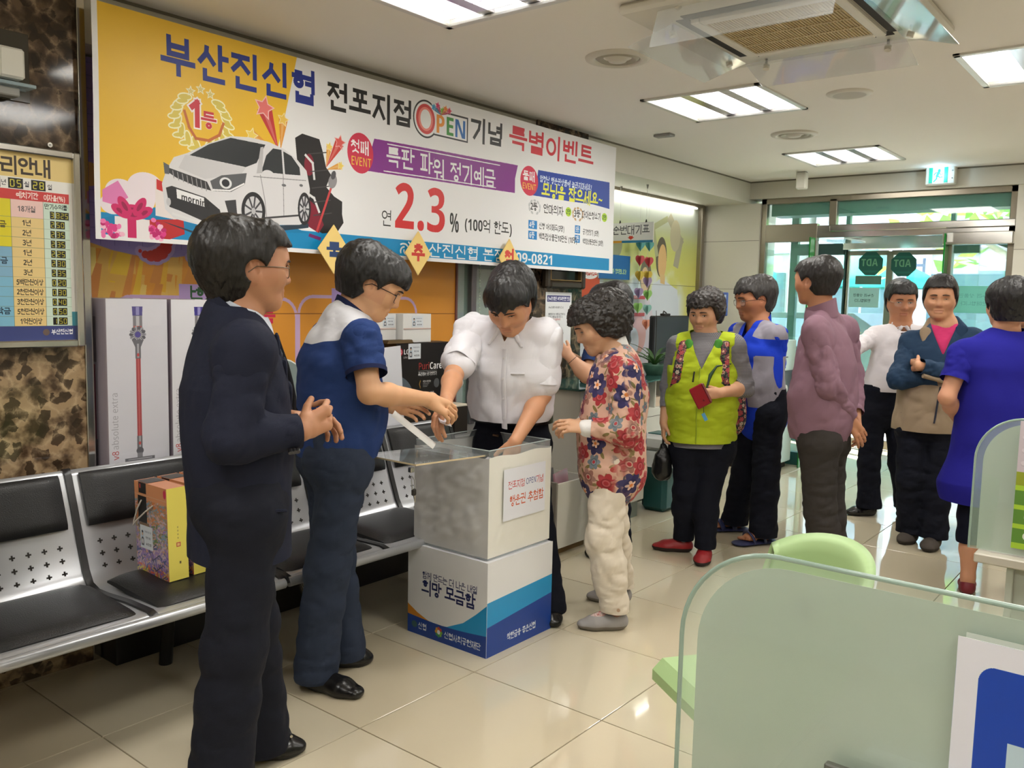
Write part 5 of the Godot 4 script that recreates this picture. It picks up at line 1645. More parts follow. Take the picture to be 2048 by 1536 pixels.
	cv.latin("Care", xx, 0.146, 0.038, rgb(240, 240, 240), true, 0.86)
	cv.rect(0.165, 0.153, 0.145, 0.0012, rgb(190, 190, 190))
	cv.text("퓨리케어 공기청정기", 0.165, 0.16, 0.021, 0.0155, rgb(226, 226, 226), 0.13, Transform2D.IDENTITY, 0.0)
	cv.ring(0.2, 0.225, 0.022, 0.0025, rgb(170, 130, 60))
	cv.rect(0.186, 0.2, 0.04, 0.06, rgb(26, 24, 25))
	cv.line([[0.182, 0.205], [0.174, 0.225], [0.182, 0.248]], 0.003, rgb(176, 136, 60))
	cv.text("국민이 추천하는", 0.202, 0.206, 0.012, 0.0085, rgb(206, 206, 206), 0.13, Transform2D.IDENTITY, 0.0)
	for i in 3:
		cv.rect(0.202, 0.223 + i * 0.008, 0.05 - i * 0.008, 0.003, rgb(140, 140, 140))
	cv.text("공기청정기능 인증제품", 0.202, 0.27, 0.012, 0.0085, rgb(206, 206, 206), 0.13, Transform2D.IDENTITY, 0.0)
	cv.ell(0.31, 0.225, 0.022, 0.026, rgb(84, 86, 90))
	cv.ell(-0.01, 0.3, 0.14, 0.13, rgb(92, 104, 114))
	cv.ell(-0.04, 0.33, 0.15, 0.12, rgb(26, 24, 25))
	t2 = thing("purifier_carton", "large black air-purifier carton with red and white lettering behind the bench", "carton", W3(1.478, 0.70, -1.265))
	part(t2, "carton", printed(0.445, 0.36, 0.23, pmt("purifier_print", cv, 0.35), mat("carton_black", rgb(38, 32, 27), 0.5)), null, T(0, 0.355, 0))
	part(t2, "foam_foot", box(W3(0.44, 0.175, 0.22), 0.002, W3(0, 0.0875, 0)), mat("carton_black"))
	part(t2, "tape_seal", box(W3(0.445, 0.001, 0.04), 0.0, W3(0, 0.5355, 0)), mat("brown_tape", rgb(120, 96, 60), 0.3))
	t2 = thing("carton", "low black carton with a pale lid at the right end of the bench", "carton", W3(1.765, 0.70, -1.24))
	part(t2, "body", box(W3(0.11, 0.16, 0.2), 0.002, W3(0, 0.08, 0)), mat("carton_black"))
	part(t2, "lid", box(W3(0.114, 0.012, 0.205), 0.002, W3(0, 0.166, 0)), mat("carton_cream", rgb(214, 206, 190), 0.6))
	var tag_cv := Canvas.new(0.09, 0.075, 2200, rgb(214, 220, 226))
	tag_cv.rect(0.006, 0.018, 0.022, 0.05, rgb(190, 206, 220))
	tag_cv.ell(0.017, 0.027, 0.0055, 0.0075, rgb(206, 170, 140))
	tag_cv.ell(0.017, 0.021, 0.006, 0.004, rgb(30, 30, 34))
	tag_cv.poly([[0.008, 0.066], [0.009, 0.043], [0.017, 0.037], [0.025, 0.043], [0.026, 0.066]], rgb(44, 44, 54))
	tag_cv.ell(0.017, 0.053, 0.005, 0.009, rgb(226, 226, 226))
	tag_cv.text("전포지점 개점 기념", 0.033, 0.016, 0.006, 0.0053, rgb(110, 120, 140), 0.12, Transform2D.IDENTITY, 0.0)
	tag_cv.text("행운권 추첨", 0.04, 0.034, 0.008, 0.0065, rgb(90, 100, 120), 0.14, Transform2D.IDENTITY, 0.0)
	tag_cv.text("부산진신협", 0.042, 0.055, 0.008, 0.0072, rgb(60, 60, 70), 0.16, Transform2D.IDENTITY, 0.05)
	var tag_mat := pmt("prize_tag", tag_cv, 0.35)
	single("prize_tag", "white prize tag stuck on the front of the black purifier carton", "tag", printed(0.092, 0.082, 0.002, tag_mat, mat("paper")), null, T(1.388, 1.192, -1.147))
	for q in [[1.43, 1.237, -1.24, 0.215, "white carton with a prize tag on top of the black carton, right one"], [1.225, 1.237, -1.28, 0.17, "white carton with a prize tag on top of the black carton, left one"]]:
		t2 = thing("white_carton", q[4], "carton", W3(q[0], q[1], q[2]), 0.0, "white cartons on the black one")
		part(t2, "carton", box(W3(q[3], 0.155, 0.14), 0.002, W3(0, 0.0775, 0)), mat("carton_white", rgb(222, 222, 220), 0.5))
		part(t2, "handle_strip", box(W3(q[3] * 0.96, 0.006, 0.003), 0.0, W3(0, 0.075, 0.071)), mat("strip_pinkish", rgb(190, 166, 158), 0.5))
		part(t2, "prize_label", printed(0.085, 0.062, 0.001, tag_mat, mat("paper")), null, T(0.0 if q[3] > 0.2 else 0.03, 0.115, 0.0712))
	t2 = thing("envelope_pile", "flat pile of brown envelopes on the black carton before the white cartons", "envelopes", W3(1.28, 1.2365, -1.17))
	for i in 5:
		part(t2, "envelope", box(W3(0.19 - i * 0.004, 0.0035, 0.05), 0.0, W3(0.004 * (i % 2), 0.002 + i * 0.0036, 0)), mat("kraft_%d" % (i % 2), [rgb(92, 74, 46), rgb(112, 90, 56)][i % 2], 0.8))
	cv = Canvas.new(0.46, 0.42, 1000, rgb(222, 224, 232))
	cv.text("신용협동조합", -0.11, 0.262, 0.066, 0.06, rgb(66, 70, 130), 0.12, Transform2D.IDENTITY, 0.03)
	cv.rect(0, 0.25, 0.46, 0.001, rgb(190, 194, 206))
	cv.rect(0, 0.34, 0.46, 0.001, rgb(190, 194, 206))
	cv.text("부산진신협", 0.02, 0.11, 0.05, 0.05, rgb(90, 70, 160), 0.14)
	single("white_placard", "white placard with dark blue lettering leaning behind the bench, partly hidden by the polo man", "placard", printed(0.42, 0.5, 0.006, pmt("placard", cv), mat("paper")), null, Transform3D(Basis(Vector3.RIGHT, -0.02) * Basis(Vector3.FORWARD, -0.06), W3(1.06, 0.965, -1.115)))
	var art := Canvas.new(0.22, 0.335, 1300, rgb(196, 150, 120))
	var r := RandomNumberGenerator.new()
	r.seed = 77
	art.rect(0, 0, 0.22, 0.06, rgb(214, 146, 100))
	var pal := [rgb(206, 120, 60), rgb(150, 120, 180), rgb(120, 90, 160), rgb(70, 80, 130), rgb(120, 150, 170), rgb(196, 170, 180), rgb(90, 120, 60), rgb(206, 90, 60), rgb(160, 130, 100), rgb(200, 190, 70)]
	for i in 900:
		var px := r.randf_range(0, 0.22)
		var py := r.randf_range(0.06, 0.335)
		var band := int(clampf((py - 0.06) / 0.08, 0, 3))
		var pick: Color = pal[[[0, 8, 8, 5, 4], [6, 4, 5, 1, 8], [1, 2, 5, 1, 3], [7, 3, 9, 7, 2]][band][r.randi_range(0, 4)]]
		var a := r.randf() * 3.1
		art.line([W2(px, py), W2(px + cos(a) * 0.02, py + sin(a) * 0.014)], r.randf_range(0.003, 0.008), pick)
	for i in 5:
		var y := 0.16 + i * 0.035
		art.line([[0.02 + i * 0.03, y], [0.07 + i * 0.02, y + 0.05], [0.12 + i * 0.02, y + 0.02]], 0.004, rgb(50, 44, 80))
	art.rect(0.03, 0.0, 0.052, 0.04, rgb(30, 28, 28))
	art.rect(0.035, 0.006, 0.01, 0.016, rgb(190, 70, 60))
	art.rect(0.022, 0.05, 0.06, 0.1, rgb(28, 26, 26))
	art.rect(0.026, 0.148, 0.07, 0.018, rgb(120, 90, 60))
	art.ell(0.208, 0.022, 0.009, 0.016, rgb(206, 50, 90))
	art.rect(0.0, 0.045, 0.22, 0.0015, rgb(214, 180, 150))
	var yel := Canvas.new(0.075, 0.335, 1000, rgb(244, 228, 106))
	for i in 4:
		yel.rect(0.036, 0.14 + i * 0.013, 0.004, 0.006, rgb(190, 170, 90))
	yel.rect(0.031, 0.198, 0.016, 0.016, rgb(206, 90, 70))
	yel.rect(0.034, 0.201, 0.01, 0.01, rgb(240, 200, 130))
	yel.rect(0.041, 0.268, 0.006, 0.009, rgb(110, 96, 60))
	var am := pmt("bag_art", art, 0.35)
	var ym := pmt("bag_yellow", yel, 0.4)
	var labs := ["colourful paper gift bag with a yellow side and white cord, front one on the bench", "colourful gift bag with a yellow side just behind the front bag, half hidden by the suited man", "colourful gift bag farthest along the bench seat, mostly hidden by the suited man"]
	for i in 3:
		var b := thing("gift_bag", labs[i], "gift bag", W3(-0.305 + i * 0.098, 0.463, -0.725 - i * 0.012), 0.03 * i, "gift bags on the bench")
		b.rotation.z = 0.02
		part(b, "body", box(W3(0.073, 0.333, 0.218), 0.001, W3(0, 0.168, 0)), mat("bag_top", rgb(206, 140, 104), 0.4))
		part(b, "printed_side", printed(0.219, 0.335, 0.0015, am, mat("bag_top")), null, T(-0.0372, 0.168, 0, -PI / 2))
		part(b, "printed_side", printed(0.219, 0.335, 0.0015, am, mat("bag_top")), null, T(0.0372, 0.168, 0, PI / 2))
		part(b, "yellow_side", printed(0.075, 0.335, 0.0015, ym, mat("bag_top")), null, T(0, 0.168, 0.1098))
		part(b, "dark_lid", box(W3(0.07, 0.001, 0.07), 0.0, W3(0, 0.3355, -0.06)), mat("lid_dark", rgb(66, 62, 60), 0.4))
		if i != 1:
			part(b, "cord", rod([W3(-0.039, 0.27, -0.06), W3(-0.047, 0.24, -0.075), W3(-0.052, 0.19, -0.095), W3(-0.055, 0.175, -0.095), W3(-0.055, 0.19, -0.08), W3(-0.052, 0.235, -0.015), W3(-0.04, 0.262, 0.02)] if i == 0 else [W3(0.02, 0.335, -0.06), W3(0.0, 0.37, -0.03), W3(0.01, 0.4, 0.02), W3(0.03, 0.336, 0.05)], 0.0028, 6), mat("cord_white", rgb(214, 206, 196), 0.8))
		if i == 0:
			part(b, "prize_label", printed(0.085, 0.085, 0.001, tag_mat, mat("paper")), null, T(-0.0386, 0.135, -0.035, -PI / 2))
func build_ticket_box():
	var navy := rgb(14, 62, 150)
	var sky := rgb(24, 148, 208)
	var t := thing("donation_base", "printed white and blue cardboard box under the paper-wrapped ticket box", "cardboard box", W3(0.95, 0, -0.275))
	var cv := Canvas.new(0.46, 0.405, 1500, rgb(228, 229, 232))
	var wave := []
	var orange := []
	var teal := []
	for i in 21:
		var u := i / 20.0
		wave.append(W2(0.46 * u, 0.325 - 0.02 * sin(u * 3.0)))
	var lower := [W2(0, 0.325)]
	for i in 21:
		var u := i / 20.0
		lower.append(W2(0.46 * u, 0.322 + 0.012 * sin(u * PI) - 0.012 * u))
	lower.append_array([W2(0.46, 0.405), W2(0, 0.405)])
	cv.poly([[0, 0.275], [0.06, 0.305], [0.12, 0.325], [0.19, 0.34], [0, 0.345]], rgb(206, 134, 40))
	cv.poly([[0.12, 0.345], [0.24, 0.325], [0.33, 0.285], [0.4, 0.232], [0.46, 0.18], [0.46, 0.34], [0.12, 0.36]], sky)
	cv.poly(lower, navy)
	cv.text("함께 만드는 더 나은 내일", 0.088, 0.112, 0.032, 0.027, rgb(30, 40, 90), 0.11, Transform2D.IDENTITY, 0.02)
	cv.text("희망 모금함", 0.088, 0.15, 0.062, 0.056, rgb(24, 34, 90), 0.14, Transform2D.IDENTITY, 0.02)
	cv.ell(0.042, 0.362, 0.017, 0.015, rgb(54, 96, 100))
	cv.text("신협", 0.066, 0.347, 0.03, 0.024, rgb(226, 232, 240), 0.13)
	for i in 8:
		var a := TAU * i / 8
		cv.ell(0.19 + cos(a) * 0.015, 0.362 + sin(a) * 0.016, 0.008, 0.007, [rgb(120, 180, 60), rgb(60, 150, 90), rgb(206, 150, 40), rgb(190, 60, 50)][i / 2], a)
	cv.ell(0.19, 0.362, 0.009, 0.01, rgb(226, 230, 236))
	cv.text("신협사회공헌재단", 0.222, 0.349, 0.03, 0.0255, rgb(226, 232, 240), 0.12, Transform2D.IDENTITY, 0.02)
	var cv2 := Canvas.new(0.45, 0.405, 1500, rgb(228, 229, 232))
	cv2.poly([[0, 0.17], [0.45, 0.15], [0.45, 0.405], [0, 0.405]], sky)
	cv2.poly([[0, 0.275], [0.45, 0.235], [0.45, 0.405], [0, 0.405]], navy)
	cv2.text("착한금융 좋은신협", 0.135, 0.337, 0.031, 0.0235, rgb(226, 232, 240), 0.13, Transform2D.IDENTITY, 0.02)
	part(t, "box", box(W3(0.448, 0.404, 0.458), 0.001, W3(0, 0.2025, 0)), mat("board_white", rgb(228, 229, 232), 0.35))
	part(t, "printed_side", printed(0.46, 0.405, 0.002, pmt("base_left", cv, 0.3), mat("board_white")), null, T(-0.225, 0.2025, 0, -PI / 2))
	part(t, "printed_front", printed(0.45, 0.405, 0.002, pmt("base_front", cv2, 0.3), mat("board_white")), null, T(0, 0.2025, 0.23))
	t = thing("ticket_box", "clear acrylic prize-draw box wrapped in white paper with its lid open", "ticket box", W3(0.955, 0.406, -0.275))
	var acr := pane("acrylic", Color(0.9, 0.95, 0.97), 0.12)
	var w := 0.21
	for q in [[W3(-w, 0, -w), W3(w, 0.46, -w + 0.005)], [W3(-w, 0, w - 0.005), W3(w, 0.46, w)], [W3(-w, 0, -w), W3(-w + 0.005, 0.46, w)], [W3(w - 0.005, 0, -w), W3(w, 0.46, w)], [W3(-w, 0, -w), W3(w, 0.006, w)]]:
		part(t, "acrylic_wall", span(q[0], q[1], 0.001), acr)
	var rimm := mat("acrylic_edge", rgb(196, 206, 208), 0.1)
	for e in [-1, 1]:
		part(t, "rim", box(W3(0.42, 0.003, 0.006), 0.0, W3(0, 0.46, e * (w - 0.003))), rimm)
		part(t, "rim", box(W3(0.006, 0.003, 0.41), 0.0, W3(e * (w - 0.003), 0.46, 0)), rimm)
	part(t, "hinged_lid", box(W3(0.40, 0.006, 0.3), 0.001, W3(-0.42, 0.428, 0.03)), acr, Transform3D(Basis(Vector3.FORWARD, 0.04), Vector3.ZERO))
	part(t, "lid_edge", box(W3(0.40, 0.006, 0.003), 0.0, W3(-0.42, 0.428, 0.181)), mat("lid_edge", rgb(214, 196, 160), 0.2), Transform3D(Basis(Vector3.FORWARD, 0.04), Vector3.ZERO))
	part(t, "lid_edge", box(W3(0.003, 0.006, 0.3), 0.0, W3(-0.62, 0.428, 0.03)), mat("lid_edge"), Transform3D(Basis(Vector3.FORWARD, 0.04), Vector3.ZERO))
	for e in [-0.09, 0.05]:
		part(t, "hinge", rod([W3(0.19, 0.445, e - 0.015), W3(0.19, 0.445, e + 0.015)], 0.006, 8), mat("brass", rgb(110, 90, 70), 0.4, 0.7))
	part(t, "latch", box(W3(0.02, 0.02, 0.02), 0.003, W3(-0.575, 0.424, 0.13)), mat("chrome"))
	part(t, "padlock", box(W3(0.022, 0.026, 0.012), 0.004, W3(-0.575, 0.34, 0.145)), mat("slot_black"))
	part(t, "shackle", rod([W3(-0.583, 0.35, 0.145), W3(-0.583, 0.385, 0.14), W3(-0.575, 0.4, 0.135), W3(-0.567, 0.385, 0.14), W3(-0.567, 0.35, 0.145)], 0.0025, 6), mat("detector_grey"))
	part(t, "key", rod([W3(-0.575, 0.328, 0.148), W3(-0.573, 0.3, 0.15)], [0.005, 0.002], 6), mat("chrome"))
	var n := FastNoiseLite.new()
	n.seed = 3
	n.frequency = 7.0
	n.fractal_octaves = 4
	for side in 4:
		var s := st_new()
		s.set_smooth_group(1)
		var N := 30
		var P := func(i: int, j: int) -> Vector3:
			var u := i / float(N)
			var v := j / float(N)
			var edge := minf(minf(u, 1 - u) * 8, 1.0) * minf(minf(v, 1 - v) * 6, 1.0)
			var amp := 0.010 if side == 1 else 0.004
			return W3(-0.214 + 0.428 * u, 0.01 + 0.42 * v + 0.004 * sin(u * 11.0 + side) * (1.0 if j == N else 0.0), 0.214 + (n.get_noise_3d(u + side, v * 1.3, side * 2.0) * amp + amp * 0.4) * edge)
		for i in N:
			for j in N:
				quad(s, P.call(i, j), P.call(i + 1, j), P.call(i + 1, j + 1), P.call(i, j + 1))
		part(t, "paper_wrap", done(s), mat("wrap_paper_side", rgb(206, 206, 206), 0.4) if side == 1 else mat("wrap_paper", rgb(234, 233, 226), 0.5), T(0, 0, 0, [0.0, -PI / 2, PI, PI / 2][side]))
	var lc := Canvas.new(0.29, 0.22, 1800, rgb(230, 232, 242))
	lc.text("전포지점", 0.03, 0.055, 0.033, 0.0275, rgb(196, 66, 70), 0.1, Transform2D.IDENTITY, 0.03)
	lc.latin("OPEN", 0.151, 0.083, 0.026, rgb(60, 70, 140), false, 0.78)
	lc.text("기념", 0.223, 0.055, 0.033, 0.026, rgb(196, 66, 70), 0.1, Transform2D.IDENTITY, 0.03)
	lc.text("행운권 추첨함", 0.042, 0.118, 0.045, 0.036, rgb(206, 96, 66), 0.11, Transform2D.IDENTITY, 0.03)
	part(t, "paper_label", printed(0.29, 0.22, 0.001, pmt("draw_label", lc), mat("paper")), null, T(0.015, 0.262, 0.2235))
	var r := RandomNumberGenerator.new()
	r.seed = 9
	for i in 46:
		var q := Transform3D(Basis.from_euler(W3(r.randf_range(-0.7, 0.7), r.randf() * TAU, r.randf_range(-0.7, 0.7))), W3(r.randf_range(-0.16, 0.16), r.randf_range(0.05, 0.36), r.randf_range(-0.16, 0.16)))
		part(t, "ticket", box(W3(0.075, 0.0006, 0.045)), mat("ticket_paper", rgb(222, 220, 226), 0.6), q)
func build_counter():
	var lam := mat("counter_white", rgb(214, 211, 200), 0.4)
	var kick := mat("kick_grey", rgb(130, 140, 132), 0.4)
	var glass := mat("counter_glass", rgb(54, 92, 86), 0.06)
	var t := thing("writing_counter", "white customer counter with a dark glass top behind the floral-blouse woman", "counter", W3(3.2, 0, -1.0))
	part(t, "body", span(W3(-0.75, 0.12, -0.35), W3(0.07, 0.93, 0.22), 0.004), lam)
	part(t, "kickboard", span(W3(-0.7, 0, -0.3), W3(0.04, 0.12, 0.19)), kick)
	part(t, "glass_top", span(W3(-0.8, 0.935, -0.38), W3(0.1, 0.947, 0.25), 0.002), glass)
	part(t, "upper_panel", span(W3(-0.755, 0.62, 0.215), W3(0.07, 0.93, 0.225), 0.002), mat("counter_cream", rgb(206, 200, 186), 0.4))
	t = thing("side_counter", "white counter with pigeonholes and a teal glass top that carries the plant", "counter", W3(4.0, 0, -1.18))
	part(t, "body", span(W3(-0.72, 0.12, -0.3), W3(0.9, 0.70, 0.2), 0.004), lam)
	part(t, "kickboard", span(W3(-0.7, 0, -0.28), W3(0.88, 0.12, 0.16)), mat("baseboard"))
	part(t, "glass_top", span(W3(-0.74, 0.905, -0.32), W3(0.92, 0.917, 0.24), 0.002), glass)
	part(t, "seam_line", span(W3(-0.72, 0.636, 0.2), W3(0.9, 0.64, 0.2015)), mat("seam"))
	for i in 8:
		part(t, "divider", span(W3(-0.72 + i * 0.228, 0.70, -0.3), W3(-0.708 + i * 0.228, 0.905, 0.2)), lam)
	part(t, "back_panel", span(W3(-0.72, 0.70, -0.3), W3(0.9, 0.905, -0.06)), lam)
	var slips := [rgb(226, 186, 178), rgb(170, 200, 210), rgb(226, 206, 180)]
	for i in 5:
		single("slip_stack", ["pink stack of paper slips in the left pigeonhole", "pale blue stack of paper slips in the second pigeonhole", "cream stack of paper slips in the middle pigeonhole", "pink stack of paper slips in the fourth pigeonhole", "pale blue stack of paper slips in the rightmost pigeonhole"][i], "paper slips", box(W3(0.13, 0.07, 0.12), 0.002), mat("slip_%d" % (i % 3), slips[i % 3], 0.7), T(3.50 + i * 0.228 - 0.10, 0.7355, -1.07), "paper slips in the pigeonholes")
	t = thing("booklet_rack", "low white rack of booklets standing beside the ticket box", "rack", W3(2.2, 0, -0.82))
	part(t, "front_panel", span(W3(-0.135, 0.045, 0.15), W3(0.2, 0.43, 0.165), 0.002), lam)
	part(t, "side_panel", span(W3(-0.15, 0.0, -0.1), W3(-0.135, 0.44, 0.165), 0.002), mat("rack_grey", rgb(140, 134, 126), 0.4))
	part(t, "side_panel", span(W3(0.2, 0.045, -0.1), W3(0.215, 0.43, 0.165), 0.002), lam)
	part(t, "bottom", span(W3(-0.135, 0.045, -0.1), W3(0.2, 0.06, 0.15)), lam)
	part(t, "kickboard", span(W3(-0.135, 0, -0.06), W3(0.2, 0.045, 0.13)), mat("kick_wood", rgb(120, 92, 50), 0.5))
	var bl := ["blue booklet at the back of the low rack", "grey booklet in the middle of the low rack", "pink booklet at the front of the low rack"]
	for i in 3:
		t = thing("booklet", bl[i], "booklet", W3(2.21 + (i - 1) * 0.03, 0.0625, -0.88 + i * 0.085), 0.25, "booklets in the low rack")
		t.rotation.x = -0.12
		part(t, "cover", box(W3(0.21, 0.40 + i * 0.005, 0.012), 0.001, W3(0, 0.205, 0)), mat("booklet_%d" % i, [rgb(86, 134, 180), rgb(150, 150, 152), rgb(200, 150, 164)][i], 0.3))
		part(t, "pages", box(W3(0.205, 0.39, 0.008), 0.0, W3(0.004, 0.206, 0.0)), mat("paper"))
	t = thing("waste_bin", "teal waste bin with a white lid and a clear bag, by the counter's end", "bin", W3(3.53, 0, -0.80))
	var s := st_new()
	for k in 1:
		bx(s, W3(0, 0.2, 0), W3(0.2, 0.4, 0.2), 0.03)
	part(t, "body", done(s), mat("bin_teal", rgb(40, 92, 94), 0.35))
	part(t, "lid", box(W3(0.215, 0.12, 0.215), 0.03, W3(0, 0.49, 0)), mat("bin_white", rgb(214, 216, 216), 0.35))
	part(t, "swing_flap", box(W3(0.15, 0.01, 0.14), 0.003, W3(0, 0.552, 0)), mat("bin_teal"))
	s = st_new()
	tube(s, [W3(0, 0.33, 0), W3(0, 0.36, 0), W3(0, 0.40, 0), W3(0, 0.44, 0)], [0.17, 0.155, 0.16, 0.145], 14, false)
	part(t, "bin_bag", done(s), mat("bag_film", rgb(196, 200, 200), 0.2))
	t = thing("monitor", "large black monitor seen from behind on the counter by the plant", "monitor", W3(4.48, 0.918, -1.3))
	part(t, "casing", box(W3(0.6, 0.44, 0.05), 0.01, W3(0.03, 0.235, 0)), mat("monitor_black", rgb(20, 20, 22), 0.5))
	part(t, "stand", box(W3(0.22, 0.015, 0.16), 0.004, W3(0.03, 0.0075, 0)), mat("monitor_black"))
	part(t, "neck", box(W3(0.06, 0.1, 0.03), 0.004, W3(0.03, 0.05, -0.03)), mat("monitor_black"))
	part(t, "webcam", box(W3(0.11, 0.018, 0.04), 0.004, W3(-0.05, 0.464, 0)), mat("slot_black"))
	part(t, "cable", rod([W3(-0.09, 0.47, 0), W3(-0.06, 0.492, -0.01), W3(0.0, 0.478, -0.02), W3(0.04, 0.455, -0.03)], 0.005, 6), mat("slot_black"))
	t = thing("potted_plant", "orchid-like plant with long leaves in a low green pot on the counter", "plant", W3(4.03, 0.918, -1.16))
	part(t, "pot", turned([W2(0.0, 0.0), W2(0.06, 0.0), W2(0.085, 0.05), W2(0.1, 0.075), W2(0.1, 0.085), W2(0.088, 0.085), W2(0.08, 0.07), W2(0.0, 0.068)], 24), mat("pot_green", rgb(86, 124, 104), 0.4))
	var leafm := mat("strap_leaf", rgb(58, 86, 48), 0.45)
	leafm.cull_mode = BaseMaterial3D.CULL_DISABLED
	leafm.backlight_enabled = true
	leafm.backlight = rgb(40, 70, 20)
	var r := RandomNumberGenerator.new()
	r.seed = 21
	for i in 17:
		var a := TAU * i / 17 + r.randf() * 0.3
		var L := r.randf_range(0.2, 0.36)
		var lift := r.randf_range(0.5, 1.25)
		s = st_new()
		s.set_smooth_group(1)
		var prev := []
		for k in 9:
			var u := k / 8.0
			var rad := L * u * cos(lift * (1 - u * 0.9)) * 0.9
			var h := 0.07 + L * sin(lift) * u * (1.25 - 0.75 * u * (1.6 - lift * 0.6))
			var wdt := 0.013 * sin(PI * clampf(u * 0.9 + 0.1, 0, 1)) + 0.001
			var c := W3(cos(a) * rad, h, sin(a) * rad)
			var side := W3(-sin(a), 0, cos(a)) * wdt
			var cur := [c - side, c + W3(0, -0.004, 0), c + side]
			if k > 0:
				quad(s, prev[0], prev[1], cur[1], cur[0])
				quad(s, prev[1], prev[2], cur[2], cur[1])
			prev = cur
		part(t, "leaf", done(s), leafm)
	part(t, "stem", rod([W3(0, 0.07, 0), W3(0.01, 0.25, 0.0), W3(-0.01, 0.42, 0.01), W3(-0.02, 0.5, 0.01)], [0.004, 0.0035, 0.003, 0.002], 6), mat("dark_stem", rgb(50, 44, 36), 0.7))
	for q in [[2.97, -1.02, "small card with a lime green border standing on the counter by the raised hand", rgb(178, 206, 50), "card_lime"], [3.15, -1.1, "small white card standing on the counter behind the floral-blouse woman's face", rgb(214, 218, 216), "card_white"]]:
		t = thing("counter_card", q[2], "card", W3(q[0], 0.948, q[1]), -0.3)
		part(t, "holder", box(W3(0.12, 0.16, 0.006), 0.001, W3(0, 0.08, 0)), mat(q[4], q[3], 0.5))
		part(t, "card_face", box(W3(0.1, 0.14, 0.002), 0.0, W3(0, 0.08, 0.004)), mat("paper"))
		for i in 4:
			part(t, "text_line", box(W3(0.06, 0.006, 0.001), 0.0, W3(-0.005, 0.12 - i * 0.025, 0.0055)), mat("ink_grey", rgb(80, 84, 90), 0.7))
		part(t, "foot", box(W3(0.12, 0.006, 0.05), 0.001, W3(0, 0.003, 0)), mat(q[4]))
	t = thing("stamp_tray", "black stamp tray with small red parts on the counter below the raised arm", "tray", W3(2.86, 0.948, -0.94))
	part(t, "tray", box(W3(0.2, 0.03, 0.12), 0.004, W3(0, 0.015, 0)), mat("monitor_black"))
	for i in 4:
		part(t, "stamp", rod([W3(-0.07 + i * 0.045, 0.03, 0.0), W3(-0.07 + i * 0.045, 0.07 + 0.01 * (i % 2), 0.0)], 0.011, 8), mat("stamp_%d" % (i % 2), [rgb(30, 30, 32), rgb(150, 40, 36)][i % 2], 0.4))
	t = thing("tilted_screen", "small tilted blue-edged screen on the counter behind the lime-vest woman's hair", "screen", W3(4.92, 0.918, -1.12), -0.9)
	part(t, "stand", rod([W3(0, 0, 0), W3(0, 0.48, 0)], 0.012, 8), mat("detector_grey"))
	part(t, "screen_case", box(W3(0.26, 0.2, 0.03), 0.006, W3(0, 0.56, 0)), mat("screen_blue_edge", rgb(70, 96, 160), 0.4))
	part(t, "screen_face", box(W3(0.22, 0.16, 0.004), 0.0, W3(0, 0.56, 0.017)), mat("screen_pale", rgb(180, 200, 220), 0.2))
	t = thing("brochure_cabinet", "tall white cabinet with a black brochure pocket by the street front, behind the man in blue", "cabinet", W3(5.62, 0, -0.95))
	part(t, "body", span(W3(-0.22, 0.06, -0.2), W3(0.2, 1.17, 0.24), 0.008), mat("cabinet_white", rgb(206, 222, 216), 0.3))
	part(t, "foot", span(W3(-0.2, 0, -0.18), W3(0.18, 0.06, 0.2)), mat("slot_black"))
	part(t, "pocket", span(W3(-0.14, 0.5, 0.24), W3(0.14, 0.9, 0.256), 0.003), mat("monitor_black"))
	part(t, "dial", rod([W3(-0.05, 0.74, 0.256), W3(-0.05, 0.74, 0.262)], 0.035, 16), mat("pale_plastic"))
	part(t, "coin_slot", box(W3(0.06, 0.008, 0.004), 0.0, W3(-0.02, 1.02, 0.241)), mat("slot_black"))
func divider_outline(len_: float, top: float, rad: float) -> PackedVector2Array:
	var p := PackedVector2Array([W2(0, 0)])
	for k in 13:
		var a := PI - PI / 2 * k / 12
		p.append(W2(rad + cos(a) * rad, top - rad + sin(a) * rad))
	p.append(W2(len_, top))
	p.append(W2(len_, 0))
	return p
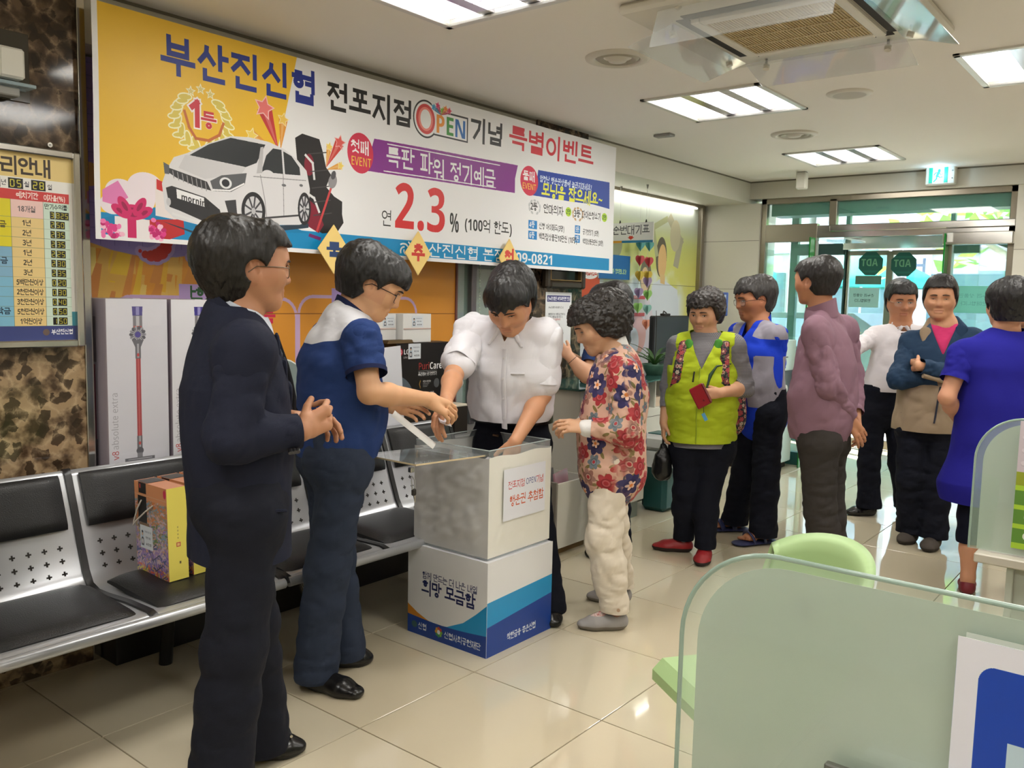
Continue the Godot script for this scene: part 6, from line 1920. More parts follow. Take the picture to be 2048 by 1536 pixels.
func build_foreground():
	var edge := mat("divider_edge", rgb(150, 172, 160), 0.12)
	var frost := mat("frosted_film", Color(rgb(200, 208, 196), 0.80), 0.55)
	frost.transparency = BaseMaterial3D.TRANSPARENCY_ALPHA
	frost.cull_mode = BaseMaterial3D.CULL_DISABLED
	var clear := pane("divider_glass", Color(0.8, 0.9, 0.84), 0.18)
	var lab := ["frosted glass desk divider with rounded corner, close to the viewer at lower right", "second frosted glass desk divider with rounded corner, behind the close one at the right edge"]
	for i in 2:
		var x: float = [-0.8, 1.15][i]
		var z: float = [1.605, 1.625][i]
		var t := thing("desk_divider", lab[i], "glass divider", W3(x, 0.72, z), 0.0, "frosted desk dividers")
		var b := Transform3D(Basis(Vector3.UP, -PI / 2), Vector3.ZERO)
		part(t, "glass", slab(divider_outline(1.3, 0.43, 0.14), -0.005, 0.005), clear, b)
		var inner := divider_outline(1.26, 0.414, 0.13)
		part(t, "frosted_film", slab(inner, -0.0065, -0.0055), frost, b * T(0.022, 0.0, 0.0))
		var rimp := []
		var o := divider_outline(1.3, 0.43, 0.14)
		for k in range(0, o.size() - 1):
			rimp.append(W3(o[k].x, o[k].y, 0))
		part(t, "polished_edge", rod(rimp, 0.0035, 8), edge, b)
		if i == 0:
			var s := st_new()
			var pts := PackedVector2Array()
			var r := RandomNumberGenerator.new()
			r.seed = 3
			for k in 30:
				pts.append(Vector2.from_angle(TAU * k / 30) * W2(0.016, 0.017) * (1.0 + r.randf_range(-0.13, 0.13)))
			prism(s, pts, -0.001, 0.001)
			part(t, "tape_residue", done(s), mat("residue", rgb(206, 212, 198), 0.8), b * T(0.17, 0.366, -0.0075))
	for q in [[-0.8, "teller desk under the close glass divider"], [1.15, "teller desk under the second glass divider"]]:
		var t := thing("teller_desk", q[1], "desk", W3(q[0] + (0.45 if q[0] < 0 else 0.9), 0, 2.3))
		part(t, "worktop", box(W3(1.3 if q[0] < 0 else 1.9, 0.03, 1.3), 0.004, W3(0, 0.702, 0)), mat("desk_top", rgb(196, 190, 176), 0.4))
		part(t, "front_board", box(W3(1.25 if q[0] < 0 else 1.85, 0.68, 0.02), 0.002, W3(0, 0.342, -0.55)), mat("desk_front", rgb(190, 196, 184), 0.5))
		for e in [-1, 1]:
			part(t, "side_board", box(W3(0.02, 0.68, 1.1), 0.002, W3(e * (0.6 if q[0] < 0 else 0.9), 0.342, 0)), mat("desk_front"))
	var cv := Canvas.new(0.3, 0.42, 1700, rgb(226, 226, 236))
	cv.rect(0.024, 0.05, 0.3, 0.4, rgb(14, 66, 176))
	cv.ell(0.04, 0.05, 0.016, 0.022, rgb(14, 66, 176))
	cv.rect(0.0, 0.0, 0.024, 0.42, rgb(226, 226, 236))
	cv.rect(0.024, 0.028, 0.018, 0.022, rgb(226, 226, 236))
	cv.ell(0.042, 0.048, 0.018, 0.02, rgb(14, 66, 176))
	cv.rect(0.042, 0.028, 0.26, 0.05, rgb(14, 66, 176))
	cv.rect(0.058, 0.112, 0.25, 0.31, rgb(190, 212, 224))
	var skin := rgb(244, 232, 228)
	cv.ell(0.125, 0.325, 0.072, 0.075, rgb(96, 72, 52))
	cv.ell(0.125, 0.328, 0.069, 0.072, rgb(160, 116, 74))
	cv.ell(0.065, 0.338, 0.014, 0.016, skin)
	cv.ell(0.128, 0.348, 0.06, 0.056, skin)
	cv.poly([[0.07, 0.33], [0.085, 0.292], [0.1, 0.318], [0.125, 0.288], [0.15, 0.32], [0.175, 0.285], [0.19, 0.33], [0.18, 0.27], [0.12, 0.255], [0.075, 0.28]], rgb(160, 116, 74))
	cv.ell(0.105, 0.345, 0.004, 0.006, rgb(40, 34, 34))
	cv.ell(0.15, 0.348, 0.004, 0.006, rgb(40, 34, 34))
	cv.ell(0.092, 0.362, 0.009, 0.006, rgb(244, 196, 190))
	cv.ell(0.168, 0.366, 0.009, 0.006, rgb(244, 196, 190))
	cv.line([[0.12, 0.37], [0.128, 0.374], [0.136, 0.37]], 0.002, rgb(150, 80, 70))
	var t3 := thing("child_poster", "white poster with a blue frame and a drawing of a child, taped to the close divider", "poster", W3(-0.8095, 0.895, 2.115))
	part(t3, "sheet", printed(0.3, 0.42, 0.0012, pmt("child_poster", cv, 0.35), mat("paper")), null, T(0, 0, 0, -PI / 2))
	part(t3, "backing_sheet", box(W3(0.0008, 0.42, 0.3), 0.0, W3(0.0013, 0.006, 0.008)), mat("pale_sheet", rgb(196, 206, 200), 0.6))
	t3 = thing("form_tray", "cream plastic tray behind the poster at the bottom edge of the picture", "tray", W3(-0.85, 0.718, 1.93))
	part(t3, "tray", box(W3(0.07, 0.16, 0.20), 0.01, W3(0, 0.085, 0)), mat("tray_cream", rgb(214, 210, 194), 0.4))
	part(t3, "cards", box(W3(0.05, 0.02, 0.17), 0.002, W3(0, 0.172, 0.01)), mat("paper"))
	part(t3, "dark_clip", box(W3(0.012, 0.02, 0.07), 0.002, W3(0.03, 0.175, -0.07)), mat("clip_dark", rgb(90, 92, 84), 0.5))
	cv = Canvas.new(0.3, 0.4, 1500, rgb(200, 188, 196))
	for a in 12:
		for b in 9:
			cv.ell(0.02 + a * 0.028 + (0.014 if b % 2 else 0.0), 0.012 + b * 0.02, 0.011, 0.009, rgb(186, 174, 184))
			cv.ell(0.018 + a * 0.028 + (0.014 if b % 2 else 0.0), 0.01 + b * 0.02, 0.009, 0.007, rgb(212, 202, 208))
	cv.rect(0, 0.158, 0.3, 0.25, rgb(146, 158, 40))
	cv.ell(0.05, 0.185, 0.022, 0.004, rgb(40, 44, 20))
	cv.rect(0, 0.2, 0.3, 0.2, rgb(168, 204, 54))
	for k in 3:
		cv.rect(0.0, 0.216 + k * 0.06, 0.3, 0.045, rgb(92, 138, 50))
		cv.ell(0.045, 0.238 + k * 0.06, 0.016, 0.014, rgb(224, 228, 214))
		cv.ell(0.046, 0.238 + k * 0.06, 0.009, 0.009, rgb(110, 120, 96))
	single("leaflet_board", "green leaflet board with white quilted top on the second divider", "leaflet", printed(0.3, 0.4, 0.004, pmt("leaflet", cv), mat("paper")), null, T(1.137, 0.945, 1.895, -PI / 2))
	var s2 := st_new()
	s2.set_smooth_group(1)
	var N := 22
	var M := 12
	var shell := func(i: int, j: int, out: float) -> Vector3:
		var a := -1.15 + 2.3 * i / N
		var v := j / float(M)
		var rr := 0.25 - 0.03 * v + out
		var top := 0.83 - 0.05 * a * a
		var y := 0.45 + (top - 0.45) * v
		return W3(sin(a) * rr * 1.0, y + (0.02 if out > 0 else 0.0) * v, cos(a) * rr * 0.75 - 0.12 + 0.1 * v)
	for i in N:
		for j in M:
			quad(s2, shell.call(i, j, 0.02), shell.call(i + 1, j, 0.02), shell.call(i + 1, j + 1, 0.02), shell.call(i, j + 1, 0.02))
			quad(s2, shell.call(i + 1, j, -0.02), shell.call(i, j, -0.02), shell.call(i, j + 1, -0.02), shell.call(i + 1, j + 1, -0.02))
	for i in N:
		quad(s2, shell.call(i, M, 0.02), shell.call(i + 1, M, 0.02), shell.call(i + 1, M, -0.02), shell.call(i, M, -0.02))
	for i in [0, N]:
		for j in M:
			quad(s2, shell.call(i, j, 0.02), shell.call(i, j + 1, 0.02), shell.call(i, j + 1, -0.02), shell.call(i, j, -0.02))
	t3 = thing("green_chair", "pale green rounded chair back showing above the close glass divider", "chair", W3(0.36, 0, 1.36), 0.95)
	part(t3, "backrest", done(s2), mat("green_vinyl", rgb(166, 196, 138), 0.45))
	part(t3, "seat", box(W3(0.44, 0.09, 0.42), 0.03, W3(0, 0.43, -0.12)), mat("green_vinyl"))
	part(t3, "column", rod([W3(0, 0.04, -0.1), W3(0, 0.4, -0.1)], 0.03, 12), mat("chrome"))
	part(t3, "base", turned([W2(0.0, 0.0), W2(0.22, 0.0), W2(0.22, 0.012), W2(0.05, 0.04), W2(0.0, 0.045)], 28), mat("chrome"), T(0, 0, -0.1))
class Field:
	var A := PackedVector3Array()
	var D := PackedVector3Array()
	var INV := PackedFloat32Array()
	var RA := PackedFloat32Array()
	var DR := PackedFloat32Array()
	var K := PackedFloat32Array()
	var N := PackedVector3Array()
	var C := PackedFloat32Array()
	var S := PackedFloat32Array()
	var noise: FastNoiseLite
	var amp := 0.0
	var nscale := Vector3.ONE
	var clips := []
	func cap(a: Vector3, b: Vector3, ra: float, rb: float, k := 0.03, n := Vector3.ZERO, s := 1.0, sign_ := 1.0):
		A.append(a)
		D.append(b - a)
		var l := (b - a).length_squared()
		INV.append(1.0 / l if l > 1e-9 else 0.0)
		RA.append(ra)
		DR.append(rb - ra)
		K.append(k)
		N.append(n)
		C.append(1.0 - 1.0 / s)
		S.append(sign_)
	func ball(a: Vector3, r: float, k := 0.02, n := Vector3.ZERO, s := 1.0):
		cap(a, a, r, r, k, n, s)
	func cut(a: Vector3, b: Vector3, ra: float, rb: float, k := 0.01, n := Vector3.ZERO, s := 1.0):
		cap(a, b, ra, rb, k, n, s, -1.0)
	func chain(pts: Array, radii: Array, k := 0.03, n := Vector3.ZERO, s := 1.0):
		for i in pts.size() - 1:
			cap(pts[i], pts[i + 1], radii[i], radii[i + 1], k, n, s)
	func at(p: Vector3, list: PackedInt32Array) -> float:
		var d := 1.0
		for i in list:
			var q := p - A[i]
			if C[i] != 0.0:
				q -= N[i] * (q.dot(N[i]) * C[i])
			var h := clampf(q.dot(D[i]) * INV[i], 0.0, 1.0)
			var e := (q - D[i] * h).length() - RA[i] - DR[i] * h
			var k := K[i]
			if S[i] > 0.0:
				var m := k - absf(d - e)
				d = minf(d, e)
				if m > 0.0:
					d -= m * m * 0.25 / k
			else:
				e = -e
				var m := k - absf(d - e)
				d = maxf(d, e)
				if m > 0.0:
					d += m * m * 0.25 / k
		if amp > 0.0 and absf(d) < amp * 2.5:
			d += amp * noise.get_noise_3dv(p * nscale)
		if d < 0.015:
			for c in clips:
				d = maxf(d, c.call(p))
		return d
	func all() -> PackedInt32Array:
		var l := PackedInt32Array()
		for i in A.size():
			l.append(i)
		return l
	func mesh(cell: float) -> Array:
		var lo := Vector3.ONE * 1e9
		var hi := -lo
		var boxes := []
		for i in A.size():
			var r := maxf(RA[i], RA[i] + DR[i])
			var b := AABB(A[i], Vector3.ZERO).expand(A[i] + D[i]).grow(r + K[i] * 0.6 + cell * 2.0 + amp)
			boxes.append(b)
			if S[i] > 0.0:
				lo = lo.min(b.position)
				hi = hi.max(b.end)
		var n := Vector3i(((hi - lo) / cell).ceil()) + Vector3i.ONE * 2
		var sx := 1
		var sy := n.x
		var sz := n.x * n.y
		var F := PackedFloat32Array()
		F.resize(n.x * n.y * n.z)
		F.fill(1.0)
		var V := PackedInt32Array()
		V.resize(n.x * n.y * n.z)
		V.fill(-1)
		var B := 5
		var active := []
		var half := cell * B * 0.8661 + cell * 1.8 + amp
		for bz in range(0, n.z, B):
			for by in range(0, n.y, B):
				for bx in range(0, n.x, B):
					var bb := AABB(lo + Vector3(bx, by, bz) * cell, Vector3.ONE * cell * B)
					var list := PackedInt32Array()
					var plus := false
					var thin := 1.0
					for i in boxes.size():
						if boxes[i].intersects(bb):
							list.append(i)
							thin = minf(thin, 1.0 / (1.0 - C[i]))
							if S[i] > 0.0:
								plus = true
					if not plus:
						continue
					var dc := at(bb.get_center(), list)
					if absf(dc) * thin > half:
						if dc < 0.0:
							for z in range(bz, mini(bz + B, n.z)):
								for y in range(by, mini(by + B, n.y)):
									var o := z * sz + y * sy
									for x in range(bx, mini(bx + B, n.x)):
										F[o + x] = -1.0
						continue
					active.append(Vector3i(bx, by, bz))
					for z in range(bz, mini(bz + B, n.z)):
						for y in range(by, mini(by + B, n.y)):
							var o := z * sz + y * sy
							var x := bx
							var xe := mini(bx + B, n.x)
							while x < xe:
								var d := at(lo + Vector3(x, y, z) * cell, list)
								F[o + x] = d
								x += 1
								var skip := int((absf(d) - amp) * thin / cell - 1.6)
								while skip > 0 and x < xe:
									F[o + x] = d
									x += 1
									skip -= 1
		var verts := PackedVector3Array()
		var norms := PackedVector3Array()
		var off := [0, sx, sy, sx + sy, sz, sx + sz, sy + sz, sx + sy + sz]
		var pos := [Vector3(0, 0, 0), Vector3(1, 0, 0), Vector3(0, 1, 0), Vector3(1, 1, 0), Vector3(0, 0, 1), Vector3(1, 0, 1), Vector3(0, 1, 1), Vector3(1, 1, 1)]
		var edges := [[0, 1], [2, 3], [4, 5], [6, 7], [0, 2], [1, 3], [4, 6], [5, 7], [0, 4], [1, 5], [2, 6], [3, 7]]
		var cells := []
		var far := cell * 6.5 + amp * 2.0
		for a in active:
			for z in range(a.z, mini(a.z + B, n.z - 1)):
				for y in range(a.y, mini(a.y + B, n.y - 1)):
					var o: int = z * sz + y * sy
					for x in range(a.x, mini(a.x + B, n.x - 1)):
						var c := o + x
						if absf(F[c]) > far:
							continue
						var neg := 0
						for k in 8:
							if F[c + off[k]] < 0.0:
								neg += 1
						if neg == 0 or neg == 8:
							continue
						var sum := Vector3.ZERO
						var cnt := 0
						for e in edges:
							var f0 := F[c + off[e[0]]]
							var f1 := F[c + off[e[1]]]
							if (f0 < 0.0) != (f1 < 0.0):
								sum += pos[e[0]].lerp(pos[e[1]], f0 / (f0 - f1))
								cnt += 1
						V[c] = verts.size()
						verts.append(lo + (Vector3(x, y, z) + sum / cnt) * cell)
						var g := Vector3(F[c + off[1]] - F[c] + F[c + off[3]] - F[c + off[2]] + F[c + off[5]] - F[c + off[4]] + F[c + off[7]] - F[c + off[6]],
							F[c + off[2]] - F[c] + F[c + off[3]] - F[c + off[1]] + F[c + off[6]] - F[c + off[4]] + F[c + off[7]] - F[c + off[5]],
							F[c + off[4]] - F[c] + F[c + off[5]] - F[c + off[1]] + F[c + off[6]] - F[c + off[2]] + F[c + off[7]] - F[c + off[3]])
						norms.append(g.normalized())
						cells.append(c)
		var idx := PackedInt32Array()
		var st := [[sx, sy, sz], [sy, sz, sx], [sz, sx, sy]]
		for c in cells:
			for s in st:
				var f0 := F[c]
				var f1 := F[c + s[0]]
				if (f0 < 0.0) == (f1 < 0.0):
					continue
				var a := V[c]
				var b: int = V[c - s[1]]
				var d: int = V[c - s[1] - s[2]]
				var e: int = V[c - s[2]]
				if b < 0 or d < 0 or e < 0:
					continue
				if f0 < 0.0:
					idx.append_array([a, d, b, a, e, d])
				else:
					idx.append_array([a, b, d, a, d, e])
		return [verts, norms, idx]
func cm(m: Array, g: Callable) -> Array:
	var out := []
	var val := PackedFloat32Array()
	for v in m[0]:
		val.append(g.call(v))
	for side in 2:
		var sg := -1.0 if side == 0 else 1.0
		var verts := PackedVector3Array()
		var norms := PackedVector3Array()
		var idx := PackedInt32Array()
		var mp := {}
		for t in range(0, m[2].size(), 3):
			var poly := []
			for k in 3:
				var i: int = m[2][t + k]
				var j: int = m[2][t + (k + 1) % 3]
				var a := val[i] * sg
				var b := val[j] * sg
				if a >= 0.0:
					poly.append(i)
				if (a >= 0.0) != (b >= 0.0):
					poly.append(Vector2i(mini(i, j), maxi(i, j)))
			if poly.size() < 3:
				continue
			var ids := []
			for q in poly:
				if not mp.has(q):
					mp[q] = verts.size()
					if q is int:
						verts.append(m[0][q])
						norms.append(m[1][q])
					else:
						var f := val[q.x] / (val[q.x] - val[q.y])
						verts.append(m[0][q.x].lerp(m[0][q.y], f))
						norms.append(m[1][q.x].lerp(m[1][q.y], f).normalized())
				ids.append(mp[q])
			for k in range(1, ids.size() - 1):
				idx.append_array([ids[0], ids[k], ids[k + 1]])
		out.append([verts, norms, idx])
	return out
func join(list: Array) -> Array:
	var v := PackedVector3Array()
	var n := PackedVector3Array()
	var x := PackedInt32Array()
	for m in list:
		var o := v.size()
		v.append_array(m[0])
		n.append_array(m[1])
		for i in m[2]:
			x.append(i + o)
	return [v, n, x]
func skn(m: Array, base: Vector3, col = null, uvf = null) -> ArrayMesh:
	var arr := []
	arr.resize(Mesh.ARRAY_MAX)
	var v := PackedVector3Array()
	var c := PackedColorArray()
	var uv := PackedVector2Array()
	for p in m[0]:
		v.append(p - base)
		if col:
			c.append((col as Callable).call(p))
		if uvf:
			uv.append((uvf as Callable).call(p))
	arr[Mesh.ARRAY_VERTEX] = v
	arr[Mesh.ARRAY_NORMAL] = m[1]
	arr[Mesh.ARRAY_INDEX] = m[2]
	if col:
		arr[Mesh.ARRAY_COLOR] = c
	if uvf:
		arr[Mesh.ARRAY_TEX_UV] = uv
	var me := ArrayMesh.new()
	if v.size() and m[2].size():
		me.add_surface_from_arrays(Mesh.PRIMITIVE_TRIANGLES, arr)
	return me
func fno(seed_: int, freq: float) -> FastNoiseLite:
	var n := FastNoiseLite.new()
	n.seed = seed_
	n.noise_type = FastNoiseLite.TYPE_SIMPLEX_SMOOTH
	n.frequency = freq
	n.fractal_type = FastNoiseLite.FRACTAL_RIDGED
	n.fractal_octaves = 2
	n.domain_warp_enabled = true
	n.domain_warp_amplitude = 0.05
	n.domain_warp_frequency = 4.0
	return n
class Figure:
	var J := {}
	var root: Node3D
	var base := Vector3.ZERO
	var f := Vector3.FORWARD
	var r := Vector3.RIGHT
	var hb := Basis.IDENTITY
	var hi := Basis.IDENTITY
	var hs := 1.0
	var hd0 := Vector3.ZERO
	var skin := Color.WHITE
	var fine := 0.012
	func head(p: Vector3) -> Vector3:
		return J.hd + hb * (p * hs)
	func to_head(p: Vector3) -> Vector3:
		return hi * (p - hd0)
func figure(label: String, J: Dictionary, skin: Color, fine: float) -> Figure:
	var g := Figure.new()
	g.J = J
	g.skin = skin
	g.fine = fine
	g.base = Vector3((J.aL.x + J.aR.x) / 2, 0, (J.aL.z + J.aR.z) / 2)
	g.root = thing("person", label, "person", g.base)
	g.r = (J.sR - J.sL).normalized()
	g.f = Vector3.UP.cross(g.r).normalized()
	g.hs = J.get("hs", 1.0)
	var z: Vector3 = J.hf.normalized()
	var up: Vector3 = J.get("hu", Vector3.UP)
	var x := up.cross(z).normalized()
	g.hb = Basis(x, z.cross(x), z)
	g.hi = g.hb.inverse().scaled(Vector3.ONE / g.hs)
	g.hd0 = J.hd
	return g
func head_field(g: Figure, female := false) -> Field:
	var F := Field.new()
	var h := g.hs
	var P := func(x: float, y: float, z: float) -> Vector3: return g.head(Vector3(x, y, z))
	var X: Vector3 = g.hb.x
	F.cap(P.call(0, 0.038, -0.045), P.call(0, 0.035, 0.03), 0.086 * h, 0.078 * h, 0.03 * h, X, 0.87)
	F.cap(P.call(0, -0.005, -0.035), P.call(0, 0.0, 0.035), 0.074 * h, 0.068 * h, 0.03 * h, X, 0.95)
	F.cap(P.call(0, -0.02, 0.03), P.call(0, -0.075, 0.052), 0.062 * h, 0.038 * h, 0.035 * h)
	for s in [-1.0, 1.0]:
		F.ball(P.call(s * 0.038, -0.022, 0.05), 0.033 * h, 0.03 * h)
		F.cap(P.call(s * 0.056, -0.03, -0.005), P.call(s * 0.034, -0.08, 0.04), 0.022 * h, 0.02 * h, 0.03 * h)
	F.cap(P.call(-0.01, -0.096, 0.066), P.call(0.01, -0.096, 0.066), 0.018 * h, 0.018 * h, 0.022 * h)
	F.cap(P.call(-0.034, 0.022, 0.078), P.call(0.034, 0.022, 0.078), 0.013 * h, 0.013 * h, 0.02 * h)
	for s in [-1.0, 1.0]:
		F.cut(P.call(s * 0.03, 0.0, 0.104), P.call(s * 0.04, 0.0, 0.1), 0.016 * h, 0.014 * h, 0.018 * h)
		F.cap(P.call(s * 0.022, -0.001, 0.081), P.call(s * 0.043, 0.0, 0.073), 0.0095 * h, 0.009 * h, 0.006 * h)
	F.cap(P.call(0, 0.012, 0.086), P.call(0, -0.03, 0.105), 0.0075 * h, 0.0125 * h, 0.012 * h)
	F.ball(P.call(0.012, -0.034, 0.095), 0.0088 * h, 0.008 * h)
	F.ball(P.call(-0.012, -0.034, 0.095), 0.0088 * h, 0.008 * h)
	F.cap(P.call(-0.017, -0.062, 0.086), P.call(0.017, -0.062, 0.086), 0.008 * h, 0.008 * h, 0.008 * h)
	F.cap(P.call(-0.014, -0.072, 0.086), P.call(0.014, -0.072, 0.086), 0.0085 * h, 0.0085 * h, 0.006 * h)
	F.cut(P.call(-0.022, -0.0675, 0.095), P.call(0.022, -0.0675, 0.095), 0.0028 * h, 0.0028 * h, 0.005 * h)
	for s in [-1.0, 1.0]:
		F.cap(P.call(s * 0.074, 0.018, -0.012), P.call(s * 0.072, -0.03, 0.0), 0.021 * h, 0.014 * h, 0.006 * h, (g.hb * Vector3(1.0, 0.0, -0.35 * s)).normalized(), 0.42)
		F.cut(P.call(s * 0.084, 0.012, -0.004), P.call(s * 0.083, -0.01, 0.0), 0.010 * h, 0.007 * h, 0.006 * h)
	F.cap(P.call(0, -0.055, -0.03), g.J.nk, (0.049 if female else 0.058) * h, (0.055 if female else 0.066) * h, 0.03 * h)
	F.cap(g.J.nk, g.J.nk.lerp(g.J.ch, 0.45), 0.066 * h, 0.09 * h, 0.04, g.f, 0.7)
	return F
func finger_chain(F: Field, at: Vector3, d: Vector3, n: Vector3, lens: Array, rad: float, curl: float):
	var p := at
	var ax := d.cross(n).normalized()
	var dir := d
	for k in lens.size():
		dir = dir.rotated(ax, -curl * ([0.75, 1.0, 0.7][k]))
		var q: Vector3 = p + dir * lens[k]
		F.cap(p, q, rad * (1.0 - 0.07 * k), rad * (0.93 - 0.07 * k), 0.003)
		p = q
func hand(F: Field, W: Vector3, d: Vector3, n: Vector3, side: float, curl := 0.35, sc := 1.0, thumb := 0.5, spread := 0.06):
	d = d.normalized()
	n = (n - d * n.dot(d)).normalized()
	var t := n.cross(d).normalized() * side
	F.cap(W, W + d * 0.02 * sc, 0.026 * sc, 0.027 * sc, 0.012, n, 0.78)
	F.cap(W + d * 0.035 * sc + t * 0.014 * sc, W + d * 0.088 * sc + t * 0.022 * sc, 0.021 * sc, 0.017 * sc, 0.016, n, 0.72)
	F.cap(W + d * 0.035 * sc - t * 0.012 * sc, W + d * 0.082 * sc - t * 0.02 * sc, 0.021 * sc, 0.016 * sc, 0.016, n, 0.72)
	var base := [[0.029, 0.090, 1.0], [0.0095, 0.095, 1.08], [-0.010, 0.091, 1.0], [-0.028, 0.082, 0.8]]
	for i in 4:
		var b: Array = base[i]
		var dd := (d + t * (1.5 - i) * spread).normalized()
		finger_chain(F, W + (d * b[1] + t * b[0]) * sc, dd, n, [0.042 * b[2] * sc, 0.026 * b[2] * sc, 0.021 * b[2] * sc], (0.0095 if i < 3 else 0.0083) * sc, curl * (1.0 + 0.12 * i))
	var tb := W + (d * 0.026 + t * 0.027 - n * 0.006) * sc
	var td := (d * (1.0 - thumb * 0.35) + t * (0.9 - 0.5 * thumb) - n * (0.25 + 0.5 * thumb)).normalized()
	F.cap(W + d * 0.012 * sc + t * 0.012 * sc, tb, 0.017 * sc, 0.0145 * sc, 0.012)
	var p2 := tb + td * 0.036 * sc
	F.cap(tb, p2, 0.0145 * sc, 0.011 * sc, 0.006)
	var td2 := (td + d * 0.45 * (0.5 + thumb)).normalized()
	F.cap(p2, p2 + td2 * 0.028 * sc, 0.011 * sc, 0.009 * sc, 0.003)
func skin_mat(g: Figure) -> StandardMaterial3D:
	var m := mat("skin", Color.WHITE, 0.52)
	m.vertex_color_use_as_albedo = true
	m.subsurf_scatter_enabled = true
	m.subsurf_scatter_strength = 0.06
	return m
func face_paint(g: Figure, p: Vector3, lip: float) -> Color:
	var c := g.skin.srgb_to_linear()
	var q := g.to_head(p)
	if q.length() > 0.16:
		return c
	var red := Color(0.42, 0.13, 0.10)
	if q.z > 0.06:
		var l := absf(q.y + 0.067) / 0.0105 + pow(absf(q.x) / 0.027, 4.0)
		if l < 1.0:
			c = c.lerp(red, lip * (1.0 - l * l * 0.6))
		var ck := Vector2((absf(q.x) - 0.042) / 0.022, (q.y + 0.03) / 0.02).length()
		if ck < 1.0:
			c = c.lerp(Color(0.5, 0.19, 0.13), 0.22 * (1.0 - ck))
		if q.y > -0.055 and q.y < -0.02 and absf(q.x) < 0.018 and q.z > 0.088:
			c = c.lerp(Color(0.5, 0.2, 0.14), 0.2)
	elif absf(q.x) > 0.06 and q.y > -0.05 and q.y < 0.045:
		c = c.lerp(Color(0.5, 0.17, 0.11), 0.22)
	return c
func fp(g: Figure, F: Field, opts: Dictionary):
	var list := F.all()
	var on := func(x: float, y: float, lift: float) -> Vector3:
		var z := 0.14
		for i in 60:
			var d := F.at(g.head(Vector3(x, y, z)), list)
			if d < 0.0004:
				break
			z -= maxf(d * 0.6 / g.hs, 0.0004)
		return g.head(Vector3(x, y, z + lift))
	var open: float = opts.get("open", 0.5)
	for s in [-1.0, 1.0]:
		var st := st_new()
		var iris := st_new()
		st.set_smooth_group(1)
		iris.set_smooth_group(1)
		var n := 8
		var up := []
		var dn := []
		var lid := []
		for i in n + 1:
			var u := i / float(n)
			var x: float = s * (0.019 + 0.027 * u)
			var h: float = 0.0062 * open * sin(PI * pow(u, 0.85))
			up.append(on.call(x, 0.0005 + h + 0.0015 * u, 0.0007) - g.base)
			dn.append(on.call(x, 0.0005 - h * 0.75 + 0.0015 * u, 0.0007) - g.base)
			lid.append(on.call(x, 0.0014 + h + 0.0015 * u, 0.0012) - g.base)
		var mid: Vector3 = g.J.hd - g.base
		for i in n:
			face_out(st, [up[i], up[i + 1], dn[i + 1], dn[i]], mid)
		part(g.root, "eye", done(st), mat("eye_white", rgb(206, 198, 190), 0.25))
		var look: float = opts.get("look", 0.0)
		var c: Vector3 = on.call(s * 0.0325 + look, 0.0008, 0.0012) - g.base
		var rad := 0.0055 * g.hs
		var rim := []
		for i in 12:
			var a := TAU * i / 12
			rim.append(c + g.hb * Vector3(cos(a) * rad, clampf(sin(a) * rad, -0.0046 * open * g.hs, 0.006 * open * g.hs), 0))
		for i in 12:
			face_out(iris, [c + g.hb.z * 0.0006, rim[i], rim[(i + 1) % 12]], mid)
		part(g.root, "iris", done(iris), mat("iris", rgb(30, 20, 16), 0.15))
		part(g.root, "eyelid", rod(lid, [0.0006, 0.001, 0.0013, 0.0015, 0.0016, 0.0016, 0.0014, 0.0011, 0.0006], 5), mat("lash", rgb(40, 28, 24), 0.7))
		var bl := []
		var bh: float = opts.get("brow", 0.019)
		for i in 7:
			var u := i / 6.0
			bl.append(on.call(s * (0.013 + 0.038 * u), bh + 0.006 * sin(PI * (0.25 + u * 0.6)) - 0.002, 0.0006) - g.base)
		part(g.root, "eyebrow", rod(bl, [0.0026, 0.0034, 0.0036, 0.0034, 0.003, 0.0023, 0.001], 6), mat("brow", opts.get("browc", rgb(44, 34, 30)), 0.8))
func hair_mat(c: Color) -> StandardMaterial3D:
	var key := "hair_" + c.to_html(false)
	if mats.has(key):
		return mats[key]
	var m := mat(key, c, 0.42)
	var n := FastNoiseLite.new()
	n.seed = 5
	n.frequency = 0.05
	n.fractal_octaves = 3
	if not texs.has("strands"):
		var im := n.get_seamless_image(256, 32)
		im.resize(64, 512)
		im.convert(Image.FORMAT_RGBA8)
		var q := Image.create_empty(512, 256, false, Image.FORMAT_RGBA8)
		var r := RandomNumberGenerator.new()
		r.seed = 3
		for x in 512:
			var v := r.randf()
			q.fill_rect(Rect2i(x, 0, 1, 256), Color(v, v, v))
		q.resize(512, 256)
		q.bump_map_to_normal_map(3.0)
		texs["strands"] = ImageTexture.create_from_image(q)
	m.normal_enabled = true
	m.normal_texture = texs["strands"]
	m.normal_scale = 0.5
	m.uv1_triplanar = true
	m.uv1_scale = Vector3(5, 2, 5)
	return m
